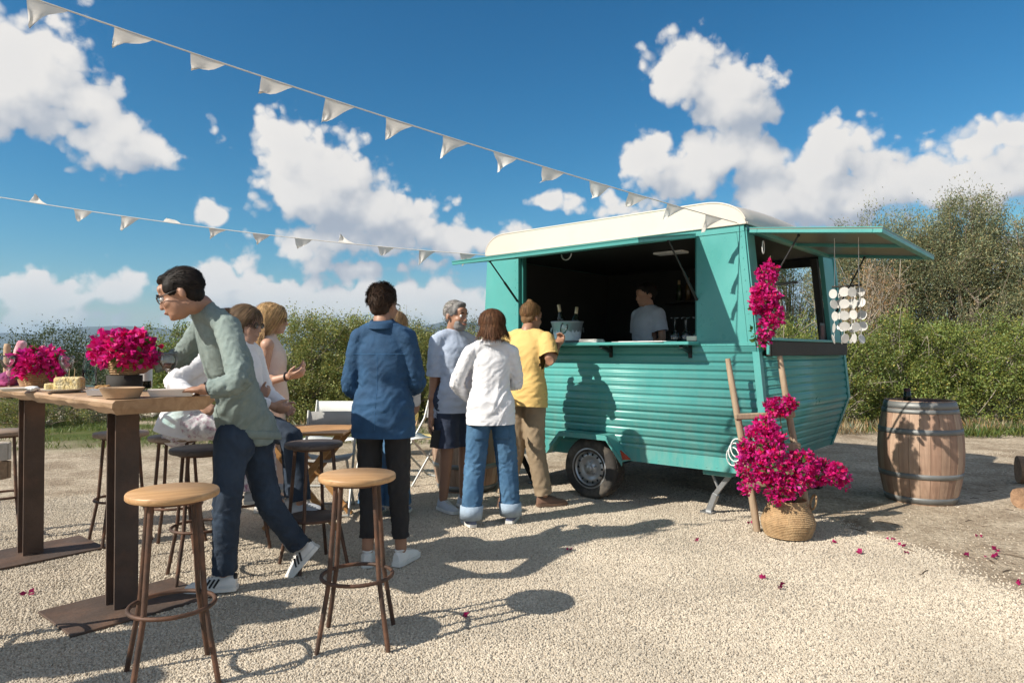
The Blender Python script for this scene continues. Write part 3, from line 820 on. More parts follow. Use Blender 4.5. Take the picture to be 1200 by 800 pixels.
for (px, Y, lobes, lab, n, cl) in [
    (62, 17.5, [(0, 0, 1.35, .95, .8, .75), (-.7, 0, 1.0, .8, .8, .6), (.55, 0, 1.0, .8, .8, .7), (0, 0, .5, 1.2, .8, .5)], 'dark bushy tree beyond the smaller flower basket', 16000, .24),
    (8, 18.5, [(0, 0, .9, .9, .8, .6), (-.8, 0, 1.0, .9, .8, .7), (.3, 0, .5, .9, .8, .5)], 'dark low tree at the edge of the field', 9000, .24),
    (205, 16.5, [(0, 0, 1.35, .75, .7, .75), (.5, 0, 1.2, .7, .7, .7), (-.35, 0, .8, .7, .7, .6), (.1, 0, .5, .9, .8, .5)], 'bushy tree beyond the wine glass, behind the leaning man', 15000, .2),
    (492, 27, [(0, 0, 1.9, .8, .8, .95), (-.5, 0, 1.4, .8, .8, .7), (.5, 0, 1.2, .8, .8, .7)], 'dark rounded tree standing out over the hedge', 7000, .3),
    (535, 24, [(0, 0, 1.6, .7, .8, .8), (.6, 0, 1.5, .8, .8, .8), (0, 0, .9, 1.0, .8, .7)], 'dark tree beyond the bearded man, left of the caravan', 7000, .28),
    (120, 22, [(0, 0, .35, 1.6, .8, .35), (1.4, 0, .3, 1.2, .8, .35)], 'low dark scrub beyond the grass', 8000, .25)]:
    plant('field_tree', lab, 'tree', at_px(px, Y), lobes, n, (.06, .032), LEAF_DARK if px != 205 else LEAF_GREEN, 'trees across the field', .07, .25, cl, 50, BARK, .04, 0, .35, 2)
# low scrub under the left side of the table
for (px, Y, lab, n) in [(30, 11.8, 'low green shrub beyond the grass, past the left table leg', 9000), (-40, 12.2, 'low green shrub at the left rim of the grass', 6000), (92, 12.6, 'grey-leaved herb beside the field stones', 5000), (150, 13.2, 'small green herb behind the field stones', 5000), (232, 13.4, 'small green shrub behind the leaning man', 6000)]:
    plant('low_shrub', lab, 'shrub', at_px(px, Y), [(0, 0, .32, .75, .5, .32), (.5, .1, .28, .6, .5, .28), (-.5, 0, .3, .6, .5, .3)], n, (.035, .018), LEAF_HEDGE if px != 92 else LEAF_OLIVE, 'scrub at the field edge', .02, .4, .10, 40, TWIG, .1, 6, .3, 4)
# far tree belt towards the horizon
def belt():
    n = 26000
    X = RNG.uniform(-260, 260, n); Yv = RNG.uniform(150, 420, n)
    cl = fbm(np.stack([X * .05, Yv * .03, X * 0], 1), 3)
    keep = cl > -.05; X, Yv, cl = X[keep], Yv[keep], cl[keep]
    Z = ground_h(X, Yv) + RNG.random(len(X)) * (1.6 + cl * 1.5) + .1
    pts = np.stack([X, Yv, Z], 1); me = leaf_mesh('far_scrub', pts, RNG.normal(size=pts.shape), 2.6, 1.6, LEAF_DARK, tones(len(pts), .3))
    tag(link('far_scrub', me), 'belt of dark trees and scrub far across the plain', 'scrub', kind='stuff')
belt()
# grass
def blades(name, label, boxes, n, h, material, bright=1.0):
    P_ = []
    for (x0, x1, y0, y1, w) in boxes:
        k = int(n * w); X = RNG.uniform(x0, x1, k); Yv = RNG.uniform(y0, y1, k)
        c = fbm(np.stack([X * 1.2, Yv * 1.2, X * 0 + 4], 1), 3)
        ok = RNG.random(k) < np.clip(.35 + c * 1.3, .02, 1); P_.append(np.stack([X, Yv, ground_h(X, Yv)], 1)[ok])
    pts = np.concatenate(P_); d = RNG.normal(size=pts.shape) * .45; d[:, 2] = 1
    me = leaf_mesh(name, pts, d, h, h * .11, material, tones(len(pts), .35, .18, bright))
    tag(link(name, me), label, 'grass', kind='stuff')
GRASS = leaf_mat('meadow_grass', (.13, .17, .04), .4); STRAW = leaf_mat('dry_straw_grass', (.36, .29, .17), .35)
blades('grass', 'short green grass beyond the bare earth', [(-13, -3.4, 9.0, 13.5, .75), (-3.4, -.2, 9.6, 12.5, .25)], 36000, .085, GRASS)
blades('dry_grass', 'dry straw-coloured grass along the foot of the bushes', [(3.2, 10.5, 10.6, 12.2, .6), (-5.2, 1.5, 11.2, 12.6, .4)], 15000, .20, STRAW)
blades('weeds', 'fresh green weeds along the foot of the right-hand bushes', [(5.6, 9.8, 10.2, 11.6, 1)], 7000, .17, GRASS)
# ------------------------------------------------------------------ caravan
TEAL = mat('teal_gloss_paint', (.078, .335, .312), .34, .07, 3.0, .03, 25, rvar=.08, second=(.088, .355, .328), sscale=1.6)
def add_dust(m_, z0, z1, col=(.42, .36, .28), amount=.5):
    """road dust and streaks caught on the lower panels"""
    nt = m_.node_tree; N, L = nt.nodes, nt.links; b = N['Principled BSDF']; src = b.inputs['Base Color'].links[0].from_socket
    ge = N.new('ShaderNodeNewGeometry'); sp = N.new('ShaderNodeSeparateXYZ'); L.new(ge.outputs['Position'], sp.inputs[0])
    mr = N.new('ShaderNodeMapRange'); mr.inputs['From Min'].default_value = z0; mr.inputs['From Max'].default_value = z1; mr.inputs['To Min'].default_value = 1; mr.inputs['To Max'].default_value = .10
    L.new(sp.outputs['Z'], mr.inputs['Value'])
    tc = N.new('ShaderNodeTexCoord'); mp = N.new('ShaderNodeMapping'); mp.inputs['Scale'].default_value = (9, 9, 2.2); L.new(tc.outputs['Object'], mp.inputs[0])
    n = N.new('ShaderNodeTexNoise'); n.inputs['Scale'].default_value = 1.6; n.inputs['Detail'].default_value = 8; n.inputs['Roughness'].default_value = .68; L.new(mp.outputs[0], n.inputs['Vector'])
    r = N.new('ShaderNodeMapRange'); r.inputs['From Min'].default_value = .42; r.inputs['From Max'].default_value = .75; r.inputs['To Max'].default_value = amount; L.new(n.outputs['Fac'], r.inputs['Value'])
    mu = N.new('ShaderNodeMath'); mu.operation = 'MULTIPLY'; L.new(mr.outputs[0], mu.inputs[0]); L.new(r.outputs[0], mu.inputs[1])
    mx = N.new('ShaderNodeMix'); mx.data_type = 'RGBA'; mx.inputs['B'].default_value = (*col, 1); L.new(src, mx.inputs['A']); L.new(mu.outputs[0], mx.inputs['Factor']); L.new(mx.outputs['Result'], b.inputs['Base Color'])
add_dust(TEAL, .36, 1.3, amount=.32)
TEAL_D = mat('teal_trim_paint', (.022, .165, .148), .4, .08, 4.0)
CREAM = mat('cream_roof_paint', (.60, .545, .465), .45, .06, 2.2, .05, 12, second=(.54, .485, .40), sscale=2.2, smix=.62)
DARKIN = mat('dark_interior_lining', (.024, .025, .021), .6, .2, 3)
BOARD = mat('dark_stained_board', (.030, .026, .020), .65, .25, 5, .2, 30)
UNDER = mat('grey_brown_hatch_lining', (.20, .17, .13), .35, .12, 2)
BLACKM = mat('black_metal', (.012, .012, .012), .4, .1, 9)
STEELG = mat('galvanised_steel', (.42, .43, .44), .42, .15, 9, metal=.8, rvar=.08)
RUBBER = mat('dusty_tyre_rubber', (.045, .040, .036), .9, .25, 7, .3, 50, second=(.16, .135, .105), smix=.60, sscale=5)
RIMS = mat('silver_wheel_paint', (.50, .50, .50), .35, .1, 12, metal=.6)
RED_REF = mat('red_reflector', (.45, .05, .02), .25, .1, 9)
WHITEP = mat('white_paper', (.82, .82, .80), .8, .04, 5)
CU, CV = Vector((.754, -.657, 0)).normalized(), Vector((.657, .754, 0)).normalized()
CO = Vector((.693, 6.16, 0))
CRZ = math.atan2(CU.y, CU.x)
CW = 2.22
def uR(z): return float(np.interp(z, [.367, .85, 1.331, 2.269], [1.41, 1.575, 1.53, 1.44]))
def uL(z): return float(np.interp(z, [.367, .85, 1.331, 2.269], [-1.20, -1.335, -1.305, -1.245]))
def cw(u, v, z): return CO + CU * u + CV * v + Vector((0, 0, z))
car = empty('food_caravan', CO, CRZ, 'teal corrugated vintage caravan with cream roof and open serving hatch', 'caravan')
def corrug(name, zlo, zhi, ends, place, p=.070, amp=.0145, th=.012):
    zs = np.linspace(zlo, zhi, int((zhi - zlo) / p * 18))
    V = []; F = []
    for z in zs:
        x_ = ((z - zlo) / p) % 1 - .5
        a, b = ends(z)
        o = -amp * (1 - math.exp(-(x_ / .17) ** 2)) - .002 * math.cos(math.pi * 2 * x_)
        V += [place(a, o, z), place(b, o, z), place(a, th, z), place(b, th, z)]
    n = len(zs)
    for i in range(n - 1):
        k = 4 * i
        F += [(k, k + 1, k + 5, k + 4), (k + 3, k + 2, k + 6, k + 7), (k + 2, k, k + 4, k + 6), (k + 1, k + 3, k + 7, k + 5)]
    F += [(0, 2, 3, 1), (4 * n - 4, 4 * n - 3, 4 * n - 1, 4 * n - 2)]
    b = MB(); b.add(V, F, True); o = b.build(name, TEAL, car)
    return o
def sheet(name, poly, a, b, material, parent=None, frame=None):
    m = MB(); m.prism(poly, a, b, frame); return m.build(name, material, parent or car)
def lcl(u, v, z): return Vector((u, v, z))
# front long side: skirt, corrugated panel, flat pillars, header
sheet('skirt', [(uL(.367), .367), (uR(.367), .367), (uR(.478), .478), (uL(.478), .478)], -.012, .02, TEAL)
corrug('corrugated_panel', .478, 1.345, lambda z: (uL(z), uR(z)), lambda a, o, z: Vector((a, o, z)))
sheet('sill_rail', [(uL(1.345), 1.345), (uR(1.345), 1.345), (uR(1.372), 1.372), (uL(1.372), 1.372)], -.016, .03, TEAL)
sheet('pillar', [(uL(1.372), 1.372), (-.83, 1.372), (-.83, 2.222), (uL(2.222), 2.222)], -.008, .03, TEAL)
sheet('pillar', [(1.05, 1.372), (uR(1.372) - .062, 1.372), (uR(2.222) - .062, 2.222), (1.05, 2.222)], -.008, .03, TEAL)
sheet('corner_strip', [(uR(1.372) - .058, 1.372), (uR(1.372), 1.372), (uR(2.222), 2.222), (uR(2.222) - .058, 2.222)], -.011, .03, TEAL)
sheet('header_rail', [(uL(2.222), 2.222), (uR(2.222), 2.222), (uR(2.275), 2.275), (uL(2.275), 2.275)], -.014, .03, TEAL)
# window jambs and dark edge inside the opening
for u_ in (-.815, 1.035):
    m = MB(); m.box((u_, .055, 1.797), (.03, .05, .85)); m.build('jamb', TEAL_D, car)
# rivets along rails and pillars
rv = MB()
for u_ in np.arange(-1.25, 1.5, .085): rv.ell((u_, -.017, 1.358), (.004, .003, .004), None, 6, 4); rv.ell((u_, -.0125, .392), (.005, .003, .005), None, 6, 4)
for z_ in np.arange(1.42, 2.2, .085): rv.ell((1.09, -.009, z_), (.005, .003, .005), None, 6, 4); rv.ell((-.87, -.009, z_), (.005, .003, .005), None, 6, 4); rv.ell((uR(z_) - .03, -.012, z_), (.005, .003, .005), None, 6, 4)
o = rv.build('rivet_row', TEAL, car); o['kind'] = 'stuff'
# near end wall, sloping lines follow the caravan's bowed profile
def endpt(s, o, z): return Vector((uR(z) - o, s, z))
corrug('corrugated_panel', .43, 1.268, lambda z: (.045, CW - .045), endpt)
sheet('end_skirt', [(.367, 0), (.43, 0)], .03, CW - .03, TEAL, None, None) if False else None
m = MB(); m.add([Vector((uR(z) - o, s, z)) for z in (.367, .43) for s in (.01, CW - .01) for o in (-.01, .02)], [(0, 2, 6, 4), (1, 5, 7, 3), (0, 4, 5, 1), (2, 3, 7, 6), (0, 1, 3, 2), (4, 6, 7, 5)]); m.build('end_skirt', TEAL, car)
def post(name, s0, s1, z0, z1, o0, o1, material):
    m = MB(); zs = [z0] + [q for q in (.85, 1.331) if z0 < q < z1] + [z1]
    for a, b in zip(zs[:-1], zs[1:]):
        m.add([Vector((uR(z) - o, s, z)) for z in (a, b) for s in (s0, s1) for o in (o0, o1)], [(0, 2, 6, 4), (1, 5, 7, 3), (0, 4, 5, 1), (2, 3, 7, 6), (0, 1, 3, 2), (4, 6, 7, 5)])
    return m.build(name, material, car)
post('corner_trim', -.016, .045, .367, 1.30, -.022, .03, TEAL)
post('corner_trim', CW - .045, CW + .016, .367, 2.27, -.022, .03, TEAL)
post('end_post', .002, .15, 1.30, 2.225, -.012, .03, TEAL)
post('end_post', 1.86, CW - .05, 1.30, 2.225, -.012, .03, TEAL)
post('inner_post', 1.80, 1.855, 1.39, 2.20, .03, .09, DARKIN)
post('end_header', .002, CW - .05, 2.227, 2.272, -.016, .03, TEAL_D)
post('end_lining', .16, 1.84, 1.268, 1.385, .02, .05, TEAL_D)
# dark board fixed under the end window with its teal cap
m = MB(); m.box((1.585, 1.09, 1.325), (.05, 2.0, .115), None, .004); m.build('ledge_board', BOARD, car)
m = MB(); m.box((1.575, 1.09, 1.395), (.10, 2.04, .022), None, .004); m.build('ledge_cap', TEAL, car)
m = MB(); m.box((1.600, .05, 1.36), (.02, .016, .16)); m.build('ledge_bracket', TEAL, car)
# back wall with a second opening, far end wall, floor, ceiling
def backw(poly):
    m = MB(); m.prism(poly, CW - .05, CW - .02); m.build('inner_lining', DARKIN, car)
    m = MB(); m.prism(poly, CW - .018, CW, None); m.build('back_panel', TEAL, car)
backw([(uL(.367), .367), (uR(.367), .367), (uR(.85), .85), (uR(1.331), 1.331), (uR(1.40), 1.40), (uL(1.40), 1.40), (uL(1.331), 1.331), (uL(.85), .85)])
backw([(uL(1.40), 1.40), (.78, 1.40), (.78, 2.27), (uL(2.27), 2.27)])
backw([(1.37, 1.40), (uR(1.40), 1.40), (uR(2.27), 2.27), (1.37, 2.27)]); backw([(.78, 2.17), (1.37, 2.17), (1.37, 2.27), (.78, 2.27)])
m = MB()
for z0, z1 in ((.367, .85), (.85, 1.331), (1.331, 2.27)):
    m.add([Vector((uL(z) + o, s, z)) for z in (z0, z1) for s in (.03, CW - .05) for o in (0, .03)], [(0, 1, 3, 2), (4, 6, 7, 5), (0, 4, 5, 1), (2, 3, 7, 6), (0, 2, 6, 4), (1, 5, 7, 3)])
m.build('far_end_wall', TEAL, car)
m = MB()
for z0, z1 in ((.43, .85), (.85, 1.331), (1.331, 2.25)):
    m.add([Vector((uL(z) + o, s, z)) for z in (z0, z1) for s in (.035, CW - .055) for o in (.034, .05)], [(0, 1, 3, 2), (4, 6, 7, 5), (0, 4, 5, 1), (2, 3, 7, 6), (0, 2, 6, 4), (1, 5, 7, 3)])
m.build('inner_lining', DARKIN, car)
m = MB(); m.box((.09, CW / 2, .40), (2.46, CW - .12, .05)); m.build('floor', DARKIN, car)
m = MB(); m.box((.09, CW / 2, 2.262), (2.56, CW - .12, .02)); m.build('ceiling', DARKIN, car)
# inner face under the counter
m = MB(); m.box((.10, .40, .90), (2.2, .02, .9)); m.build('counter_front', DARKIN, car)
m = MB(); m.box((.11, .19, 1.372), (1.84, .40, .026), None, .004); m.build('counter_top', TEAL_D, car)
m = MB(); m.box((.22, -.115, 1.366), (1.72, .20, .026), None, .005); m.build('counter_shelf', TEAL, car)
for u in (-.45, .25, 1.0):
    m = MB(); m.bar((u, -.02, 1.30), (u, -.18, 1.345), .03, .03); m.bar((u, -.022, 1.25), (u, -.022, 1.35), .03, .012, (0, 1, 0)); m.build('shelf_bracket', BLACKM, car)
m = MB(); m.box((.35, CW - .22, 1.86), (1.3, .28, .02)); m.build('back_shelf', BOARD, car)
m = MB(); m.tube([(.85, 1.5, 1.93), (1.36, 1.45, 1.95)], .012, 8); m.build('rail', STEELG, car)
m = MB(); m.box((-.2, CW - .25, 1.05), (1.8, .35, .7)); m.build('back_cabinet', DARKIN, car)
# roof: rounded ends, slight crown
def roof():
    base = [(uL(2.26) - .018, 2.276)]
    for a in np.linspace(0, 1, 9): base.append((uL(2.26) - .018 + .25 * (1 - math.cos(a * math.pi / 2)), 2.276 + .195 * math.sin(a * math.pi / 2)))
    R0 = uR(2.26) + .02
    for a in np.linspace(0, 1, 11): base.append((R0 - .34 + .34 * math.sin(a * math.pi / 2), 2.276 + .195 * math.cos(a * math.pi / 2)))
    base = [base[0]] + base[2:]
    rings = []
    for v in np.concatenate([[-.026], np.linspace(-.02, CW + .02, 11), [CW + .026]]):
        t = 2 * (v + .02) / (CW + .04) - 1
        c = .07 * (1 - t * t)
        edge = .006 if abs(t) > 1 else 0
        rings.append([Vector((u, v, 2.276 + (z - 2.276) * (1 + c / .195 * .9) - edge * (z > 2.29))) for u, z in base])
    m = MB(); m.loft(rings, True, True); o = m.build('roof', CREAM, car)
    m = MB(); m.box(((uL(2.26) + R0) / 2, -.024, 2.281), (R0 - uL(2.26) + .01, .012, .018), None, .003); m.build('drip_rail', CREAM, o)
    m = MB(); m.tube([(u, -.022, z + .003) for u, z in base[1:-1]], .008, 6); m.build('roof_bead', CREAM, o)
    m = MB(); m.box((R0 + .006, CW / 2, 2.281), (.012, CW + .03, .018), None, .003); m.build('end_drip_rail', CREAM, o)
roof()
# serving hatch along the side
def slab(name, A, B, w0, w1, along, fw, parent, paint, inner, th=.026, ribs=()):
    """hinged flap: A hinge point, B outer point (local), from w0 to w1 along 'along'"""
    A, B, W = Vector(A), Vector(B), Vector(along)
    d = (B - A); ln = d.length; d.normalize(); nrm = W.cross(d).normalized()
    if nrm.z < 0: nrm = -nrm
    o = MB(); o.bar(A + W * ((w0 + w1) / 2) + nrm * th * .5, B + W * ((w0 + w1) / 2) + nrm * th * .5, w1 - w0, .006, nrm)
    fl = o.build(name, inner, parent)
    f = MB()
    f.bar(A + d * fw / 2 + W * w0, A + d * fw / 2 + W * w1, fw, th, nrm, .003)
    f.bar(B - d * fw / 2 + W * w0, B - d * fw / 2 + W * w1, fw, th, nrm, .003)
    f.bar(A + d * fw + W * (w0 + fw / 2), B - d * fw + W * (w0 + fw / 2), fw, th - .001, nrm, .003)
    f.bar(A + d * fw + W * (w1 - fw / 2), B - d * fw + W * (w1 - fw / 2), fw, th - .001, nrm, .003)
    for r in ribs: f.bar(A + d * fw + W * r, B - d * fw + W * r, fw * .8, th - .003, nrm, .003)
    f.build('hatch_frame', paint, fl)
    t = MB(); t.bar(A + W * ((w0 + w1) / 2) + nrm * (th * .5 + .008), B + W * ((w0 + w1) / 2) + nrm * (th * .5 + .008), w1 - w0 + .006, .006, nrm)
    t.build('hatch_skin', TEAL, fl)
    return fl
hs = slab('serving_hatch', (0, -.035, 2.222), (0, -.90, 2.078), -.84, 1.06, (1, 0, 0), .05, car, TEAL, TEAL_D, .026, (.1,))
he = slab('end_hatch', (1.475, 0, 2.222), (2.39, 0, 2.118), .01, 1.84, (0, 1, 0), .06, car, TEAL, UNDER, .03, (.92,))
def strut(a, b):
    m = MB(); a, b = Vector(a), Vector(b); c = a.lerp(b, .52)
    m.tube([a, c], .007, 8); m.tube([c, b], .011, 8); m.ell(a, (.013,) * 3, None, 8, 6); m.ell(b, (.013,) * 3, None, 8, 6); m.build('gas_strut', BLACKM, car)
strut((-.80, -.45, 2.14), (-.835, -.02, 1.80)); strut((1.02, -.42, 2.145), (1.055, -.02, 1.72))
strut((1.80, .13, 2.165), (1.545, .10, 1.72)); strut((1.86, 1.72, 2.16), (1.56, 1.88, 1.66))
m = MB(); m.tube([(.12 + .05 * math.cos(t), -.50, 2.118 - .05 * math.sin(t)) for t in np.linspace(0, math.pi, 9)], .006, 6); m.build('hatch_handle', STEELG, car)
m = MB(); m.tube([(1.52, .17 + .02 * math.cos(t), 2.11 + .05 * math.sin(t)) for t in np.linspace(0, 2 * math.pi, 14)], .004, 6); m.build('hook_loop', WHITEP, car)
m = MB(); m.box((.42, .75, 2.235), (.30, .14, .02), None, .004); m.build('ceiling_lamp', WHITEP, car)
# wheel, fender, chassis
UW = .052; WR = .272
def wheel(v0):
    prof = [(.150, .0), (.185, -.004), (.235, -.012), (.262, .004), (.272, .03), (.272, .14), (.262, .165), (.235, .175), (.15, .17)]
    c = Vector((UW, v0, WR - .004))
    def spin(prof, n=36):
        return [[c + Vector((r * math.cos(2 * math.pi * k / n), y, r * math.sin(2 * math.pi * k / n))) for k in range(n)] for r, y in prof]
    w = MB(); w.loft(spin(prof), False); ty = w.build('wheel', RUBBER, car)
    t = MB()
    for k in range(44):
        a = 2 * math.pi * k / 44
        for y0 in (.05, .085, .12):
            R = Matrix.Rotation(-a, 3, 'Y')
            t.box(c + Vector((.273 * math.cos(a), y0, .273 * math.sin(a))), (.006, .026, .024), R)
    t.build('tread', RUBBER, ty)
    r = MB(); r.loft(spin([(.152, .004), (.178, -.006), (.182, .002), (.172, .012), (.158, .03), (.140, .034), (.125, .020), (.10, .014), (.085, .030), (.06, .034), (.042, .018), (.035, .012), (.006, .010)]), False); rim = r.build('rim', RIMS, ty)
    for k in range(14):
        h = MB()
        a = 2 * math.pi * k / 14
        R = Matrix.Rotation(-a, 3, 'Y')
        h.ell(c + Vector((.126 * math.cos(a), .016, .126 * math.sin(a))), (.013, .009, .009), R, 8, 6); h.build('vent_hole', BLACKM, rim)
    for k in range(5):
        n = MB()
        a = 2 * math.pi * k / 5 + .3
        n.cyl(c + Vector((.056 * math.cos(a), .034, .056 * math.sin(a))), c + Vector((.056 * math.cos(a), .012, .056 * math.sin(a))), .010, 6, None, False); n.build('wheel_nut', STEELG, rim)
    hub = MB(); hub.loft(spin([(.034, .014), (.032, -.006), (.026, -.012), (.005, -.014)], 16), False); hub.build('hub_cap', RIMS, rim)
wheel(-.075)
w2 = MB(); w2.lathe([(.15, -.085), (.26, -.08), (.272, -.05), (.272, .05), (.26, .08), (.15, .085)], n=24)
me = w2.mesh('wheel', RUBBER); o = link('wheel', me, car, (UW, CW - .02, WR - .004)); o.rotation_euler = (math.pi / 2, 0, 0)
m = MB(); m.cyl((UW, .05, .27), (UW, CW - .05, .27), .03, 10); m.build('axle', BLACKM, car)
prof = [(-.46, .372), (-.275, .583), (.225, .583), (.385, .385)]
m = MB()
for (a, b) in zip(prof[:-1], prof[1:]):
    m.add([Vector((UW + p[0], v, p[1] + dz)) for dz in (-.014, 0) for p in (a, b) for v in (-.150, -.015)], [(0, 1, 3, 2), (4, 6, 7, 5), (0, 4, 5, 1), (2, 3, 7, 6), (0, 2, 6, 4), (1, 5, 7, 3)])
fen = m.build('fender', TEAL, car)
m = MB()
for (a, b) in zip(prof[:-1], prof[1:]):
    dn = Vector((0, 0, -.045))
    A, B = Vector((UW + a[0], 0, a[1])), Vector((UW + b[0], 0, b[1]))
    m.add([A + Vector((0, v, 0)) + q for v in (-.152, -.142) for q in (dn, Vector())] + [B + Vector((0, v, 0)) + q for v in (-.152, -.142) for q in (dn, Vector())], [(0, 4, 5, 1), (2, 3, 7, 6), (1, 5, 7, 3), (0, 2, 6, 4), (0, 1, 3, 2), (4, 6, 7, 5)])
m.build('fender_lip', TEAL, fen)
m = MB(); m.add([Vector((UW + .388, -.135, .392)), Vector((UW + .40, -.03, .385)), Vector((UW + .335, -.085, .462)), Vector((UW + .378, -.135, .386)), Vector((UW + .39, -.03, .379)), Vector((UW + .325, -.085, .456))], [(0, 1, 2), (5, 4, 3), (0, 3, 4, 1), (1, 4, 5, 2), (2, 5, 3, 0)]); m.build('reflector', RED_REF, car)
m = MB(); m.bar((-1.1, .45, .33), (1.3, .45, .33), .05, .07); m.bar((-1.1, 1.7, .33), (1.3, 1.7, .33), .05, .07); m.build('chassis_rail', BLACKM, car)
m = MB(); m.box((1.19, .10, .345), (.24, .12, .05), None, .006); st = m.build('steady_bracket', TEAL, car)
m = MB(); m.bar((1.27, .12, .33), (1.13, .14, .15), .035, .03, (0, 1, 0)); m.bar((1.11, .12, .33), (1.17, .14, .18), .014, .02, (0, 1, 0)); m.bar((1.14, .14, .16), (1.075, .14, .0), .05, .045, (0, 1, 0), .006); m.box((1.07, .14, .006), (.10, .10, .012)); m.build('steady_leg', STEELG, st)
m = MB(); m.bar((-.95, .12, .34), (-.75, .14, .02), .04, .035, (0, 1, 0)); m.box((-.74, .14, .006), (.10, .10, .012)); m.build('steady_leg', BLACKM, car)
m = MB(); m.bar((1.35, 1.75, .40), (1.42, 1.75, .12), .05, .05, (0, 1, 0)); m.box((1.43, 1.75, .06), (.06, .10, .12)); m.build('steady_leg', BLACKM, car)
# white looped cord hanging at the corner by the ladder
m = MB()
for k in range(3):
    m.tube([cw(1.41 + .015 * k, -.03, 0) * 0 + Vector((1.36 + .02 * k + .05 * math.cos(t), -.045 - .008 * k, .50 + .035 * k + .07 * math.sin(t))) for t in np.linspace(0, 2 * math.pi, 18)], .005, 6)
m.build('cord_loop', WHITEP, car)
# little framed picture on the end ledge
m = MB(); m.box((1.50, 1.66, 1.48), (.015, .14, .18), None, .002); fr = empty('framed_picture', cw(0, 0, 0) * 0, 0) if False else None
pic = m.build('framed_picture', BLACKM); pic.location = CO; pic.rotation_euler = (0, 0, CRZ)
tag(pic, 'small dark framed picture standing on the caravan end ledge', 'picture')
m = MB(); m.box((1.509, 1.66, 1.48), (.004, .10, .13)); m.build('print', mat('dark_red_print', (.10, .03, .025), .6, .5, 25), pic)

# ------------------------------------------------------------------ things on the counter
GLASS = glass_mat('clear_glass')
GLASSB = glass_mat('thick_clear_glass', (.93, .97, .95), 0, 1.6)
DGLASS = mat('dark_bottle_glass', (.012, .018, .010), .08, .1, 5)
FOIL = mat('champagne_foil', (.55, .44, .27), .35, .1, 15, metal=.5)
ENAMEL = mat('grey_zinc_bucket', (.40, .43, .45), .45, .12, 7, metal=.4)
def on_counter(u, v, z=1.385): return cw(u, v, z)
ub = -.33
bk = empty('ice_bucket', on_counter(ub, .12), 0, 'oval grey zinc ice bucket on the serving counter', 'bucket')
m = MB(); m.lathe([(.11, 0), (.115, .004), (.150, .185), (.156, .19), (.156, .20), (.146, .20), (.108, .012), (.002, .010)], n=28, cap=False); m.build('bucket_body', ENAMEL, bk)
for a in (0, math.pi):
    m = MB(); m.tube([Vector((math.cos(a + t) * .155, math.sin(a + t) * .155, .15 - .05 * math.cos(t * 4.5))) for t in np.linspace(-.3, .3, 9)], .006, 6); m.build('handle', STEELG, bk)
m = MB(); m.lathe([(.125, .02), (.138, .13), (.002, .14)], n=20); m.build('ice', mat('crushed_ice', (.75, .8, .85), .3, .1, 40, .6, 50), bk)
def bottle(name, loc, label, cat='bottle', group=None, h=.30, r=.038, glass=None, cap=None, neck=.014, lab=None, tilt=None, wine=False):
    o = empty(name, loc, 0, label, cat, group)
    p = [(r * .8, 0), (r, .006), (r, h * .55), (r * .92, h * .62), (neck * 1.15, h * .78), (neck, h * .82), (neck, h * .97), (neck * .6, h * .975)]
    m = MB(); m.lathe(p, n=18); m.build('bottle_body', glass or DGLASS, o)
    m = MB(); m.lathe([(neck * 1.2, h * .80), (neck * 1.15, h), (neck * .9, h * 1.012)], n=14); m.build('bottle_cap', cap or FOIL, o)
    if lab:
        m = MB(); m.lathe([(r + .0008, h * .14), (r + .0008, h * .42)], n=18, cap=False); m.build('label_sheet', lab, o)
    if tilt: o.rotation_euler = tilt
    return o
bottle('champagne_bottle', on_counter(ub - .045, .13, 1.42), 'gold-necked bottle leaning out of the ice bucket, on the hatch-strut side', 'bottle', 'bottles in the ice bucket', .33, .04, tilt=(.10, -.16, 0))
bottle('champagne_bottle', on_counter(ub + .06, .13, 1.42), 'gold-necked bottle standing in the ice bucket, on the vendor side', 'bottle', 'bottles in the ice bucket', .30, .04, tilt=(.05, .12, 0))
def goblet_prof(s=1.0, h=.21, rb=.042, stem=.10):
    """bowl radius rb, foot at 0, thin wall"""
    o = [(.034 * s, 0), (.034 * s, .003), (.006, .010), (.0038, .03), (.0038, stem), (.012, stem + .008)]
    bowl = [(.026, stem + .020), (rb, stem + .055), (rb * 1.0, stem + .075), (rb * .84, h)]
    inn = [(rb * .84 - .0012, h), (rb - .0015, stem + .075), (rb - .0015, stem + .055), (.024, stem + .0225), (.002, stem + .012)]
    return o + bowl + inn
def goblet(name, loc, label, group=None, wine=None, flip=False, h=.21, rb=.042, rot=None, stem=.10):
    o = empty(name, loc, 0, label, 'glass', group)
    m = MB(); m.lathe(goblet_prof(1, h, rb, stem), n=22, cap=False); g = m.build('glass_bowl', GLASS, o)
    if wine:
        m = MB(); m.lathe([(.002, stem + .014), (.023, stem + .024), (rb - .003, stem + .052), (.002, stem + .0525)], n=20); m.build('wine', wine, o)
    if flip: o.rotation_euler = (math.pi, 0, 0); o.location.z += h
    if rot: o.rotation_euler = rot
    return o
RWINE = mat('red_wine', (.055, .004, .008), .1, 0)
spots = [(.80, .10), (.835, .22), (.90, .11), (.94, .23), (.985, .12)]
for i, (u, v) in enumerate(spots):
    goblet('stem_glass', on_counter(u, v), 'clear wine glass standing upside down on the counter by the pillar', 'upturned glasses on the counter', None, True, .20, .04)
lem = empty('lemon_jar', on_counter(.955, .30), 0, 'glass jar of yellow lemon slices behind the upturned glasses', 'jar')
m = MB(); m.lathe([(.035, 0), (.036, .12), (.033, .12), (.032, .005), (.002, .004)], n=18, cap=False); m.build('jar_wall', GLASS, lem)
m = MB()
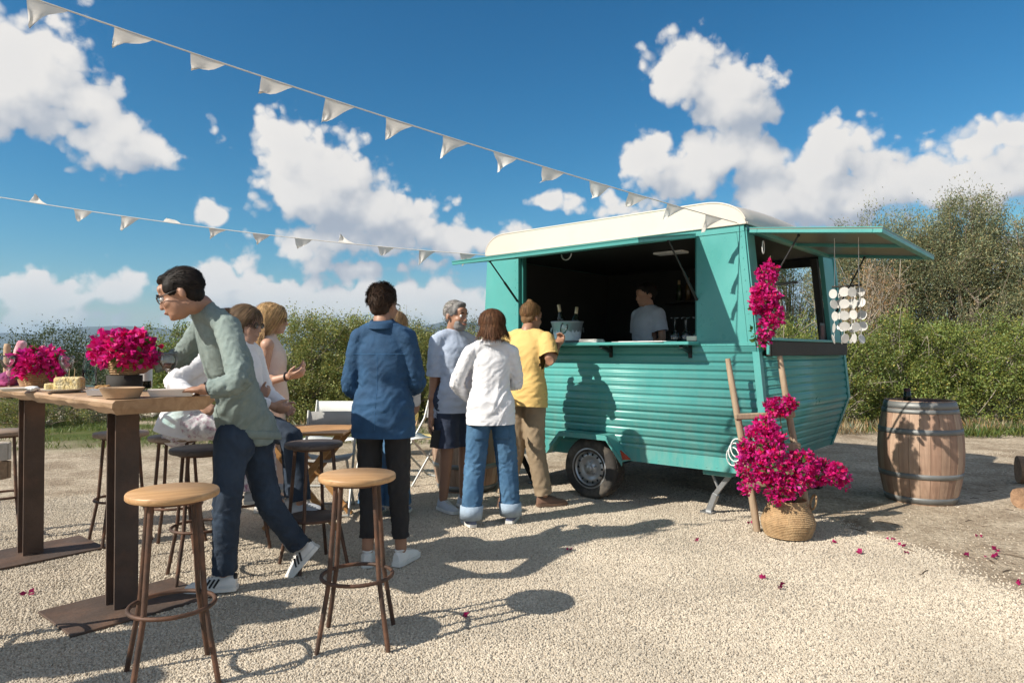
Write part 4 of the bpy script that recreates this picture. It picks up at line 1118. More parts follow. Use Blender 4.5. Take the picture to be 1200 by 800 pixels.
for k in range(6): m.ell((RNG.uniform(-.008, .008), RNG.uniform(-.008, .008), .018 + .018 * k), (.024, .024, .009), Matrix.Rotation(RNG.uniform(-.5, .5), 3, 'X'), 10, 6)
m.build('lemon_slice', mat('lemon_flesh', (.62, .47, .06), .5, .2, 30), lem)
m = MB(); m.box((0, 0, .15), (.05, .025, .30), None, .004); o = m.build('cutting_board', wood_mat('pale_board', (.42, .30, .19), (.32, .21, .12), 'Z')); o.location = on_counter(1.00, .30) ; o.rotation_euler = (-.05, 0, CRZ); tag(o, 'upright wooden board leaning at the pillar end of the counter', 'board')
m = MB()
for k in range(9): m.box((RNG.uniform(-.008, .008), RNG.uniform(-.008, .008), .0025 + .003 * k), (.17, .13, .0026), Matrix.Rotation(RNG.uniform(-.12, .12), 3, 'Z'))
o = m.build('napkin_stack', WHITEP); o.location = on_counter(.12, -.13, 1.380); o.rotation_euler = (0, 0, CRZ); tag(o, 'small stack of white napkins on the outer counter shelf', 'napkins')
for k, (u, v, a) in enumerate([(.52, -.10, .1), (.72, -.12, -.06)]):
    m = MB(); m.box((0, 0, .002), (.30, .20, .003)); m.box((.03, .01, .0052), (.26, .18, .003), Matrix.Rotation(.08, 3, 'Z'))
    o = m.build('menu_sheet', WHITEP); o.location = on_counter(u, v, 1.380); o.rotation_euler = (0, 0, CRZ + a); tag(o, ['white paper sheets lying on the counter shelf below the vendor', 'white paper sheets lying on the counter shelf by the upturned glasses'][k], 'paper')
m = MB(); m.box((0, 0, .02), (.09, .12, .04), None, .004); o = m.build('card_box', mat('pale_card', (.72, .66, .54), .8, .1, 8)); o.location = on_counter(1.0, .06, 1.386); o.rotation_euler = (0, 0, CRZ); tag(o, 'small pale cardboard box at the pillar end of the counter', 'box')

# bottles and jars on the dim back shelf
for k, (u, c_) in enumerate(((-.15, (.03, .05, .02)), (-.04, (.10, .06, .02)), (.08, (.02, .03, .02)), (.20, (.14, .11, .05)), (.36, (.03, .02, .02)), (.50, (.05, .07, .04)))):
    bottle('shelf_bottle', cw(u, CW - .20, 1.872), ['dark green', 'amber', 'black', 'pale gold', 'dark red', 'olive green'][k] + ' bottle on the dim back shelf inside the caravan', 'bottle', 'bottles on the back shelf', .24 + .02 * (k % 3), .033, mat('shelf_bottle_glass', c_, .15, .1, 5))
# ------------------------------------------------------------------ hanging discs under the end hatch
mob = empty('hanging_discs', cw(2.04, .47, 1.795), CRZ, 'strings of white shell discs hanging below the end hatch', 'hanging decoration')
DISC = mat('white_shell_disc', (.60, .585, .55), .45, .12, 14)
m = MB(); m.tube([(-.10, -.02, 0), (.10, .02, .005)], .007, 8); m.build('rod', BOARD, mob)
for sx in (-.085, .085):
    m = MB(); m.tube([(sx, 0, 0), (sx, 0, .375)], .0025, 6); m.build('hanging_cord', WHITEP, mob)
dme = MB().lathe([(.001, -.0016), (.036, -.0016), (.036, .0016), (.001, .0016)], n=20, smooth=False).mesh('disc', DISC)
for c, (x, y) in enumerate([(-.085, -.02), (-.05, .05), (-.012, -.03), (.03, .03), (.06, -.03), (.088, .05)]):
    m = MB(); m.tube([(x, y * .2, 0), (x, y, -.42)], .0015, 5); m.build('hanging_cord', WHITEP, mob)
    for r in range(5):
        d = link('disc', dme, mob, (x + RNG.normal(0, .006), y, -.045 - .088 * r + RNG.normal(0, .004)))
        d.rotation_euler = (math.pi / 2 + RNG.normal(0, .12), 0, RNG.uniform(-1.2, 1.2))
# ------------------------------------------------------------------ bar stools
SEATW = wood_mat('honey_oak_seat', (.56, .34, .165), (.40, .22, .095), 'X', 1.0, .45, .12)
SEATG = wood_mat('weathered_grey_seat', (.34, .255, .19), (.22, .16, .12), 'X', 1.0, .7, .2)
SEATD = wood_mat('dark_worn_seat', (.12, .090, .075), (.07, .05, .04), 'X', 1.0, .6, .2)
RUST = mat('rusty_brown_steel', (.070, .042, .030), .62, .3, 9, .25, 45, metal=.25, second=(.16, .075, .042), sscale=7, smix=.56)
RUSTD = mat('dark_rusted_steel', (.085, .058, .044), .75, .3, 6, .3, 45, metal=.1, second=(.14, .078, .05), sscale=4, smix=.58)
def make_stool(name, loc, rz, seat, label, group='bar stools', s=1.0, plate=False, ztop=.745):
    o = empty(name, loc, rz, label, 'stool', group)
    R = .172
    m = MB(); m.lathe([(R * .96, ztop - .028), (R, ztop - .022), (R, ztop - .006), (R * .975, ztop), (.002, ztop)], n=36); m.build('seat', seat, o)
    m = MB(); m.tube([Vector((.120 * math.cos(t), .120 * math.sin(t), ztop - .036)) for t in np.linspace(0, 2 * math.pi, 25)[:-1]], .008, 6, closed=True); m.build('seat_ring', RUST, o)
    for k in range(4):
        a = math.pi / 4 + k * math.pi / 2
        c, sn = math.cos(a), math.sin(a)
        pts = [(.118 * c, .118 * sn, ztop - .03), (.135 * c, .135 * sn, .5), (.152 * c, .152 * sn, .30), (.168 * c, .168 * sn, .22), (.215 * c, .215 * sn, 0.0)]
        m = MB(); m.tube(pts, [.0108] * 5, 10); m.build('leg', RUST, o)
    m = MB(); m.tube([Vector((.158 * math.cos(t), .158 * math.sin(t), .29)) for t in np.linspace(0, 2 * math.pi, 33)[:-1]], .0090, 8, closed=True); m.build('foot_ring', RUST, o)
    if plate:
        m = MB(); m.lathe([(.15, .285), (.152, .29), (.152, .30), (.002, .302)], n=28); m.build('foot_plate', RUSTD, o)
    o.scale = (s, s, s)
    return o
def seat_at(px, py, z=.745):
    g = G(px, py, z); return (g.x, g.y, 0)
make_stool('bar_stool', seat_at(419, 555), .10, SEATW, 'bar stool with honey oak seat standing alone in front of the denim shirt')
make_stool('bar_stool', seat_at(203, 574), .55, SEATW, 'bar stool with honey oak seat in front of the leaning man, by the table')
make_stool('bar_stool', seat_at(6, 504), .3, SEATG, 'bar stool with pale seat behind the table, past its left leg')
make_stool('bar_stool', seat_at(142, 506), .8, SEATG, 'bar stool with pale seat behind the table, between its legs')
make_stool('bar_stool', seat_at(207, 510), .2, SEATG, 'bar stool with grey-brown seat carrying the person in white')
make_stool('bar_stool', seat_at(236, 524), .6, SEATD, 'bar stool with dark seat just behind the leaning man')
make_stool('bar_stool', (-1.80, 4.62, 0), .4, SEATD, 'bar stool under the sunglasses wearer in dark jeans')
make_stool('bar_stool', seat_at(368, 518), .7, SEATD, 'dark bar stool with a foot plate beside the crossed-leg table', 'bar stools', 1.0, True)
make_stool('bar_stool', (-2.42, 2.92, 0), .5, SEATG, 'bar stool carrying the wooden crate at the left edge', 'bar stools')
# crate on that stool
cr = empty('wooden_crate', (-2.40, 2.92, .746), -.35, 'wooden slat crate with a pale upper board on a stool', 'crate')
CRW = wood_mat('rough_crate_wood', (.30, .20, .12), (.19, .12, .07), 'X', 1, .8, .3); CRP = wood_mat('pale_crate_board', (.52, .47, .41), (.42, .37, .31), 'X', 1, .8, .2)
for s in (-1, 1):
    for k, (z, h, mt_) in enumerate(((.042, .075, CRW), (.122, .075, CRP))):
        m = MB(); m.box((0, s * .13, z), (.36, .014, h), None, .002); m.build('slat', mt_, cr)
        m = MB(); m.box((s * .175, 0, z), (.014, .24, h), None, .002); m.build('slat', mt_, cr)
    for q in (-1, 1):
        m = MB(); m.box((s * .155, q * .112, .08), (.022, .022, .158)); m.build('corner_block', CRW, cr)
m = MB(); m.box((0, 0, .006), (.33, .245, .010)); m.build('bottom_board', CRW, cr)

# ------------------------------------------------------------------ high table
TABW = wood_mat('live_edge_slab', (.47, .315, .195), (.33, .205, .115), 'X', .6, .55, .22)
TE, TW = Vector((-.774, .633, 0)).normalized(), Vector((.633, .774, 0)).normalized()
TO = Vector((-1.99, 3.50, 0)); TZ = 1.088
tab = empty('high_table', TO, math.atan2(TE.y, TE.x), 'tall live-edge wooden table on two rusty steel beam legs', 'table')
def tp(s, w, z=TZ): return TO + TE * s + TW * w + Vector((0, 0, z))   # point on the table: s along, w across (away from the lens)
def table_top():
    rings = []
    xs = np.linspace(-.50, 2.25, 46)
    n1 = fbm(np.stack([xs * 3.1, xs * 0, xs * 0 + 1], 1), 4) ; n2 = fbm(np.stack([xs * 2.3, xs * 0 + 5, xs * 0 + 1], 1), 4); n3 = fbm(np.stack([xs * 4.1, xs * 0 + 9, xs * 0 + 1], 1), 4)
    for i, x in enumerate(xs):
        f = .235 + n1[i] * .018; bkk = -.225 - n2[i] * .015; t = .060 + n3[i] * .016 + .014 * math.exp(-((x + .35) / .25) ** 2)
        k = .05 if i == 0 else 0
        # local: x along, y across (towards the lens is +y here because TW is -y of the rotated frame)
        rings.append([Vector((x, f - .012, TZ - .004)), Vector((x, f, TZ - .016)), Vector((x + k * .4, f - .006 + n3[i] * .006, TZ - t * .55)), Vector((x + k, f - .035, TZ - t)), Vector((x + k, bkk + .03, TZ - t)), Vector((x, bkk, TZ - .03)), Vector((x, bkk + .012, TZ - .003)), Vector((x, 0, TZ))])
    m = MB(); m.loft(rings, True, False); m.build('table_top', TABW, tab)
table_top()
for s in (0.0, 1.42):
    m = MB()
    for q in (-1, 1): m.box((s + q * .052, 0, .514), (.010, .112, .998))
    m.box((s, 0, .514), (.094, .009, .998))
    leg = m.build('beam_leg', RUSTD, tab)
    m = MB(); m.cyl((s + .057, .03, .86), (s + .064, .03, .86), .012, 6); m.build('bolt', STEELG, leg)
    m = MB(); m.box((s, -.03, .006), (.46, .66, .012), None, .002); m.build('base_plate', RUSTD, tab)
    m = MB(); m.box((s, 0, 1.0165), (.22, .30, .008)); m.build('top_plate', RUSTD, tab)

# ------------------------------------------------------------------ barrels
STAVE = [wood_mat('oak_stave_%s' % n, a, b, 'Z', .7, .7, .25) for n, a, b in (('warm', (.43, .285, .20), (.32, .205, .14)), ('reddish', (.39, .245, .17), (.28, .17, .115)), ('pale', (.48, .335, .235), (.36, .24, .165)))]
HOOP = mat('dull_zinc_hoop', (.22, .225, .22), .55, .2, 6, .1, 30, metal=.5)
def barrel(name, loc, label, rz=0.0, h=.88, rb=.335, rt=.270):
    o = empty(name, loc, rz, label, 'barrel', 'oak barrels')
    def r(z):
        t = 2 * z / h - 1
        return rb - (rb - rt) * abs(t) ** 2.0
    n = 26; zs = np.linspace(0.0, h, 11)
    for k in range(n):
        w = 2 * math.pi / n; a0 = k * w + .004; a1 = (k + 1) * w - .004
        rr = 1.0 + random.uniform(-.004, .004)
        V = []; F = []
        for z in zs:
            for (rad, a) in ((r(z) * rr, a0), (r(z) * rr * 1.001, (a0 + a1) / 2), (r(z) * rr, a1), (r(z) - .022, a1), (r(z) - .022, a0)):
                V.append(Vector((rad * math.cos(a), rad * math.sin(a), z)))
        for i in range(10):
            for j in range(5): F.append((i * 5 + j, i * 5 + (j + 1) % 5, (i + 1) * 5 + (j + 1) % 5, (i + 1) * 5 + j))
        F += [(4, 3, 2, 1, 0), (50, 51, 52, 53, 54)]
        m = MB(); m.add(V, F); m.build('stave', STAVE[(k * 7 + k // 3) % 3], o)
    for z0, z1 in ((0.012, .062), (.225, .268), (.60, .645), (.775, .812), (.816, .872)):
        m = MB(); m.lathe([(r(z0) - .004, z0), (r(z0) + .0045, z0), (r((z0 + z1) / 2) + .005, (z0 + z1) / 2), (r(z1) + .0045, z1), (r(z1) - .004, z1)], n=48, cap=False); m.build('hoop', HOOP, o)
    m = MB(); m.lathe([(.255, h - .045), (.255, h - .028), (.002, h - .028)], n=40); m.build('barrel_head', STAVE[1], o)
    return o
bp = Vector(((1077 - 600) / 800 * 6.05, 6.05, gz(3.6, 6.05)))
barrel('oak_barrel', bp, 'weathered oak barrel with zinc hoops on bare earth beyond the caravan', .3)
barrel('oak_barrel', Vector((-.43, 6.55, 0)), 'oak barrel behind the bearded man, half hidden by legs', .8)
bottle('wine_bottle', bp + Vector((-.08, .05, .852)), 'dark wine bottle standing on the oak barrel top', 'bottle', None, .125, .032, cap=mat('dark_red_capsule', (.05, .012, .015), .5, .2, 8), neck=.024)
m = MB(); m.lathe([(.15, 0), (.16, .012), (.155, .016), (.14, .006), (.002, .006)], n=28, cap=False); o = m.build('slate_tray', mat('dark_wine_tray', (.06, .02, .022), .6, .2, 9), None, bp + Vector((.03, .0, .852))); tag(o, 'dark round tray lying on the oak barrel top', 'tray')

# ------------------------------------------------------------------ ladder
LADW = wood_mat('bleached_pine', (.46, .345, .235), (.32, .225, .145), 'Z', .7, .8, .25)
lad = empty('wooden_ladder', (2.0, 5.02, 0), 0, 'short rustic wooden ladder leaning at the caravan corner', 'ladder')
fl, fr = Vector((1.775, 4.98, 0)), Vector((2.18, 5.02, 0))
tl, tr = P(854, 420, 5.06), P(914, 417, 5.10)
for a, b, seed in ((fl, tl, 1), (fr, tr, 2)):
    pts = [a.lerp(b, t) - lad.location + Vector((.008 * math.sin(4 * t + seed), 0, 0)) for t in np.linspace(0, 1, 8)]
    m = MB(); m.tube(pts, [.026, .027, .026, .025, .025, .024, .023, .019], 8); m.build('rail', LADW, lad)
for t, flat in ((.27, .05), (.475, .055), (.66, .045)):
    a, b = fl.lerp(tl, t) - lad.location, fr.lerp(tr, t) - lad.location
    d = (b - a).normalized()
    m = MB(); m.bar(a - d * .03 + Vector((0, -.02, 0)), b + d * .03 + Vector((0, -.02, 0)), .028, flat, (0, 0, 1), .008); m.build('rung', LADW, lad)

# ------------------------------------------------------------------ bougainvillea
BRACT = leaf_mat('magenta_bract', (.74, .014, .245), .42, .55)
BLEAF = leaf_mat('bougainvillea_leaf', (.085, .16, .032), .35)
BSTEM = mat('woody_stem', (.13, .095, .06), .9, .2, 20)
BASKW = mat('woven_palm_basket', (.46, .31, .165), .85, .2, 30, .8, 90, second=(.38, .245, .125), sscale=12)
def blossoms(name, clumps, n, size, parent, origin, only_shell=.45):
    """clumps: (center, (rx, ry, rz)) ; three papery bracts per flower"""
    cs = np.array([list(c) for c, r in clumps]); rs = np.array([list(r) for c, r in clumps])
    w = (rs[:, 0] * rs[:, 2]); k = RNG.choice(len(clumps), n, p=w / w.sum())
    u = RNG.normal(size=(n, 3)); u /= np.linalg.norm(u, axis=1)[:, None]
    p = cs[k] + u * rs[k] * (RNG.uniform(only_shell, 1.05, n) ** .6)[:, None] - np.array(origin)
    wob = fbm(p * 22.0, 2); p = p + u * (wob * .020)[:, None]
    pts = []; dirs = []; tn = []
    hue = RNG.normal(0, 1, n)
    for j in range(3):
        d = u * .75 + RNG.normal(size=(n, 3)) * .7; dirs.append(d); pts.append(p + RNG.normal(size=(n, 3)) * size * .1)
        b = RNG.uniform(.72, 1.18, n)[:, None]
        tn.append(np.concatenate([b * np.ones((n, 1)), b * (1 + .9 * np.clip(hue, -.8, 2))[:, None], b * (1 + .28 * hue[:, None])], 1))
    me = leaf_mesh(name, np.concatenate(pts), np.concatenate(dirs), size, size * .82, BRACT, np.clip(np.concatenate(tn), .05, 4), .5)
    o = link(name, me, parent); o['kind'] = 'stuff'
    n2 = n // 4; i = RNG.choice(n, n2)
    me = leaf_mesh('foliage', p[i] * 1.0 - u[i] * .006, u[i] * .6 + RNG.normal(size=(n2, 3)), size * 1.5, size * .8, BLEAF, tones(n2), .3)
    o2 = link('foliage', me, parent); o2['kind'] = 'stuff'
    return o
bb = Vector((1.945, 4.83, 0))
bg_ = empty('potted_bougainvillea', bb, 0, 'belly basket of magenta bougainvillea at the foot of the ladder', 'potted plant')
prof = [(q[0] * .92, q[1] * .90) for q in [(.125, 0), (.165, .012), (.190, .085), (.196, .125), (.192, .135), (.172, .19), (.145, .245), (.128, .262), (.138, .29), (.132, .292), (.118, .262), (.15, .18), (.16, .10), (.11, .02), (.002, .018)]]
m = MB(); m.lathe(prof, n=36, cap=False); bk_ = m.build('basket', BASKW, bg_)
wv = MB()
for z in np.arange(.02, .262, .0125):
    r = float(np.interp(z, [0, .012, .085, .125, .135, .19, .245, .262], [.125, .165, .19, .196, .192, .172, .145, .128]))
    r *= .92
    wv.tube([Vector(((r - .0015 + .0012 * math.sin(14 * t)) * math.cos(t), (r - .0015 + .0012 * math.sin(14 * t)) * math.sin(t), z * .9)) for t in np.linspace(0, 2 * math.pi, 41)[:-1]], .0058, 5, closed=True)
o = wv.build('weave', BASKW, bk_); o['kind'] = 'stuff'
m = MB(); m.tube([Vector((.18 + .012 * math.cos(t), .04 * math.sin(t), .24 + .05 * math.cos(t))) for t in np.linspace(0, 2 * math.pi, 16)], .008, 6); m.build('basket_handle', BASKW, bk_)
def C3(px, py, Y, rx, ry=None, rz=None):
    k = Y / FPX
    k *= .88
    return (P(px, py, Y), (rx * k, (ry if ry is not None else rx) * k, (rz if rz is not None else rx) * k))
cl = [C3(895, 515, 4.82, 26, 22, 24), C3(880, 545, 4.75, 18), C3(905, 545, 4.72, 24, 18, 24), C3(925, 560, 4.70, 28, 20, 20), C3(940, 545, 4.80, 20), C3(968, 555, 4.82, 24, 18, 14), C3(985, 562, 4.82, 11), C3(965, 545, 4.86, 12, 12, 8), C3(912, 578, 4.70, 18, 14, 12), C3(897, 500, 4.88, 14), C3(873, 525, 4.8, 10), C3(878, 570, 4.75, 12), C3(905, 503, 4.9, 6)]
blossoms('blossom', cl, 1500, .031, bg_, bb)
cl2 = [C3(912, 477, 4.96, 19, 12, 11), C3(903, 503, 4.95, 8), C3(922, 474, 4.96, 9)]
blossoms('blossom', cl2, 330, .028, bg_, bb)
m = MB()
for (px, py, Y) in [(895, 515, 4.82), (912, 477, 4.96), (968, 555, 4.82), (940, 545, 4.8), (880, 545, 4.75), (903, 500, 4.9), (985, 562, 4.82)]:
    e = P(px, py, Y) - bb; s = Vector((random.uniform(-.05, .05), random.uniform(-.05, .05), .22)); mid = s.lerp(e, .5) + Vector((random.uniform(-.03, .03), 0, .06))
    m.tube([Vector(q) for q in bez(s, mid, e, 8)], list(np.linspace(.007, .003, 8)), 6)
m.build('stem', BSTEM, bg_)
hb = cw(1.47, -.03, 1.60)
hg = empty('hanging_bougainvillea', hb, 0, 'magenta bougainvillea spray hanging down the caravan corner', 'flowers')
Yh = 5.02
cl3 = [C3(899, 322, Yh + .02, 12, 12, 12), C3(897, 345, Yh, 17, 14, 14), C3(893, 355, Yh, 16, 13, 14), C3(905, 368, Yh, 14, 12, 17), C3(898, 385, Yh, 10, 9, 14), C3(897, 399, Yh, 9, 8, 7), C3(890, 340, Yh, 9), C3(903, 315, Yh + .02, 9)]
blossoms('blossom', cl3, 780, .029, hg, hb)
m = MB(); m.tube([P(903, 300, Yh + .05) - hb, P(898, 330, Yh + .02) - hb, P(896, 365, Yh + .02) - hb, P(888, 395, Yh + .03) - hb, P(891, 408, Yh + .04) - hb], [.004] * 5, 6); m.build('stem', BSTEM, hg)
lp = np.array([list(P(887 + RNG.normal(0, 2.5), 378 + 6 * k + RNG.normal(0, 2), Yh) - hb) for k in range(5) for _ in range(4)])
o = link('leaf_sprig', leaf_mesh('leaf_sprig', lp, RNG.normal(size=lp.shape), .045, .026, BLEAF, tones(len(lp))), hg); o['kind'] = 'stuff'

bg_.scale = (1, 1, 1)
# ------------------------------------------------------------------ bunting
FLAGM = leaf_mat('white_bunting_cloth', (.82, .79, .74), .35, .9)
CORD = mat('white_cotton_cord', (.70, .67, .62), .9, .1, 30)
def bunting(name, label, A, B, n_flags, spacing, start, sag, seed, flip=.0):
    A, B = Vector(A), Vector(B); ln = (B - A).length
    o = empty(name, A, 0, label, 'bunting', 'flag strings')
    def at(s):
        t = s / ln; return A.lerp(B, t) + Vector((0, 0, -sag * 4 * t * (1 - t)))
    m = MB(); m.tube([at(s) - A for s in np.linspace(0, ln, 60)], .0042, 5); m.build('string', CORD, o)
    rnd = random.Random(seed)
    for k in range(n_flags):
        s0 = start + k * spacing + rnd.uniform(-.015, .015); w = .172; h = .135 * rnd.uniform(.85, 1.08)
        p0, p1 = at(s0), at(s0 + w)
        d = (p1 - p0).normalized(); side = d.cross(Vector((0, 0, 1))).normalized()
        up = rnd.random() < flip
        lift = rnd.uniform(-.2, .55); swing = rnd.uniform(.15, .8)
        dn = Vector((0, 0, -1)) * math.cos(swing) + side * math.sin(swing) * (1 if rnd.random() < .85 else -1)
        if up: dn = Vector((0, 0, .65)) + side * .5
        tip_s = w * (.78 + .30 * rnd.random())        # blown towards the far end of the string
        N_ = 6; V = []; F = []
        for i in range(N_ + 1):
            v = i / N_
            a = p0.lerp(p0 + d * tip_s, v); b = p1.lerp(p0 + d * tip_s, v)
            for j in range(N_ + 1):
                u = j / N_
                q = a.lerp(b, u) + dn * h * v * (1 - lift * .35 * v)
                q += side * (.022 * math.sin(6.5 * u + 5 * v + seed + k) * v) + Vector((0, 0, .018 * math.sin(4.2 * v + k) * v)) - Vector((0, 0, .006 * math.sin(math.pi * u) * (1 - v)))
                V.append(q - A)
        for i in range(N_):
            for j in range(N_):
                q = i * (N_ + 1) + j; F.append((q, q + 1, q + N_ + 2, q + N_ + 1))
        me = arr_mesh('flag', np.array([list(v) for v in V]), np.array(F), FLAGM, True, np.ones((len(V), 4)))
        link('flag', me, o)
A1 = cw(1.40, -.04, 2.285); D1 = (Vector((-2.02, 3.26, 3.03)) - A1)
bunting('bunting', 'string of white triangular flags tied to the caravan corner above the ladder', A1, A1 + D1 * 1.95, 21, .352, .16, .13, 3, .06)
A2 = cw(-1.245, -.03, 2.285); D2 = Vector((-4.85, 6.4, 2.86)) - A2
bunting('bunting', 'string of white triangular flags tied to the caravan end beside the serving hatch', A2, A2 + D2 * 1.45, 15, .41, .10, .12, 11, .22)

# ------------------------------------------------------------------ small things on the ground
PETAL = leaf_mat('fallen_petal', (.42, .012, .12), .3)
for i, (px, py) in enumerate([(33, 697), (541, 722), (667, 645), (816, 633), (912, 688), (897, 678), (981, 636), (1056, 640), (1063, 648), (1147, 628), (1165, 645), (1170, 652), (1160, 654), (1195, 684), (1010, 650), (1134, 652), (879, 613), (1044, 634)]):
    g = G(px, py); zz = gz(g.x, g.y) + .010
    pts = np.array([[RNG.normal(0, .006), RNG.normal(0, .006), .002 * k] for k in range(3)]); dr = RNG.normal(size=(3, 3)); dr[:, 2] = np.abs(dr[:, 2]) * .4 + .1
    o = link('fallen_petal', leaf_mesh('fallen_petal', pts, dr, .034, .028, PETAL, np.array([[1, 1, 1]] * 3) * RNG.uniform(.6, 1.3, (3, 1)), .5), None, (g.x, g.y, zz))
    zone = 'on bare earth in front of the barrel' if px > 1000 else 'on the gravel in front of the belly basket' if px > 850 else 'on the gravel in front of the caravan' if px > 600 else 'on the gravel beside the lone oak stool' if px > 300 else 'on the gravel between the table legs'
    tag(o, 'fallen magenta bougainvillea petal ' + zone, 'petal', 'fallen petals')
ROCK = mat('pale_field_stone', (.42, .39, .34), .9, .25, 5, .5, 18)
def rock(name, loc, r, label, material, seed, group):
    b = MB(); b.ell((0, 0, 0), r, None, 14, 9); V = np.array([list(v) for v in b.v])
    V = V * (1 + .30 * fbm(V * (1.6 / max(r)) + seed * 3.1, 3)[:, None])
    b.v = [Vector(v) for v in V]
    o = b.build(name, material, None, loc); o.rotation_euler = (0, 0, seed); tag(o, label, 'rock', group)
for k, (px, py, w) in enumerate([(72, 489, 12), (95, 487, 16), (123, 483, 11), (108, 480, 8), (60, 493, 9), (183, 484, 15), (166, 486, 9), (38, 497, 10), (205, 486, 8), (146, 481, 8)]):
    g = G(px, py + 3); s = w * g.y / 800
    rock('field_stone', (g.x, g.y, gz(g.x, g.y) + s * .15), (s * .55, s * .4, s * .34), ('large ' if w > 11 else 'small ') + 'pale field stone in the row beyond the grass', ROCK, k, 'row of field stones')
LOGM = wood_mat('split_log', (.36, .22, .13), (.20, .12, .07), 'X', .8, .85, .5)
def log(loc, rz, r, ln, label):
    b = MB(); xs = np.linspace(-ln / 2, ln / 2, 7)
    b.loft([[Vector((x, r * (1 + .1 * math.sin(3 * a + x * 9)) * math.cos(a), r * .95 * (1 + .08 * math.sin(2 * a + x * 5)) * math.sin(a))) for a in np.linspace(0, 2 * math.pi, 15)[:-1]] for x in xs], True, True)
    o = b.build('cut_log', LOGM, None, loc); o.rotation_euler = (0, 0, rz); tag(o, label, 'log', 'cut logs')
g = G(1200, 592); log((g.x + .06, g.y, .075), .5, .085, .34, 'reddish cut log lying on the bare earth, lit on its end')
g = G(1212, 566); log((g.x + .03, g.y, .12), -.4, .14, .32, 'thick grey cut log beyond the reddish one')
STK = mat('dry_stick', (.12, .085, .055), .9, .2, 20)
for k in range(26):
    px, py = RNG.uniform(985, 1195), RNG.uniform(560, 700); g = G(px, py)
    if g.x < 2.3 + (5 - g.y) * .1 or (g - bp).xy.length < .45 or py < 600 and px < 1140: continue
    a = RNG.uniform(0, 3.1); l = RNG.uniform(.03, .09); b = MB(); dv = Vector((math.cos(a), math.sin(a), 0)) * l
    b.tube([-dv, dv * .1 + Vector((.004, .006, .003)), dv], [.003, .0035, .002], 5); o = b.build('dry_twig', STK, None, (g.x, g.y, gz(g.x, g.y) + .005)); tag(o, 'short dry twig lying on the bare earth near the barrel', 'twig', 'dry twigs')

# ------------------------------------------------------------------ folding furniture behind the guests
CANV = mat('grey_canvas', (.38, .38, .365), .85, .1, 9, .2, 120); CANW = mat('white_canvas', (.72, .72, .68), .85, .06, 9, .2, 120)
ALU = mat('pale_tube_frame', (.48, .48, .45), .4, .1, 9, metal=.4)
ORW = wood_mat('orange_pine', (.50, .27, .10), (.36, .18, .06), 'X', .8, .5, .15)
def folding_chair(loc, rz, cloth, label, hb=.86, w=.46):
    o = empty('folding_chair', loc, rz, label, 'chair', 'folding garden chairs')
    for s in (-1, 1):
        x = s * w / 2
        m = MB(); m.tube([(x, .22, 0), (x, 0, .30), (x, -.20, .60), (x, -.26, hb)], .011, 8); m.build('frame_tube', ALU, o)
        m = MB(); m.tube([(x * .92, -.24, 0), (x * .92, 0, .24), (x * .92, .21, .45)], .011, 8); m.build('leg', ALU, o)
    m = MB(); m.tube([(-w / 2, .22, .012), (w / 2, .22, .012)], .010, 8); m.build('stretcher', ALU, o)
    m = MB(); m.tube([(-w * .46, -.24, .012), (w * .46, -.24, .012)], .010, 8); m.build('stretcher', ALU, o)
    xs = np.linspace(-w / 2, w / 2, 9)
    m = MB(); m.loft([[Vector((x, y, .45 - .025 * math.cos(x / w * math.pi) + dz)) for (y, dz) in ((.20, 0), (.20, .006), (-.14, .006), (-.14, 0))] for x in xs]); m.build('seat', cloth, o)
    m = MB(); m.loft([[Vector((x, -.245 - .02 * math.cos(x / w * math.pi) + dy - (z - .7) * .2, z)) for (dy, z) in ((0, hb - .19), (.008, hb - .19), (.008, hb - .01), (0, hb - .01))] for x in xs]); m.build('backrest', cloth, o)
    return o
g = P(374, 492, 5.35); folding_chair((g.x, 5.35 + .24, 0), math.pi + .1, CANV, 'folding chair with grey canvas back beside the crossed-leg table', .80, .40)
g = P(383, 480, 6.6); folding_chair((g.x + .02, 6.8, 0), math.pi - .05, CANW, 'white folding chair behind the crossed-leg table', .80, .52)
g = P(497, 520, 6.9); folding_chair((g.x - .05, 6.9, 0), 2.3, CANW, 'white folding chair beside the pale yellow scooter', .80, .40)
ft = empty('folding_table', (-1.55, 5.25, 0), .05, 'small folding pine table with crossed legs', 'table')
for k in range(5):
    m = MB(); m.box((0, -.24 + .12 * k, .70), (.62, .112, .020), None, .003); m.build('plank', ORW, ft)
for y in (-.25, .25):
    for s in (-1, 1):
        m = MB(); m.bar((s * .27, y + s * .014, .69), (-s * .27, y + s * .014, .0), .045, .022, (0, 1, 0), .003); m.build('leg', ORW, ft)
for x in (-.22, .22):
    m = MB(); m.bar((x, -.25, .08), (x, .25, .08), .03, .02); m.build('stretcher', ORW, ft)
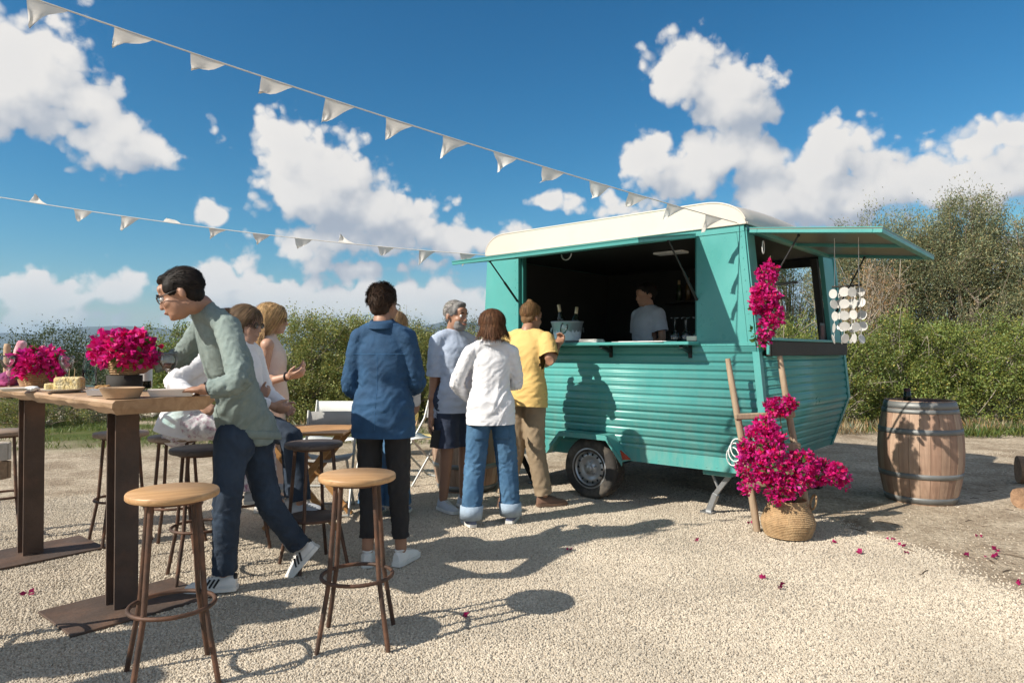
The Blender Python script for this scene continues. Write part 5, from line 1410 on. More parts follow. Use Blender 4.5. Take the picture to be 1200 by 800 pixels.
# scooter
YEL = mat('pale_yellow_enamel', (.74, .60, .26), .35, .05, 5, coat=.3)
sc = empty('motor_scooter', (-1.13, 8.55, 0), 0, 'pale yellow vintage motor scooter parked behind the guests', 'scooter')
for x in (-.55, .68):
    for nm, prof_, mt_ in (('tyre', [(.11, -.035), (.17, -.05), (.205, -.03), (.21, 0), (.205, .03), (.17, .05), (.11, .035)], RUBBER), ('rim', [(.01, -.03), (.09, -.028), (.115, -.036), (.115, .036), (.09, .028), (.01, .03)], YEL)):
        m = MB(); m.lathe(prof_, n=24, cap=False)
        o = m.build(nm, mt_, sc if nm == 'tyre' else last); o.location = (x, 0, .21) if nm == 'tyre' else (0, 0, 0)
        if nm == 'tyre': o.rotation_euler = (math.pi / 2, 0, 0)
        last = o
m = MB(); m.loft([[Vector((x, wv_ * math.cos(a), zc + hz * math.sin(a))) for a in np.linspace(0, 2 * math.pi, 17)[:-1]] for x, wv_, zc, hz in ((-.95, .06, .46, .05), (-.85, .16, .47, .14), (-.6, .20, .50, .22), (-.35, .18, .52, .2), (-.15, .13, .55, .12), (-.05, .08, .5, .05))]); m.build('rear_cowl', YEL, sc)
m = MB(); m.loft([[Vector((x, w_ * s, z + d)) for s, d in ((-1, 0), (-.6, .02), (.6, .02), (1, 0), (1, -.02), (-1, -.02))] for x, w_, z in ((-.2, .15, .28), (.1, .17, .25), (.32, .18, .26), (.42, .2, .42), (.48, .21, .70), (.50, .15, .92))], True, False); m.build('leg_shield', YEL, sc)
m = MB(); m.loft([[Vector((x, .07 * math.cos(a) * s, .24 + .10 * s * math.sin(a) + .08)) for a in np.linspace(0, math.pi, 9)] for x, s in ((.45, .6), (.6, 1.1), (.75, 1.1), (.92, .6))], True, True); m.build('front_fender', YEL, sc)
m = MB(); m.tube([(.50, 0, .85), (.54, 0, 1.0)], .05, 10); m.tube([(.47, -.30, 1.02), (.53, 0, 1.0), (.47, .30, 1.02)], .016, 8); m.build('handlebar', ALU, sc)
m = MB(); m.tube([(.52, 0, .9), (.68, 0, .22)], .025, 8); m.build('fork', ALU, sc)
m = MB(); m.loft([[Vector((x, w_ * math.cos(a), .76 + h_ * math.sin(a))) for a in np.linspace(0, 2 * math.pi, 13)[:-1]] for x, w_, h_ in ((-.80, .05, .02), (-.7, .12, .05), (-.4, .13, .055), (-.12, .10, .04), (-.06, .04, .02))]); m.build('seat', mat('black_vinyl', (.02, .018, .016), .5, .1, 8), sc)
import bmesh
from mathutils.bvhtree import BVHTree
# ------------------------------------------------------------------ people
def fuse(mb, voxel, smooth=6, factor=.5):
    """melt overlapping pieces into one continuous surface"""
    me = mb.mesh('fuse'); o = bpy.data.objects.new('fuse', me); COL.objects.link(o)
    r = o.modifiers.new('r', 'REMESH'); r.mode = 'VOXEL'; r.voxel_size = voxel
    if smooth:
        sm = o.modifiers.new('s', 'SMOOTH'); sm.factor = factor; sm.iterations = smooth
    dg = bpy.context.evaluated_depsgraph_get(); ev = o.evaluated_get(dg)
    m2 = bpy.data.meshes.new_from_object(ev)
    bpy.data.objects.remove(o); bpy.data.meshes.remove(me)
    return m2
def get_v(me):
    a = np.empty(len(me.vertices) * 3, np.float32); me.vertices.foreach_get('co', a); return a.reshape(-1, 3).astype(float)
def get_n(me):
    a = np.empty(len(me.vertices) * 3, np.float32); me.vertices.foreach_get('normal', a); return a.reshape(-1, 3).astype(float)
def wrinkle(me, amp, seed, scale=(5, 5, 12), sharp=.6):
    V = get_v(me); N_ = get_n(me); Q = V * np.array(scale) + seed * 7.7
    warp = np.stack([fbm(Q * .6 + 3, 2), fbm(Q * .6 + 9, 2), fbm(Q * .6 + 15, 2)], 1)
    Q = Q + warp * .9
    n = pnoise(Q); rid = 1 - 2 * np.abs(n); n2 = pnoise(Q * 2.1 + 5)
    d = amp * (sharp * rid + (1 - sharp) * n + .35 * n2)
    V = V + N_ * d[:, None]
    me.vertices.foreach_set('co', V.astype(np.float32).ravel()); me.update()
def folds(me, segs, amp, seed):
    """creases across limbs and the trunk. segs: (a, b, freq, slant, env) ; env = list of (t, strength) along the segment"""
    V = get_v(me); N_ = get_n(me); best = np.full(len(V), 1e9); T = np.zeros(len(V)); I = np.zeros(len(V), int)
    for i, (a, b, fq, sl, env) in enumerate(segs):
        a = np.array(a); d = np.array(b) - a; L2 = d @ d
        t = np.clip(((V - a) @ d) / L2, 0, 1); dist = np.linalg.norm(V - a - t[:, None] * d, axis=1) * (1.0 if i else .86)
        m = dist < best; best[m] = dist[m]; T[m] = t[m]; I[m] = i
    D = np.zeros(len(V))
    for i, (a, b, fq, sl, env) in enumerate(segs):
        m = I == i
        if not m.any(): continue
        a = np.array(a); d = np.array(b) - a; ln = np.linalg.norm(d); d /= ln
        x = np.cross(d, [.2, .9, .3]); x /= np.linalg.norm(x); y = np.cross(d, x)
        q = V[m] - a; th = np.arctan2(q @ y, q @ x); s_ = T[m] * ln
        c, sn = np.cos(th), np.sin(th)
        wob = pnoise(np.stack([c * 1.3 + seed, sn * 1.3, s_ * 5], 1)) * .06
        ph = (s_ + wob) * fq + sl * sn + .6 * sl * c
        n1 = pnoise(np.stack([ph, c * .9 + seed * 3.3 + i, sn * .9], 1)); n2 = pnoise(np.stack([ph * 2.1 + 7, c * 1.6 + i, sn * 1.6 + seed], 1))
        r = np.clip(1 - np.abs(n1) * 1.5, 0, 1) ** 2.2 + .45 * np.clip(1 - np.abs(n2) * 1.7, 0, 1) ** 2
        e = np.interp(T[m], [k[0] for k in env], [k[1] for k in env])
        D[m] = (r - .45) * e
    V = V + N_ * (D * amp)[:, None]
    me.vertices.foreach_set('co', V.astype(np.float32).ravel()); me.update()
def trim(me, cuts):
    """cut rounded ends off cleanly. cuts: (point, outward direction, reach, keep-away segments)"""
    bm = bmesh.new(); bm.from_mesh(me)
    for cut in cuts:
        p, n, reach, away = cut[:4]; almax = cut[4] if len(cut) > 4 else reach; spine = cut[5] if len(cut) > 5 else None
        p = Vector(p); n = Vector(n).normalized(); sel = []
        for f in bm.faces:
            c = f.calc_center_median(); d = c - p; al = d.dot(n); ra = (d - n * al).length
            if al > -.05 and ra < reach and al < almax:
                ok = spine is None or abs((c - spine[0]).dot(spine[1])) > spine[2] or abs((c - spine[0]).dot(spine[3])) > spine[4]
                for (a, b, rr) in away:
                    ab = b - a; t = max(0, min(1, (c - a).dot(ab) / ab.length_squared))
                    if (c - a - ab * t).length < rr: ok = False; break
                if ok: sel.append(f)
        es = {e for f in sel for e in f.edges}; vs = {v for f in sel for v in f.verts}
        bmesh.ops.bisect_plane(bm, geom=list(sel) + list(es) + list(vs), dist=1e-5, plane_co=p, plane_no=n, clear_outer=True)
    bm.to_mesh(me); bm.free(); me.update()
def finish(me, name, material, parent, smooth=True):
    me.name = name; me.materials.clear(); me.materials.append(material)
    if smooth: me.polygons.foreach_set('use_smooth', np.ones(len(me.polygons), dtype=bool))
    return link(name, me, parent)
def limb(mb, pts, rad, n=14):
    """rounded tapered limb through the joints"""
    pts = [Vector(p) for p in pts]; P2 = []; R2 = []
    m = len(pts)
    for i in range(m - 1):
        p0, p1, p2, p3 = pts[max(i - 1, 0)], pts[i], pts[i + 1], pts[min(i + 2, m - 1)]
        for k in range(5):
            t = k / 5
            c = .5 * ((2 * p1) + (p2 - p0) * t + (2 * p0 - 5 * p1 + 4 * p2 - p3) * t * t + (3 * p1 - p0 - 3 * p2 + p3) * t ** 3)
            c = c.lerp(p1.lerp(p2, t), .55)
            P2.append(c); R2.append(rad[i] + (rad[i + 1] - rad[i]) * t)
    P2.append(pts[-1]); R2.append(rad[-1])
    mb.tube(P2, R2, n)
    mb.ell(P2[0], (R2[0],) * 3, None, 12, 8); mb.ell(P2[-1], (R2[-1],) * 3, None, 12, 8)
def ring(c, right, fwd, rx, ry, n=24, p=2.3, back=1.0):
    out = []
    for k in range(n):
        a = 2 * math.pi * k / n; ca, sa = math.cos(a), math.sin(a)
        x = rx * math.copysign(abs(ca) ** (2 / p), ca); y = ry * math.copysign(abs(sa) ** (2 / p), sa)
        if sa < 0: y *= back
        out.append(c + right * x + fwd * y)
    return out
SKIN = mat('fair_skin', (.47, .27, .185), .5, .10, 9, .06, 160, sheen=.05)  # fair skin's own colour, slightly mottled
SKIN_T = mat('tanned_skin', (.36, .19, .120), .5, .10, 9, .06, 160)
EYEW = mat('eye_white', (.75, .72, .68), .2, 0); EYED = mat('eye_iris', (.03, .02, .015), .15, 0); LIP = mat('lip', (.36, .13, .11), .45, .05)
def hair_mat(name, c): return mat(name, c, .62, .18, 30, 0, tone=True, spec=.18)
HAIR_BLK = hair_mat('near_black_hair', (.016, .012, .010)); HAIR_DB = hair_mat('dark_brown_hair', (.050, .030, .020)); HAIR_BR = hair_mat('auburn_brown_hair', (.115, .055, .028))
HAIR_BL = hair_mat('dark_blond_hair', (.40, .255, .125)); HAIR_BB = hair_mat('bleached_streaked_hair', (.33, .215, .115)); HAIR_MB = hair_mat('sandy_brown_hair', (.20, .115, .055)); HAIR_DBL = hair_mat('dark_streaked_hair', (.15, .10, .06)); HAIR_GR = hair_mat('grey_hair', (.22, .21, .20))
LENS = mat('dark_lens', (.010, .009, .009), .08, 0); FRAME = mat('dark_frame', (.02, .014, .012), .35, 0)
CLEAR = glass_mat('spectacle_lens', (.97, .97, .97), 0, 1.05)
def hframe(head, face, up=(0, 0, 1)):
    f = Vector(face).normalized(); u = Vector(up); r = f.cross(u).normalized(); u = r.cross(f)
    return lambda x, y, z: head + r * x + f * y + u * z, Matrix((r, f, u)).transposed()
def add_head(mb, head, face, s=1.0, up=(0, 0, 1), ears=True):
    H, R = hframe(head, face, up); k = s
    E = lambda c, r: mb.ell(H(c[0] * k, c[1] * k, c[2] * k), tuple(q * k for q in r), R, 16, 12)
    E((0, -.012, .035), (.074, .096, .086)); E((0, .026, -.030), (.060, .062, .082)); E((0, .034, -.074), (.048, .050, .038)); E((0, .070, -.092), (.020, .018, .016))
    E((0, .078, .024), (.046, .018, .014)); E((.030, .050, -.024), (.030, .034, .028)); E((-.030, .050, -.024), (.030, .034, .028)); E((0, .062, -.045), (.036, .030, .036))
    mb.tube([H(0, .084 * k, .016 * k), H(0, .098 * k, -.008 * k), H(0, .106 * k, -.028 * k)], [.009 * k, .010 * k, .0105 * k], 10); E((0, .103, -.031), (.0145, .0125, .009))
    E((0, .090, -.057), (.022, .010, .006)); E((0, .088, -.066), (.020, .010, .006)); E((0, .072, .05), (.05, .02, .03))
    if ears:
        for q in (-1, 1): E((q * .077, -.030, -.006), (.009, .017, .029)); 
def hair_cap(mb, head, face, s, up, style):
    H, R = hframe(head, face, up); k = s * 1.0
    E = lambda c, r: mb.ell(H(c[0] * k, c[1] * k, c[2] * k), tuple(q * k for q in r), R, 18, 12)
    if style == 'short': E((0, -.024, .048), (.080, .098, .086)); E((0, -.060, -.005), (.066, .050, .060)); E((0, .030, .095), (.060, .052, .036))
    elif style == 'crop': E((0, -.022, .044), (.078, .097, .086)); E((0, -.058, -.008), (.064, .048, .055)); E((0, .035, .095), (.058, .045, .030)); E((.060, .002, .040), (.018, .052, .040)); E((-.060, .002, .040), (.018, .052, .040))
    elif style == 'bob': E((0, -.024, .045), (.090, .108, .094)); E((0, -.045, -.030), (.094, .078, .085)); E((.062, -.028, -.045), (.030, .046, .060)); E((-.062, -.028, -.045), (.030, .046, .060)); E((0, .035, .092), (.060, .048, .036))
    elif style == 'long': E((0, -.026, .045), (.088, .106, .092)); E((0, -.055, -.045), (.082, .062, .105)); E((.062, -.040, -.070), (.026, .040, .095)); E((-.062, -.040, -.070), (.026, .040, .095)); E((0, -.055, -.140), (.07, .04, .06)); E((0, .035, .092), (.060, .048, .036))
    elif style == 'bun': E((0, -.024, .046), (.079, .098, .086)); E((0, -.062, -.010), (.062, .045, .055)); E((0, -.045, .130), (.034, .036, .030)); E((0, .030, .092), (.058, .046, .032))
def strands(head, face, s, up, style, n, seed):
    rg = np.random.default_rng(seed); H, R = hframe(head, face, up); Rn = np.array(R)
    V = []; F = []; C = []
    rad = np.array({'short': (.083, .102, .090), 'crop': (.080, .100, .088), 'bob': (.093, .112, .097), 'long': (.091, .110, .095), 'bun': (.081, .101, .089)}[style]) * s; cen = np.array([0, -.024, .046]) * s
    U = rg.normal(size=(n * 6, 3)); U /= np.linalg.norm(U, axis=1)[:, None]
    lim = {'short': -.55, 'crop': -.5, 'bob': -.2, 'long': -.2, 'bun': -.5}[style]
    U = U[(U[:, 2] > lim) & ~((U[:, 1] > .35) & (U[:, 2] < .62)) & ~((U[:, 1] > .1) & (U[:, 2] < .15))][:n]
    if style in ('bob', 'long'): U = U[~((U[:, 1] > .12) & (U[:, 2] < .45))]
    comb = np.stack([pnoise(U * 3.1 + seed), pnoise(U * 3.1 + 9 + seed), pnoise(U * 3.1 + 21 + seed)], 1) * .55
    for iu, u in enumerate(U):
        ln = {'short': .058, 'crop': .034, 'bob': .15, 'long': .26, 'bun': .06}[style] * s * rg.uniform(.7, 1.15)
        seg = 4 if style in ('short', 'crop', 'bun') else 7
        p = u * rad * rg.uniform(.95, 1.045); pts = [p]
        part = comb[iu] + rg.normal(0, .18, 3)
        for k in range(seg):
            nrm = p / rad ** 2; nrm /= np.linalg.norm(nrm)
            if style in ('short', 'crop'): g = np.array([u[0] * .25, -.75, .15 if u[2] > .3 else -.55]) + part * .9
            elif style == 'bun': g = (np.array([0, -.045, .12]) * s - cen - p) * 8 + part * .3
            else: g = np.array([u[0] * .5, min(u[1], 0) * .25 - (.55 if p[1] > -.02 else .12), -1.0]) + part * .30
            t = g - nrm * g.dot(nrm) * (1.0 if p[2] > -.02 or style in ('short', 'crop', 'bun') else .15)
            t /= max(np.linalg.norm(t), 1e-6)
            lift = .75 if style == 'short' and u[2] > -.1 else .3 if style == 'crop' else .10
            p = p + (t + nrm * lift * (k / seg)) * ln / seg
            # stay outside the head shape
            q = np.linalg.norm(p / rad)
            if q < .96: p = p / q * .96
            pts.append(p)
        tn = rg.uniform(.45, 1.6) if style in ('short', 'bun') else rg.uniform(.4, 2.1) if style == 'crop' else rg.uniform(.5, 1.75)
        col = np.array([tn, tn * rg.uniform(.9, 1.05), tn * rg.uniform(.85, 1.05), 1])
        w = .0024 * s
        b = len(V)
        for k, q in enumerate(pts):
            nrm = q / rad ** 2; nrm /= np.linalg.norm(nrm)
            t = pts[min(k + 1, seg)] - pts[max(k - 1, 0)]; sd = np.cross(t, nrm); sd /= max(np.linalg.norm(sd), 1e-6)
            ww = w * (1 - .75 * (k / seg))
            for sg in (-1, 1):
                V.append(q + cen + sd * ww * sg); C.append(col)
        for k in range(seg): F.append((b + 2 * k, b + 2 * k + 1, b + 2 * k + 3, b + 2 * k + 2))
    V = np.array(V) @ Rn.T + np.array(head)
    return V, np.array(F), np.array(C)
def add_hand(mb, wr, d, nrm, curl=.5, thumb=1, s=1.0, spread=0.0):
    """five fingers: d along the hand, nrm out of the palm, thumb side sign"""
    d = Vector(d).normalized(); nrm = Vector(nrm); nrm = (nrm - d * nrm.dot(d)).normalized(); sd = d.cross(nrm) * thumb
    R = Matrix((sd, d, nrm)).transposed()
    mb.ell(wr + d * .048 * s, (.041 * s, .055 * s, .0165 * s), R, 14, 10)
    mb.tube([wr - d * .03 * s, wr + d * .03 * s], [.026 * s, .028 * s], 10)
    for i, ln in enumerate((.068, .076, .071, .055)):
        o = .030 - .020 * i
        p = wr + d * (.088 + (-.008 if i in (0, 3) else 0)) * s + sd * o * s; q = d + sd * spread * o * 10
        q.normalize(); pts = [p - d * .02 * s, p]
        ax = q.cross(nrm); 
        a = 0
        for k, f in enumerate((.45, .32, .23)):
            a += curl * (.85 if k == 0 else 1.0)
            v = q * math.cos(a) + nrm * math.sin(a)
            p = p + v * ln * s * f; pts.append(p)
        mb.tube(pts, [.0095 * s, .0092 * s, .0088 * s, .0082 * s, .0072 * s], 8); mb.ell(pts[-1], (.0072 * s,) * 3, None, 8, 6)
    b = wr + d * .022 * s + sd * .028 * s
    v = (d * .62 + sd * .62 + nrm * .35).normalized(); p1 = b + v * .036 * s; v2 = (d * .85 + sd * .20 + nrm * (.3 + .3 * curl)).normalized(); p2 = p1 + v2 * .028 * s; p3 = p2 + v2 * .022 * s
    mb.tube([b - v * .012 * s, b, p1, p2, p3], [.013 * s, .014 * s, .0112 * s, .010 * s, .008 * s], 8); mb.ell(p3, (.008 * s,) * 3, None, 8, 6)
def shoe(parent, ank, dirv, upper, sole, s=1.0, up=(0, 0, 1), stripes=None, name='shoe', low=True, toe_cap=None):
    """ank: ankle point; dirv: where the toe points"""
    f = Vector(dirv).normalized(); u = Vector(up); r = f.cross(u).normalized(); u = r.cross(f)
    T = lambda x, y, z: ank + r * x * s + f * y * s + u * (z - .085) * s
    sec = [(-.062, .022, .012, .075), (-.050, .030, .010, .085), (-.02, .034, .010, .092), (.02, .036, .010, .088), (.06, .038, .010, .074), (.10, .042, .010, .062), (.14, .043, .010, .052), (.175, .037, .010, .043), (.195, .022, .012, .032)]
    def sect(y, w, z0, z1, ex=0.0):
        return [T((w + ex) * math.copysign(abs(math.cos(a)) ** .75, math.cos(a)), y, z0 + (z1 - z0) * (max(0, math.sin(a)) ** .8 if math.sin(a) > 0 else 0)) for a in np.linspace(-.35, math.pi + .35, 13)]
    m = MB(); m.loft([sect(*q) for q in sec], True, True); o = m.build(name, upper, parent)
    m = MB()
    m.loft([[T(sg * (w + .005), y + (-.004 if i == 0 else .006 if i == len(sec) - 1 else 0), z) for sg, z in ((-1, -.0), (-1, .022), (1, .022), (1, -.0))] for i, (y, w, z0, z1) in enumerate(sec)], True, False); m.build('sole', sole, o)
    m = MB(); m.tube([T(.026 * math.cos(a), -.012 + .034 * math.sin(a), .090) for a in np.linspace(0, 2 * math.pi, 17)[:-1]], .006 * s, 6, closed=True); m.build('collar', upper, o)
    for k in range(4):
        m = MB(); m.tube([T(-.020, .045 + .018 * k, .079 - .0052 * k), T(0, .047 + .018 * k, .0835 - .0052 * k), T(.020, .045 + .018 * k, .079 - .0052 * k)], .003 * s, 5); m.build('lace', sole if stripes is None else upper, o)
    if stripes:
        for sg in (-1, 1):
            for k in range(3):
                m = MB(); m.bar(T(sg * .0385, .045 + .022 * k, .026), T(sg * .0345, .018 + .022 * k, .068), .010 * s, .006 * s, r); m.build('stripe', stripes, o)
        m = MB(); m.ell(T(0, -.056, .070), (.024 * s, .012 * s, .018 * s), Matrix((r, f, u)).transposed(), 10, 8); m.build('heel_tab', stripes, o)
    return o
def glasses(parent, head, face, s, up, dark, off=Vector()):
    H, R = hframe(head, face, up); H2 = lambda x, y, z: H(x * s, y * s, z * s)
    m = MB()
    for q in (-1, 1):
        m.tube([H2(q * .033 + .024 * math.cos(a), .098 - .006 * abs(math.cos(a)), .006 + .019 * math.sin(a)) for a in np.linspace(0, 2 * math.pi, 19)[:-1]], .0017 * s, 6, closed=True)
        m.tube([H2(q * .057, .094, .012), H2(q * .072, .055, .012), H2(q * .080, -.008, .014), H2(q * .078, -.022, -.002)], .0026 * s, 6)
    m.tube([H2(-.010, .101, .010), H2(0, .104, .013), H2(.010, .101, .010)], .0024 * s, 6)
    o = m.build('spectacles' if not dark else 'sunglasses', FRAME, parent)
    m = MB()
    for q in (-1, 1):
        c = H2(q * .033, .0975, .006); rr, ff, uu = (R @ Vector(v) for v in ((1, 0, 0), (0, 1, 0), (0, 0, 1)))
        Rm = Matrix((rr, ff, uu)).transposed(); m.ell(c, (.0235 * s, .0015 * s, .0185 * s), Rm, 14, 8)
    m.build('lens', LENS if dark else CLEAR, o)
def offs(J, root):
    return {k: (v - root if isinstance(v, Vector) else v) for k, v in J.items()}
def stand(h, loc, face, foot=(.085, .0), **ov):
    """upright pose; overrides are given for a 1.70 m figure: x to its right, y forward, z up"""
    s = h / 1.70; f = Vector((face[0], face[1], 0)).normalized(); r = Vector((f.y, -f.x, 0)); loc = Vector(loc)
    T = dict(pel=(0, 0, .95), chest=(0, .005, 1.27), neck=(0, -.025, 1.455), head=(0, .020, 1.582), shL=(-.168, -.015, 1.375), shR=(.168, -.015, 1.375), elL=(-.215, -.03, 1.115), elR=(.215, -.03, 1.115), wrL=(-.20, .08, .90), wrR=(.20, .08, .90),
             hipL=(-.088, 0, .90), hipR=(.088, 0, .90), knL=(-.092, .015, .485), knR=(.092, .015, .485), anL=(-foot[0], -foot[1] - .02, .088), anR=(foot[0], foot[1] - .02, .088))
    W = {}
    for k, v in ov.items():
        if isinstance(v, Vector): W[k] = v
        else: T[k] = v
    J = {k: loc + r * v[0] * s + f * v[1] * s + Vector((0, 0, v[2] * s)) for k, v in T.items()}
    J.update(W); J['f'] = f; J['s'] = s; J['root'] = loc; J.setdefault('face', f)
    if 'faceL' in ov: pass
    return J
def person(label, J, top, bottom, hair, skin=SKIN, face=None, hup=(0, 0, 1), sleeve='long', body_v=.0075, cloth_v=.012, hem=.14, fit=1.0, leg=(.092, .070, .056), legs='long', shoes=None, toes=None, hands=(.5, .5), glass=None, wr_amp=.006, seed=1, sleeve_r=1.0, collar=None, wide=1.0, nstr=2200, beard=None, cuffs=None, pocket=None, skirt=None, feet_up=None, palm=(None, None), hs=1.0, eyes=False, belt=None, ribbed=False):
    root_p = J['root']; s = J['s']
    root = empty('person', root_p, 0, label, 'person', 'guests')
    K = offs(J, root_p)
    f = J['f']; face = Vector(face) if face is not None else f
    rc = (K['shR'] - K['shL']).normalized(); rp = (K['hipR'] - K['hipL']).normalized()
    up1 = (K['chest'] - K['pel']).normalized(); up2 = (K['neck'] - K['chest']).normalized()
    fc = up2.cross(rc).normalized(); fp = up1.cross(rp).normalized()
    # ---- skin: one continuous body
    b = MB()
    add_head(b, K['head'], face, s * hs, hup)
    hu = hframe(K['head'], face, hup)[0]
    limb(b, [K['neck'] - up2 * .06 * s, K['neck'] + up2 * .02 * s, hu(0, -.02 * s, -.05 * s)], [.070 * s, .056 * s, .052 * s])
    def tors(k):
        secs = [(K['pel'] - up1 * .02 * s, rp, fp, .150, .100), (K['pel'] + up1 * .10 * s, rp, fp, .138, .092), (K['pel'].lerp(K['chest'], .62), rc, fc, .130, .090), (K['chest'], rc, fc, .142, .100), (K['chest'].lerp(K['neck'], .55), rc, fc, .138, .082), (K['neck'] - up2 * .02 * s, rc, fc, .07, .05)]
        return [ring(c, r, q, a * s * k, d * s * k) for c, r, q, a, d in secs]
    b.loft(tors(.93), True, True)
    for q in 'LR':
        sh, el, wr = K['sh' + q], K['el' + q], K['wr' + q]
        limb(b, [sh, el, wr], [.050 * s, .038 * s, .025 * s]); b.ell(sh, (.056 * s,) * 3, None, 12, 8)
        mid = el.lerp(wr, .28); b.ell(mid, (.042 * s,) * 3, None, 12, 8)
        d = (wr - el).normalized(); inward = (K['chest'] - wr); sgn = 1 if q == 'R' else -1
        nn = palm[0 if q == 'L' else 1]; nn = Vector(nn) if nn is not None else inward
        hd = K.get('hd' + q); hd = Vector(hd) if hd is not None else d
        side = hd.cross((nn - hd * nn.dot(hd)).normalized()); tp_ = 1 if side.z > 0 else -1
        add_hand(b, wr, hd, nn, hands[0 if q == 'L' else 1], tp_, s * 1.02)
        hp, kn, an = K['hip' + q], K['kn' + q], K['an' + q]
        thin = .80 if legs in ('long', 'crop') else 1.0
        limb(b, [hp, kn, an + Vector((0, 0, .01))], [.084 * s * thin, .056 * s * thin, .036 * s]); b.ell(kn.lerp(an, .25) - (fp * .012 * s), (.052 * s * (.7 if legs in ('long', 'crop') else 1),) * 2 + (.10 * s,), None, 12, 10)
    bod = finish(fuse(b, body_v * s, 4), 'body', skin, root)
    # ---- hair
    m = MB(); hk, hcol = hair
    hair_cap(m, K['head'], face, s * hs, hup, hk)
    me = fuse(m, .009, 4); V = get_v(me); Nn = get_n(me); V = V + Nn * ((pnoise(V * np.array([75, 75, 16]) + seed) * .0045 + pnoise(V * 30 + seed + 3) * .004)[:, None]); me.vertices.foreach_set('co', V.astype(np.float32).ravel()); me.update()
    at = me.color_attributes.new('tone', 'FLOAT_COLOR', 'POINT'); tn = .8 + .35 * pnoise(V * 30 + 4); at.data.foreach_set('color', np.stack([tn, tn, tn, tn * 0 + 1], 1).astype(np.float32).ravel())
    ho = finish(me, 'hair', hcol, root)
    if hk in ('bob', 'long') and nstr > 1000: nstr = int(nstr * 1.9)
    Vs, Fs, Cs = strands(np.array(K['head']), face, s * hs, hup, hk, nstr, seed)
    o = link('hair_strands', arr_mesh('hair_strands', Vs, Fs, hcol, True, Cs), ho); o['kind'] = 'stuff'
    if hk == 'bun':
        H, R = hframe(K['head'], face, hup); mm = MB(); mm.tube([H(.024 * math.cos(a), -.045 + .024 * math.sin(a), .112) for a in np.linspace(0, 2 * math.pi, 15)[:-1]], .008, 6, closed=True); mm.build('hair_tie', FRAME, ho)
    if beard:
        mm = MB(); H, R = hframe(K['head'], face, hup); k = s * hs
        for c, r_ in (((0, .040, -.078), (.054, .054, .038)), ((0, .074, -.092), (.026, .021, .020)), ((.040, .045, -.052), (.018, .034, .030)), ((-.040, .045, -.052), (.018, .034, .030)), ((0, .094, -.046), (.026, .010, .006))): mm.ell(H(*[q * k for q in c]), tuple(q * k for q in r_), R, 14, 10)
        me = fuse(mm, .006, 3); n_ = len(me.vertices); at = me.color_attributes.new('tone', 'FLOAT_COLOR', 'POINT'); at.data.foreach_set('color', np.ones(n_ * 4, np.float32)); wrinkle(me, .002, seed, (60, 60, 60)); finish(me, 'beard', beard, root)
    if eyes:
        H, R = hframe(K['head'], face, hup); k = s * hs
        for q in (-1, 1):
            mm = MB(); mm.ell(H(q * .031 * k, .078 * k, .004 * k), (.0125 * k,) * 3, None, 12, 8); eo = mm.build('eye', EYEW, root)
            mm = MB(); mm.ell(H(q * .031 * k, .0875 * k, .003 * k), (.006 * k, .004 * k, .006 * k), R, 10, 6); mm.build('iris', EYED, eo)
            mm = MB(); mm.tube([H(q * .014 * k, .0965 * k, .026 * k), H(q * .034 * k, .0945 * k, .031 * k), H(q * .052 * k, .080 * k, .024 * k)], [.003 * k, .0042 * k, .0025 * k], 6); mm.build('eyebrow', hcol if hk != 'x' else FRAME, root)
        mm = MB(); mm.ell(H(0, .0945 * k, -.0615 * k), (.021 * k, .0075 * k, .0055 * k), R, 12, 8); mm.build('mouth', LIP, root)
    if glass: glasses(root, K['head'], face, s * hs, hup, glass == 'dark')
    # ---- top
    c = MB(); w = fit * s
    hemp = K['pel'] - up1 * hem * s; low = hemp - up1 * .05 * s
    secs = [(low, rp, fp, .186 * wide, .148 * wide), (hemp, rp, fp, .184 * wide, .146 * wide), (K['pel'] + up1 * .03 * s, rp, fp, .176 * wide, .140 * wide), (K['pel'].lerp(K['chest'], .45), (rp + rc).normalized(), (fp + fc).normalized(), .148 * (wide * .6 + .4), .114 * (wide * .6 + .4)), (K['chest'] - up1 * .04 * s, rc, fc, .160, .122), (K['chest'] + up2 * .04 * s, rc, fc, .162, .114), (K['chest'].lerp(K['neck'], .58), rc, fc, .140, .088), (K['chest'].lerp(K['neck'], .82), rc, fc, .092, .068), (K['neck'] + up2 * .012 * s, rc, fc, .062, .062)]
    c.loft([ring(p, r, q, a * w, d * w) for p, r, q, a, d in secs], True, True)
    cuts = []; segs = [(low, K['chest'] + up2 * .08 * s, 17, 1.5, ((0, .5), (.35, 1.0), (.7, .55), (1, .25)))]
    arms = []
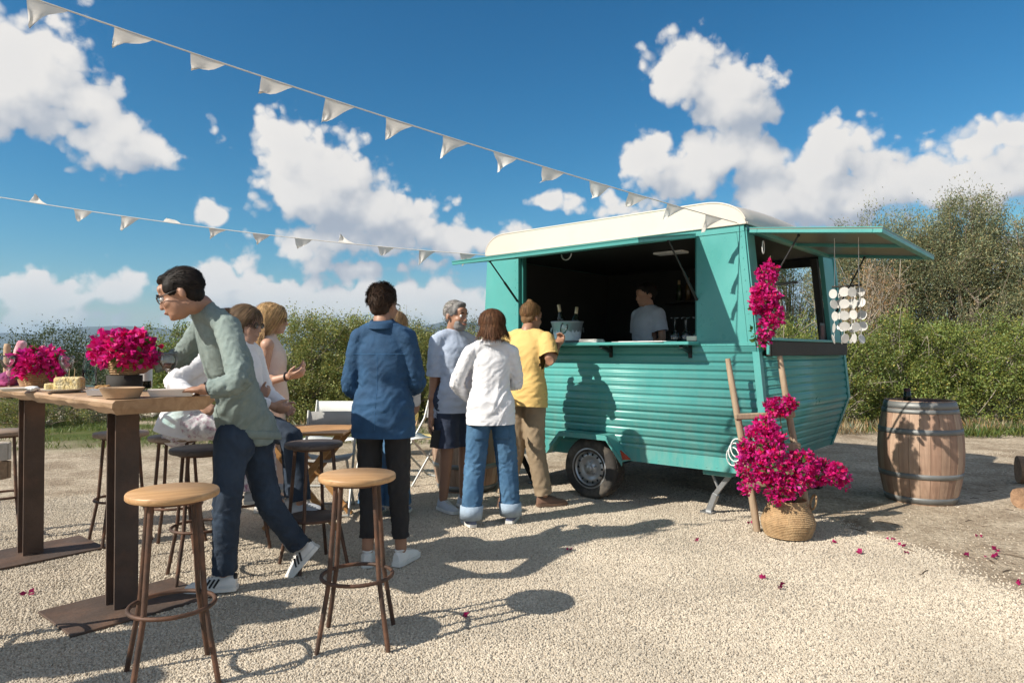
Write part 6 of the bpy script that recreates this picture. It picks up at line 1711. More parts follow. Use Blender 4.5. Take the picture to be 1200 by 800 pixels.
    for q in 'LR':
        sh, el, wr = K['sh' + q], K['el' + q], K['wr' + q]; ua = (el - sh).normalized(); fa = (wr - el).normalized()
        if sleeve != 'none':
            c.ell(sh - Vector((0, 0, .008 * s)), (.062 * w,) * 3, None, 12, 8); limb(c, [K['chest'].lerp(K['neck'], .88), sh.lerp(K['neck'], .45) + Vector((0, 0, .004)), sh], [.058 * w, .058 * w, .058 * w])
        if sleeve == 'long':
            e_ = el.lerp(wr, .90); limb(c, [sh, el, e_ + fa * .04 * s], [.064 * w * sleeve_r, .054 * w * sleeve_r, .039 * w * sleeve_r]); cuts.append((e_, fa, .105 * s, ())); segs += [(sh, el, 24, .6, ((0, .5), (.55, .45), (1, 1.1))), (el, e_, 28, .5, ((0, 1.1), (.5, .6), (1, .9)))]
        elif sleeve == 'roll':
            e_ = el.lerp(wr, .42); limb(c, [sh, el, e_ + fa * .04 * s], [.064 * w * sleeve_r, .056 * w * sleeve_r, .049 * w * sleeve_r]); cuts.append((e_, fa, .12 * s, ())); segs += [(sh, el, 24, .6, ((0, .5), (1, 1))), (el, e_, 24, .5, ((0, 1), (1, .6)))]
        elif sleeve == 'short':
            e_ = sh.lerp(el, .72); limb(c, [sh, e_ + ua * .05 * s], [.064 * w * sleeve_r, .066 * w * sleeve_r]); cuts.append((e_, ua, .088 * s, (), .16 * s, (K['chest'], rc, .166 * s, fc, .125 * s))); segs += [(sh, e_, 18, .9, ((0, .5), (1, .8)))]
        elif sleeve == 'none': limb(c, [K['chest'].lerp(K['neck'], .6), sh.lerp(K['neck'], .45)], [.07 * w, .045 * w])
        arms.append((el, wr, .075 * s)); arms.append((sh, el, .07 * s))
    me = fuse(c, cloth_v * s, 4); folds(me, segs, wr_amp * 1.15, seed); wrinkle(me, wr_amp * .22, seed + 5, (16, 16, 30), .6)
    trim(me, cuts + [(hemp, -up1, .30 * s, arms)])
    shirt = finish(me, 'shirt', top, root)
    if ribbed:
        bw = .045 * s
        mm = MB(); mm.loft([ring(hemp + up1 * z * s, rp, fp, (.184 * wide + a) * w, (.146 * wide + a) * w) for z, a in ((-.004, -.004), (-.004, .004), (.012, .0075), (.045, .0075), (.050, .002))], False, True); mm.build('ribbed_hem', top, shirt)
    if collar:
        mm = MB(); nb = K['neck'] + up2 * .006 * s
        for i, (h_, rr) in enumerate(((0, .070), (.030, .066))):
            pass
        mm.loft([ring(nb + up2 * z * s, rc, fc, a * s, a * s, 20, 2.0) for z, a in ((-.02, .074), (.022, .066), (.034, .068), (.012, .084), (-.012, .088))], False, True); mm.build('collar', collar, shirt)
    # ---- bottom
    if skirt is None:
        c = MB(); wst = K['pel'] + up1 * .085 * s
        g = .148 * s * max(1, leg[0] / .098)
        c.loft([ring(p, rp, fp, a, d) for p, a, d in ((wst, .140 * s, .102 * s), (K['pel'] + up1 * .02 * s, g * 1.02, .118 * s), (K['pel'] - up1 * .06 * s, g * 1.06, .122 * s), (K['pel'] - up1 * .11 * s, g * .8, .09 * s))], True, True)
        cuts = []; segs = [(K['pel'] - up1 * .12 * s, wst, 16, 1.2, ((0, .8), (1, .5)))]
        for q in 'LR':
            hp, kn, an = K['hip' + q], K['kn' + q], K['an' + q]; dl = (an - kn).normalized()
            gk = max(1, leg[0] / .098)
            c.ell(hp - fp * .024 * s - up1 * .05 * s, (.080 * s * gk, .084 * s * gk, .11 * s), None, 14, 10)
            if legs == 'long': e_ = an - dl * .012 * s; limb(c, [hp, kn, e_ + dl * .05 * s], [leg[0] * s, leg[1] * s, leg[2] * s])
            elif legs == 'crop': e_ = an - dl * .085 * s; limb(c, [hp, kn, e_ + dl * .05 * s], [leg[0] * s, leg[1] * s, leg[2] * s])
            elif legs == 'shorts': e_ = hp.lerp(kn, .93); dl = (kn - hp).normalized(); limb(c, [hp, e_ + dl * .06 * s], [leg[0] * s, leg[1] * s])
            cuts.append((e_, dl, (.21 if legs == 'shorts' else leg[2] + .075) * s, ()))
            if legs == 'shorts': segs.append((hp, e_, 13, .8, ((0, .9), (1, .6))))
            else: segs += [(hp, kn, 13, .9, ((0, 1.0), (.4, .45), (.85, .9), (1, 1.0))), (kn, e_, 17, .6, ((0, 1.0), (.35, .5), (.75, .7), (1, 1.3)))]
        me = fuse(c, cloth_v * s, 4); folds(me, segs, wr_amp * 1.0, seed + 11); wrinkle(me, wr_amp * .2, seed + 14, (18, 18, 26), .6)
        trim(me, cuts)
        tro = finish(me, 'trousers' if legs != 'shorts' else 'shorts', bottom, root)
        if cuffs:
            for q in 'LR':
                kn, an = K['kn' + q], K['an' + q]; d = (kn - an).normalized(); x = Vector((1, 0, 0)); y = Vector((0, 1, 0))
                mm = MB(); r0 = leg[2] * s * 1.10
                mm.loft([ring(an + d * z * s, x, y, a, a, 18, 2.0) for z, a in ((-.026, r0 * .99), (-.030, r0 * 1.04), (.072, r0 * 1.08), (.076, r0 * .98))], False, True); mm.build('turned_up_cuff', cuffs, tro)
        if pocket:
            for sg in (-1, 1):
                cc = K['pel'] - up1 * (hem + .055 if hem > .12 else .10) * s + rp * sg * .082 * s
                patch(tro.data, cc, rp, up1, fp, .125 * s, .135 * s).build('back_pocket', pocket, tro)
    else:
        c = MB()
        c.loft([ring(p, rp, fp, a * s, d * s) for p, a, d in skirt], True, True)
        me = fuse(c, cloth_v * s, 4); wrinkle(me, wr_amp * 1.2, seed + 11, (11, 11, 3)); finish(me, 'skirt', bottom, root)
    if shoes:
        for i, q in enumerate('LR'):
            td = Vector((toes or (f, f))[i]); uu = (0, 0, 1)
            if feet_up and feet_up[i]: uu = feet_up[i]
            shoe(root, K['an' + q], td, shoes[0], shoes[1], s, uu, shoes[2] if len(shoes) > 2 else None)
    return root
def patch(me, c, right, up, look, w, h, off=.004, n=6):
    """a thin cloth patch lying on the garment, found by looking along 'look'"""
    t = BVHTree.FromPolygons([v.co for v in me.vertices], [tuple(p.vertices) for p in me.polygons])
    V = []; F = []
    for i in range(n + 1):
        for j in range(n + 1):
            u = (j / n - .5) * w; v = (.5 - i / n) * h
            u *= 1 if i < n * .75 else .9
            o = c + right * u + up * v - look * .4
            hit = t.ray_cast(o, look)
            V.append((hit[0] - look * off) if hit[0] is not None else c + right * u + up * v)
    m_ = len(V); V += [v + look * (off + .004) for v in V]
    for i in range(n):
        for j in range(n):
            q = i * (n + 1) + j; F.append((q, q + n + 1, q + n + 2, q + 1)); F.append((m_ + q, m_ + q + 1, m_ + q + n + 2, m_ + q + n + 1))
    rim = [j for j in range(n + 1)] + [i * (n + 1) + n for i in range(1, n + 1)] + [n * (n + 1) + j for j in range(n - 1, -1, -1)] + [i * (n + 1) for i in range(n - 1, 0, -1)]
    for a, b in zip(rim, rim[1:] + rim[:1]): F.append((a, b, m_ + b, m_ + a))
    return MB().add(V, F, True)
def seam(me, pts, look, r=.0016):
    t = BVHTree.FromPolygons([v.co for v in me.vertices], [tuple(p.vertices) for p in me.polygons]); out = []
    for p in pts:
        hit = t.ray_cast(p - look * .5, look)
        if hit[0] is not None: out.append(hit[0])
    return MB().tube(out, r, 5)
def gp(px, py): g = G(px, py); return Vector((g.x, g.y, 0))
DENIM = mat('mid_blue_denim_shirt', (.015, .056, .125), .85, .16, 10, .35, 190, second=(.021, .075, .16), sscale=7)
BLACKC = mat('black_leggings', (.020, .019, .020), .85, .15, 12, .2, 160)
WHITEC = mat('white_cotton', (.80, .79, .80), .85, .05, 12, .25, 170)
JEANS = mat('washed_blue_jeans', (.045, .120, .225), .88, .2, 7, .4, 190, second=(.085, .19, .32), sscale=4.5, smix=.56)
JEANL = mat('pale_denim_turnup', (.34, .43, .53), .88, .12, 30, .4, 190)
LINEN = mat('pale_blue_linen', (.42, .485, .60), .88, .10, 16, .35, 200)
NAVYC = mat('navy_twill', (.030, .042, .075), .88, .15, 10, .3, 190)
YELC = mat('soft_yellow_jersey', (.70, .47, .165), .88, .08, 8, .2, 170)
KHAKI = mat('khaki_twill', (.30, .225, .145), .88, .14, 8, .3, 190)
PINKC = mat('pale_pink_crepe', (.66, .52, .45), .85, .06, 9, .2, 170)
SAGE = mat('sage_green_knit', (.205, .258, .240), .92, .12, 11, .45, 230, second=(.235, .288, .266), sscale=30)
DJEAN = mat('dark_indigo_jeans', (.020, .033, .055), .85, .2, 8, .4, 190, second=(.030, .050, .082), sscale=5)
GREYT = mat('pale_grey_tee', (.44, .47, .53), .88, .08, 9, .2, 170)
SNEAK = mat('white_trainer_leather', (.74, .72, .68), .6, .1, 14); SOLEW = mat('white_rubber_sole', (.70, .68, .63), .7, .12, 16); BLK = mat('black_trainer_trim', (.015, .015, .016), .6, .1, 10)
CANVS = mat('pale_canvas_shoe', (.48, .50, .53), .85, .1, 20); BRNS = mat('brown_suede_shoe', (.185, .105, .070), .85, .2, 14); BRSO = mat('brown_rubber_sole', (.14, .085, .055), .8, .15, 14)
NAVYS = mat('navy_canvas_shoe', (.17, .20, .30), .85, .1, 20)
FLOR = mat('floral_print_cotton', (.66, .66, .68), .85, .1, 9, .2, 160, second=(.30, .10, .20), sscale=34, smix=.60)
def sunv(): return SUN_DIR
# denim shirt, black leggings, seen from behind
g = gp(449, 663)
person('person in a blue denim shirt and black leggings, back turned, behind the lone oak stool',
       stand(1.70, g, (.16, 1), (.098, -.02), shL=(-.148, -.015, 1.385), shR=(.148, -.015, 1.385), elL=(-.212, -.01, 1.08), wrL=(-.12, .20, 1.02), elR=(.205, .03, 1.11), wrR=(.11, .21, 1.06), anL=(-.098, .0, .088), anR=(.096, .05, .088), head=(.0, .012, 1.575)),
       DENIM, BLACKC, ('short', HAIR_DB), SKIN_T, face=(.32, .95, -.03), hem=.165, wide=1.09, fit=.96, leg=(.090, .064, .047), legs='crop', shoes=(SNEAK, SOLEW), collar=DENIM, seed=21, wr_amp=.009, cloth_v=.010, toes=(Vector((-.15, 1, 0)), Vector((.35, .94, 0))), glass='clear', sleeve_r=1.0)
dn_ = [c_ for c_ in COL.objects if c_.name.startswith('shirt')][-1]; SEAM = mat('pale_denim_stitching', (.030, .105, .22), .9, 0)
for pts in ([Vector((x_, 0, 1.285)) for x_ in np.linspace(-.17, .17, 22)], [Vector((0, 0, z_)) for z_ in np.linspace(.84, 1.28, 26)]):
    seam(dn_.data, [p_ for p_ in pts], Vector((.16, 1, 0)).normalized(), .0018).build('seam', SEAM, dn_)
# white shirt, blue jeans with turned-up cuffs
g = gp(575, 613)
person('person in a white shirt and blue jeans with pale turned-up cuffs, back turned',
       stand(1.60, g, (-.18, 1), (.165, .03), elL=(-.275, .03, 1.12), wrL=(-.13, .22, .98), elR=(.225, .06, 1.12), wrR=(.05, .25, 1.12), knL=(-.125, .01, .485), knR=(.135, .015, .485)),
       WHITEC, JEANS, ('bob', HAIR_BR), SKIN, face=(-.45, .88, .0), hem=.15, wide=1.10, fit=.97, leg=(.100, .084, .078), shoes=(NAVYS, SOLEW), collar=WHITEC, seed=33, wr_amp=.010, cloth_v=.010, cuffs=JEANL, pocket=JEANS, toes=(Vector((-.35, 1, 0)), Vector((.2, 1, 0))))
# grey-haired man with beard facing the white shirt
g = gp(533, 596)
pr6 = stand(1.71, g, (.62, -.78), (.10, .0), elR=P(508, 456, 5.62), wrR=P(505, 493, 5.56), elL=(-.22, .06, 1.12), wrL=(-.10, .22, 1.08))
person('bearded grey-haired man in a pale blue linen shirt and navy shorts holding a phone', pr6,
       LINEN, NAVYC, ('crop', HAIR_GR), SKIN_T, face=(.80, -.60, -.05), sleeve='short', hem=.15, wide=1.06, fit=1.02, leg=(.112, .100, .09), legs='shorts', shoes=(CANVS, SOLEW), collar=None, seed=41, wr_amp=.009, beard=HAIR_GR, eyes=True, hands=(.4, .75), sleeve_r=.98)
m = MB(); m.box((0, 0, 0), (.072, .010, .145), None, .004); ph = m.build('phone', BLACKM); ph.location = P(510, 514, 5.50); ph.rotation_euler = (.1, .12, .4); tag(ph, 'dark phone held low in the hand of the bearded man', 'phone')
# yellow t-shirt at the counter
g = Vector(((615 - 600) / 800 * 5.80, 5.80, 0))
person('person in a yellow tee shirt and khaki trousers leaning at the serving counter',
       stand(1.73, g, (.50, .87), (.13, .06), elR=P(645, 424, 5.68), wrR=P(654, 404, 5.86), elL=(-.21, .12, 1.12), wrL=(-.06, .33, 1.16), chest=(0, .03, 1.27), neck=(0, .05, 1.44), shL=(-.172, .045, 1.375), shR=(.172, .06, 1.37), head=(0, .125, 1.56), anL=(-.13, -.12, .088), anR=(.15, .06, .088)),
       YELC, KHAKI, ('bun', HAIR_MB), SKIN_T, face=(.62, .78, -.12), sleeve='short', hem=.13, wide=1.02, fit=1.05, leg=(.100, .080, .070), shoes=(BRNS, BRSO), seed=52, wr_amp=.008, toes=(Vector((.5, .8, 0)), Vector((.95, .3, 0))), hands=(.4, 1.0), sleeve_r=1.1, palm=(None, (0.2, .3, .9)))
goblet('wine_glass', P(657, 400, 5.93) + Vector((0, 0, .0)), 'clear wine glass held in the hand of the yellow tee shirt wearer', None, None, False, .16, .034, (-.1, .25, 0), .065)
# pale pink dress in profile
g = Vector(((318 - 600) / 800 * 5.5, 5.5, 0))
pk = stand(1.67, g, (.97, .24), (.08, .05), elR=P(309, 446, 5.36), wrR=P(338, 441, 5.30), elL=(-.19, .06, 1.10), wrL=(-.02, .20, 1.16))
person('blond person in a sleeveless pale pink dress and sunglasses, in profile', pk,
       PINKC, PINKC, ('long', HAIR_BL), SKIN, face=(.97, .22, -.06), sleeve='none', hem=.12, wide=.98, fit=.98, leg=(.105, .09, .085), shoes=(SNEAK, SOLEW), seed=61, wr_amp=.006, glass='dark', hands=(.5, .5), nstr=2800)
m = MB(); wr_ = pk['wrR']; d_ = (pk['wrR'] - pk['elR']).normalized(); q_ = wr_ - d_ * .02
xx = d_.cross(Vector((0, 0, 1))).normalized(); yy = d_.cross(xx)
m.tube([q_ + (xx * math.cos(a) + yy * math.sin(a)) * .031 for a in np.linspace(0, 2 * math.pi, 17)[:-1]], .006, 6, closed=True); o = m.build('bracelet', BLACKM); tag(o, 'dark bracelet on the wrist of the pale pink dress wearer', 'bracelet')
# blond streaked hair, white blouse, blue jeans, half hidden
g = Vector(((452 - 600) / 800 * 5.45, 5.45, 0))
person('blond person in a loose white blouse and blue jeans, half hidden behind the denim shirt',
       stand(1.61, g, (.35, .94), (.10, .05), head=(.085, .03, 1.575), neck=(.05, -.02, 1.455), chest=(.04, 0, 1.27), shR=(.225, .0, 1.38), shL=(-.12, -.015, 1.39), elR=(.26, .02, 1.10), wrR=(.20, .16, .92)),
       WHITEC, JEANS, ('bob', HAIR_BB), SKIN, face=(.6, .8, -.05), hem=.17, wide=1.08, fit=1.03, leg=(.105, .10, .115), shoes=(NAVYS, SOLEW), seed=71, wr_amp=.008)
# vendor inside
g = cw(0, 0, 0) * 0 + Vector(((758 - 600) / 800 * 6.62, 6.62, .426))
person('vendor in a pale grey tee shirt standing inside the caravan',
       stand(1.52, g, (-.80, -.42), (.09, .0), elL=(-.23, -.02, 1.12), wrL=(-.18, .16, .95)),
       GREYT, NAVYC, ('short', HAIR_BLK), SKIN_T, face=(-.93, -.20, -.12), sleeve='short', hem=.14, wide=1.08, fit=1.1, shoes=(BLK, BLK), seed=81, wr_amp=.006, sleeve_r=1.1)
# seated, dark jeans, sunglasses
sp = Vector((-1.79, 4.60, 0))
fA = Vector((1, -.05, 0)).normalized(); rA = Vector((fA.y, -fA.x, 0))
JA = dict(root=sp, s=.97, f=fA, pel=sp + Vector((0.0, 0, .86)), chest=sp + Vector((-.03, 0, 1.17)), neck=sp + Vector((-.01, 0, 1.345)), head=P(290, 381, 4.62), shL=sp + Vector((-.02, 0, 1.29)) - rA * .17, shR=sp + Vector((-.02, 0, 1.29)) + rA * .17,
          elL=sp + Vector((.06, .2, 1.03)), elR=sp + Vector((.05, -.2, 1.02)), wrL=sp + Vector((.22, .10, .93)), wrR=sp + Vector((.20, -.09, .945)), hipL=sp + Vector((.02, .09, .82)), hipR=sp + Vector((.02, -.09, .82)),
          knL=P(340, 512, 4.62), knR=P(341, 512, 4.42), anL=P(345, 583, 4.60), anR=P(352, 589, 4.36))
person('seated person with dark streaked hair, sunglasses and dark jeans, behind the leaning man', JA,
       WHITEC, DJEAN, ('bob', HAIR_DBL), SKIN, face=(.96, -.25, -.12), hem=.10, leg=(.092, .076, .066), shoes=(CANVS, SOLEW), seed=91, glass='dark', wr_amp=.006, toes=(Vector((1, -.1, -.05)), Vector((1, -.15, -.08))))
# seated, white shirt and floral skirt
sp = Vector((-2.21, 4.52, 0)); fB = Vector((.93, .36, 0)).normalized(); rB = Vector((fB.y, -fB.x, 0))
JB = dict(root=sp, s=.97, f=fB, pel=sp + Vector((.04, 0, .85)), chest=sp + Vector((.10, .02, 1.08)), neck=P(258, 402, 4.58), head=P(273, 386, 4.62), shL=P(262, 412, 4.72), shR=P(237, 424, 4.42),
          elL=sp + Vector((.32, .2, 1.0)), elR=P(203, 447, 4.32), wrL=sp + Vector((.50, .1, 1.02)), wrR=P(232, 470, 4.20), hipL=sp + Vector((.06, .09, .82)), hipR=sp + Vector((.06, -.07, .82)), knL=sp + Vector((.42, .26, .80)), knR=sp + Vector((.44, .04, .79)), anL=sp + Vector((.46, .26, .40)), anR=sp + Vector((.50, .02, .38)))
person('seated person in a white shirt and floral skirt, mostly hidden behind the leaning man', JB,
       WHITEC, FLOR, ('bob', HAIR_DB), SKIN, face=(.95, .2, -.1), hem=.10, shoes=(CANVS, SOLEW), seed=101, wr_amp=.010, sleeve_r=1.15,
       skirt=None, leg=(.105, .10, .105))
# leaning man in the sage sweater
r1 = gp(285, 684)
fM = Vector((-1, -.12, 0)).normalized()
J1 = dict(root=r1, s=1.02, f=fM, pel=P(288, 492, 3.82), chest=P(266, 420, 3.64), neck=P(237, 361, 3.50), head=P(212, 346, 3.40), shL=P(267, 384, 3.44), shR=P(242, 378, 3.74), elL=P(281, 446, 3.28), wrL=P(243, 456, 3.27), elR=P(212, 418, 3.82), wrR=P(176, 427, 3.74),
          hipL=P(272, 514, 3.70), hipR=P(296, 514, 3.90), knL=P(266, 590, 3.66), knR=P(316, 590, 3.92), anL=P(263, 672, 3.72), anR=P(352, 640, 4.02), hdL=(-1, -.03, -.04))
person('dark-haired man in a sage green sweater and dark jeans leaning over the high table', J1,
       SAGE, DJEAN, ('crop', HAIR_BLK), SKIN_T, face=(-.93, -.12, -.36), hup=(-.32, -.02, 1), hs=1.0, hem=.12, wide=1.0, fit=.97, leg=(.090, .070, .056), shoes=(SNEAK, SOLEW, BLK), body_v=.006, cloth_v=.009, seed=111, wr_amp=.010, glass='clear', eyes=True, nstr=2600,
       toes=(Vector((-1, -.12, -.02)), Vector((-.62, -.1, -.72))), feet_up=(None, (-.72, -.05, .66)), hands=(.28, .5), palm=((-.2, 0, -1), None), sleeve_r=1.04, pocket=DJEAN, ribbed=True)
m = MB(); d_ = (J1['wrL'] - J1['elL']).normalized(); q_ = J1['wrL'] - d_ * .012
xx = d_.cross(Vector((0, 0, 1))).normalized(); yy = d_.cross(xx)
m.tube([q_ + (xx * math.cos(a) * .031 + yy * math.sin(a) * .028) for a in np.linspace(0, 2 * math.pi, 21)[:-1]], .0085, 6, closed=True); wt = m.build('wristwatch', BLACKM)
m = MB(); m.box(q_ - yy * .030 * (1 if yy.z < 0 else -1) , (.034, .034, .014), Matrix((d_, xx, yy)).transposed(), .004); m.build('watch_case', BLK, wt); tag(wt, 'black wristwatch on the leaning man', 'watch')

# two more guests standing beyond the left end of the table, outside the frame; their shadows fall across the gravel
g = Vector((-3.05, 2.35, 0))
ofp = person('guest in a navy top and khaki trousers standing near the crate stool', stand(1.72, g, (.9, .4), (.10, .0), elL=(-.26, .04, 1.12), wrL=(-.16, .24, 1.08)), NAVYC, KHAKI, ('short', HAIR_DB), SKIN_T, hem=.14, shoes=(BRNS, BRSO), seed=121, cloth_v=.014, nstr=300, wide=1.1)
g = Vector((-3.35, 1.70, 0))
person('guest in a white blouse and dark jeans standing near the crate stool', stand(1.64, g, (-.3, .9), (.12, .0), elR=(.28, .04, 1.12), wrR=(.16, .24, 1.12)), WHITEC, DJEAN, ('bob', HAIR_BR), SKIN, hem=.15, shoes=(SNEAK, SOLEW), seed=131, cloth_v=.014, nstr=300, wide=1.1)
# ------------------------------------------------------------------ food and flowers on the high table
KRAFT = mat('kraft_card', (.46, .31, .19), .8, .08, 9, .1, 60); CERAM = mat('cream_plate', (.66, .61, .53), .4, .06, 9); PALE = mat('pale_card_tray', (.68, .60, .53), .75, .06, 9)
RATT = mat('rattan_pot', (.45, .29, .15), .85, .25, 24, .7, 70, second=(.32, .20, .10), sscale=20); SOILB = mat('dark_pot_band', (.025, .022, .018), .8, .2, 9)
OMEL = mat('potato_omelette', (.66, .50, .20), .7, .3, 60, .8, 120, second=(.78, .66, .40), sscale=45); CRUST = mat('browned_crust', (.42, .24, .09), .7, .25, 25, .8, 60)
def on(px, py): g = G(px, py, TZ); return Vector((g.x, g.y, TZ))
def tpos(px, py, lift=.001):
    p = on(px, py); p.z += lift; return p
def flower_pot(px, base_y, label, rx, rz, dark, n, stand_z=0.0, depth=None):
    b = tpos(px, base_y); k = b.y / 800
    o = empty('flower_basket', b, 0, label, 'flowers', 'flower baskets on the table')
    r = .085; h = .105
    if dark:
        m = MB(); m.lathe([(r * .98, 0), (r * 1.02, .006), (r * 1.02, .085), (r * .9, .085), (.002, .08)], n=26); m.build('base_band', SOILB, o); z0 = .086
    else: z0 = .0
    m = MB(); m.lathe([(r * .75, z0), (r * 1.05, z0 + h), (r * 1.07, z0 + h + .008), (r * .98, z0 + h + .006), (r * .68, z0 + .01), (.002, z0 + .01)], n=26, cap=False); pot = m.build('woven_pot', RATT, o)
    m = MB()
    for i in range(8):
        zz = z0 + .006 + i * .0125; rr = r * (.75 + .30 * (zz - z0) / h) + .001; m.tube([Vector(((rr + .0012 * math.sin(12 * t + i * 3.1)) * math.cos(t), (rr + .0012 * math.sin(12 * t + i * 3.1)) * math.sin(t), zz)) for t in np.linspace(0, 2 * math.pi, 33)[:-1]], .0055, 5, closed=True)
    w = m.build('weave', RATT, pot); w['kind'] = 'stuff'
    c = b + Vector((0, 0, z0 + h + .03))
    R_ = rx * k
    cl = [(c + Vector((0, 0, .012)), (R_ * .85, R_ * .8, rz * k)), (c + Vector((-R_ * .55, 0, -.01)), (R_ * .5, R_ * .5, rz * k * .75)), (c + Vector((R_ * .55, -.02, -.015)), (R_ * .5, R_ * .5, rz * k * .8)), (c + Vector((0, -R_ * .5, .0)), (R_ * .6, R_ * .45, rz * k * .8)), (c + Vector((R_ * .2, 0, .04)), (R_ * .5, R_ * .5, rz * k * .6))]
    blossoms('blossom', cl, n, .036, o, b, .5)
    return o
flower_pot(146, 458, 'basket of magenta bougainvillea on a dark band at the leaning man', 38, 21, True, 420)
flower_pot(46, 453, 'smaller basket of magenta bougainvillea farther along the table', 30, 17, False, 380)
# kraft bowls and trays
def bowl(px, py, r, h, label, material=KRAFT):
    b = tpos(px, py); m = MB(); m.lathe([(r * .78, 0), (r, h), (r + .003, h + .002), (r - .004, h), (r * .76, .004), (.002, .003)], n=32, cap=False)
    o = m.build('paper_bowl', material, None, b); tag(o, label, 'bowl'); return o
bowl(143, 466, .092, .045, 'round kraft paper bowl at the near edge of the table')
bowl(36, 452, .072, .050, 'round kraft tub below the smaller flower basket')
def tray(px, py, rz, w, d, h, label, material):
    b = tpos(px, py); m = MB(); o1 = [(-1, -1), (1, -1), (1, 1), (-1, 1)]
    def rg(k, z): return [Vector((x * w / 2 * k, y * d / 2 * k, z)) for x, y in o1]
    m.loft([rg(.86, 0), rg(1.0, h), rg(1.03, h + .002), rg(.985, h), rg(.85, .004)], False, False); m.add(rg(.86, 0), [(3, 2, 1, 0)]); m.add(rg(.85, .004), [(0, 1, 2, 3)])
    o = m.build('card_tray', material, None, b); o.rotation_euler = (0, 0, rz); tag(o, label, 'tray'); return o
tray(201, 464, .45, .20, .13, .030, 'pale oblong card tray under the leaning man\'s hand', PALE)
tray(120, 463, .3, .12, .10, .026, 'small white card tray beside the round kraft bowl', WHITEP)
def plate(px, py, r, label):
    b = tpos(px, py); m = MB(); m.lathe([(r * .62, 0), (r * .66, .003), (r, .014), (r + .002, .0165), (r - .004, .0165), (r * .62, .006), (.002, .006)], n=36, cap=False)
    o = m.build('plate', CERAM, None, b); tag(o, label, 'plate'); return b
pb = plate(76, 459, .105, 'cream plate of omelette wedges near the table edge')
plate(18, 458, .085, 'cream plate at the left end of the table')
def wedge(loc, sx, sy, sz, material, label, seed, cat='food', rz=0, name='omelette_wedge'):
    b = MB(); b.box((0, 0, sz / 2), (sx, sy, sz), None, min(sx, sy, sz) * .12)
    me = fuse(b, .0035, 1); wrinkle(me, .0045, seed, (70, 70, 70), .5); wrinkle(me, .003, seed + 2, (150, 150, 150), .5); o = finish(me, name, material, None); o.location = loc; o.rotation_euler = (0, 0, rz); tag(o, label, cat, 'food on the plates'); return o
wedge(pb + Vector((.028, -.005, .0075)), .125, .072, .068, OMEL, 'tall golden block of potato omelette on the cream plate', 1, rz=.2)
wedge(pb + Vector((-.070, .0, .0075)), .060, .05, .034, OMEL, 'small golden omelette piece on the cream plate', 2, rz=.6)
wedge(pb + Vector((-.015, .055, .0075)), .045, .04, .032, CRUST, 'browned omelette piece behind the tall golden block', 3, rz=-.3)
q = tpos(112, 461); wedge(q + Vector((.0, .06, .0)), .06, .05, .035, CRUST, 'browned bread roll beside the dark basket band', 4, 'bread', .3, 'bread_roll')
TP = mat('toothpick', (.58, .44, .26), .8, .1, 9)
for k, (dx, dy) in enumerate(((.02, .0), (.045, .005), (-.055, .005))):
    m = MB(); m.cyl((0, 0, 0), (.004, 0, .055), .0012, 6); o = m.build('toothpick', TP, None, pb + Vector((dx, dy, .066 if k < 2 else .034))); tag(o, 'wooden toothpick stuck upright into the ' + ('tall golden block' if k < 2 else 'small golden omelette piece'), 'toothpick', 'toothpicks')
# glasses and bottles
goblet('wine_glass', tpos(197, 460), 'wine glass with red wine beside the pale tray', None, RWINE, False, .20, .043)
goblet('wine_glass', tpos(78, 456), 'empty clear wine glass behind the plate of omelette', None, None, False, .19, .040)
goblet('wine_glass', tpos(10, 455), 'empty clear wine glass by the rolled pink napkin', None, None, False, .19, .042)
WAT = glass_mat('clear_plastic', (.82, .93, .90), 0, 1.35)
b = tpos(105, 453); o = empty('water_bottle', b, 0, 'clear water bottle with green cap behind the plates', 'bottle')
m = MB(); m.lathe([(.036, 0), (.040, .006), (.040, .11), (.036, .13), (.024, .20), (.013, .232), (.013, .245)], n=22, cap=False); m.build('bottle_body', WAT, o)
m = MB(); m.lathe([(.036, .004), (.0385, .008), (.0385, .10), (.002, .10)], n=22); m.build('water', glass_mat('water', (.86, .95, .95), 0, 1.33), o)
m = MB(); m.lathe([(.016, .236), (.016, .258), (.013, .262), (.002, .262)], n=16); m.build('bottle_cap', mat('green_cap', (.01, .20, .06), .4, 0), o)
bottle('wine_bottle', tpos(170, 455), 'dark wine bottle beside the bougainvillea basket', 'bottle', None, .31, .037, cap=mat('wine_capsule', (.09, .015, .03), .4, .1, 9), lab=WHITEP)
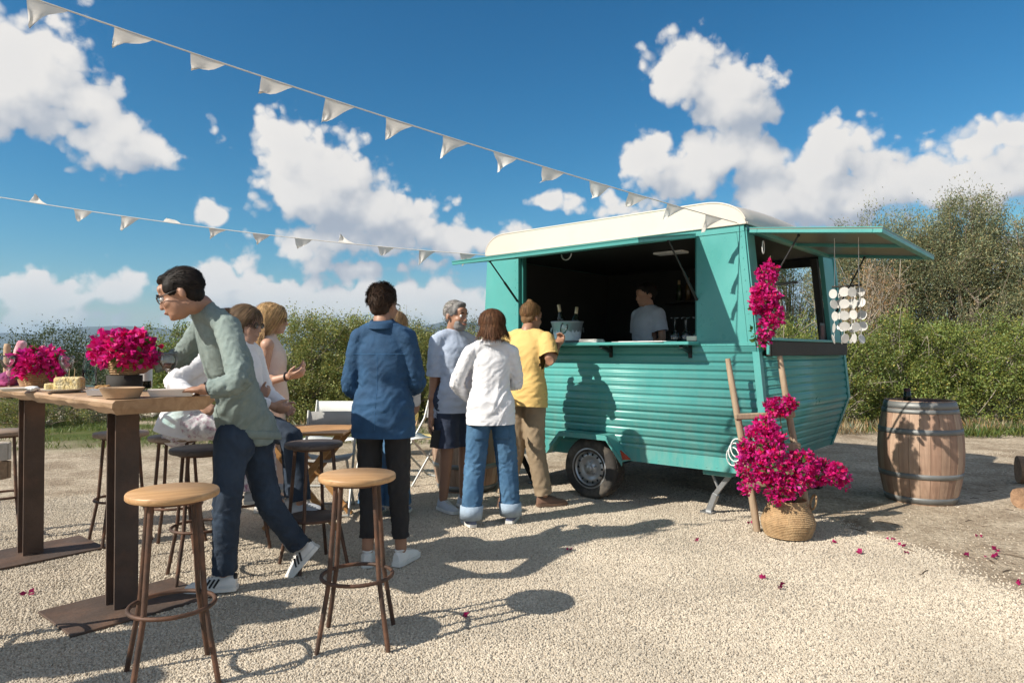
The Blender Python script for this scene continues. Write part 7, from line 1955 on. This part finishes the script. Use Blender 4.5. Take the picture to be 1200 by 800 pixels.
# cloth and napkin at the left
PURP = mat('purple_cloth', (.17, .035, .14), .9, .2, 12, .3, 120, second=(.34, .05, .16), sscale=9)
NAPK = mat('pink_white_napkin', (.62, .26, .33), .9, .2, 18, .2, 120, second=(.70, .55, .52), sscale=16)
def cloth_heap(px, py, r, label, material, seed, name):
    b = tpos(px, py); mm = MB()
    for k in range(5): mm.ell((RNG.uniform(-.6, .6) * r[0], RNG.uniform(-.5, .5) * r[1], r[2] * RNG.uniform(.35, .6)), (r[0] * .6, r[1] * .6, r[2] * RNG.uniform(.4, .6)), None, 14, 10)
    mm.box((0, 0, r[2] * .12), (r[0] * 1.6, r[1] * 1.6, r[2] * .24), None, .004)
    me = fuse(mm, .005, 4); wrinkle(me, .007, seed, (22, 22, 22)); V = get_v(me); V[:, 2] = np.maximum(V[:, 2], 0); me.vertices.foreach_set('co', V.astype(np.float32).ravel()); me.update()
    o = finish(me, name, material, None); o.location = b; tag(o, label, 'cloth'); return o
cloth_heap(2, 452, (.085, .07, .085), 'heap of purple and pink cloth at the left end of the table', PURP, 5, 'purple_cloth')
b = tpos(14, 452, .0); mm = MB(); mm.tube([Vector((-.02, 0, .012)), Vector((.0, 0, .10)), Vector((.035, .01, .20)), Vector((.05, .01, .265))], [.024, .027, .030, .027], 12); mm.ell((.05, .01, .265), (.027, .027, .016)); mm.ell((-.02, 0, .02), (.03, .03, .02))
me = fuse(mm, .005, 3); wrinkle(me, .004, 8, (30, 30, 9)); o = finish(me, 'rolled_napkin', NAPK, None); o.location = b; tag(o, 'pink and white napkin roll standing by the smaller flower basket', 'napkin')
b = tpos(8, 451, .0); mm = MB(); mm.lathe([(.020, 0), (.020, .24), (.016, .262), (.002, .264)], n=12); o = mm.build('breadstick_tube', KRAFT, None, b); tag(o, 'thin kraft tube standing behind the pink napkin roll', 'tube')
b = tpos(38, 458); mm = MB(); mm.ell((0, 0, .012), (.035, .028, .012)); me = fuse(mm, .004, 2); wrinkle(me, .006, 6, (50, 50, 50)); o = finish(me, 'crumpled_tissue', WHITEP, None); o.location = b; tag(o, 'crumpled white tissue between the two cream plates', 'tissue')
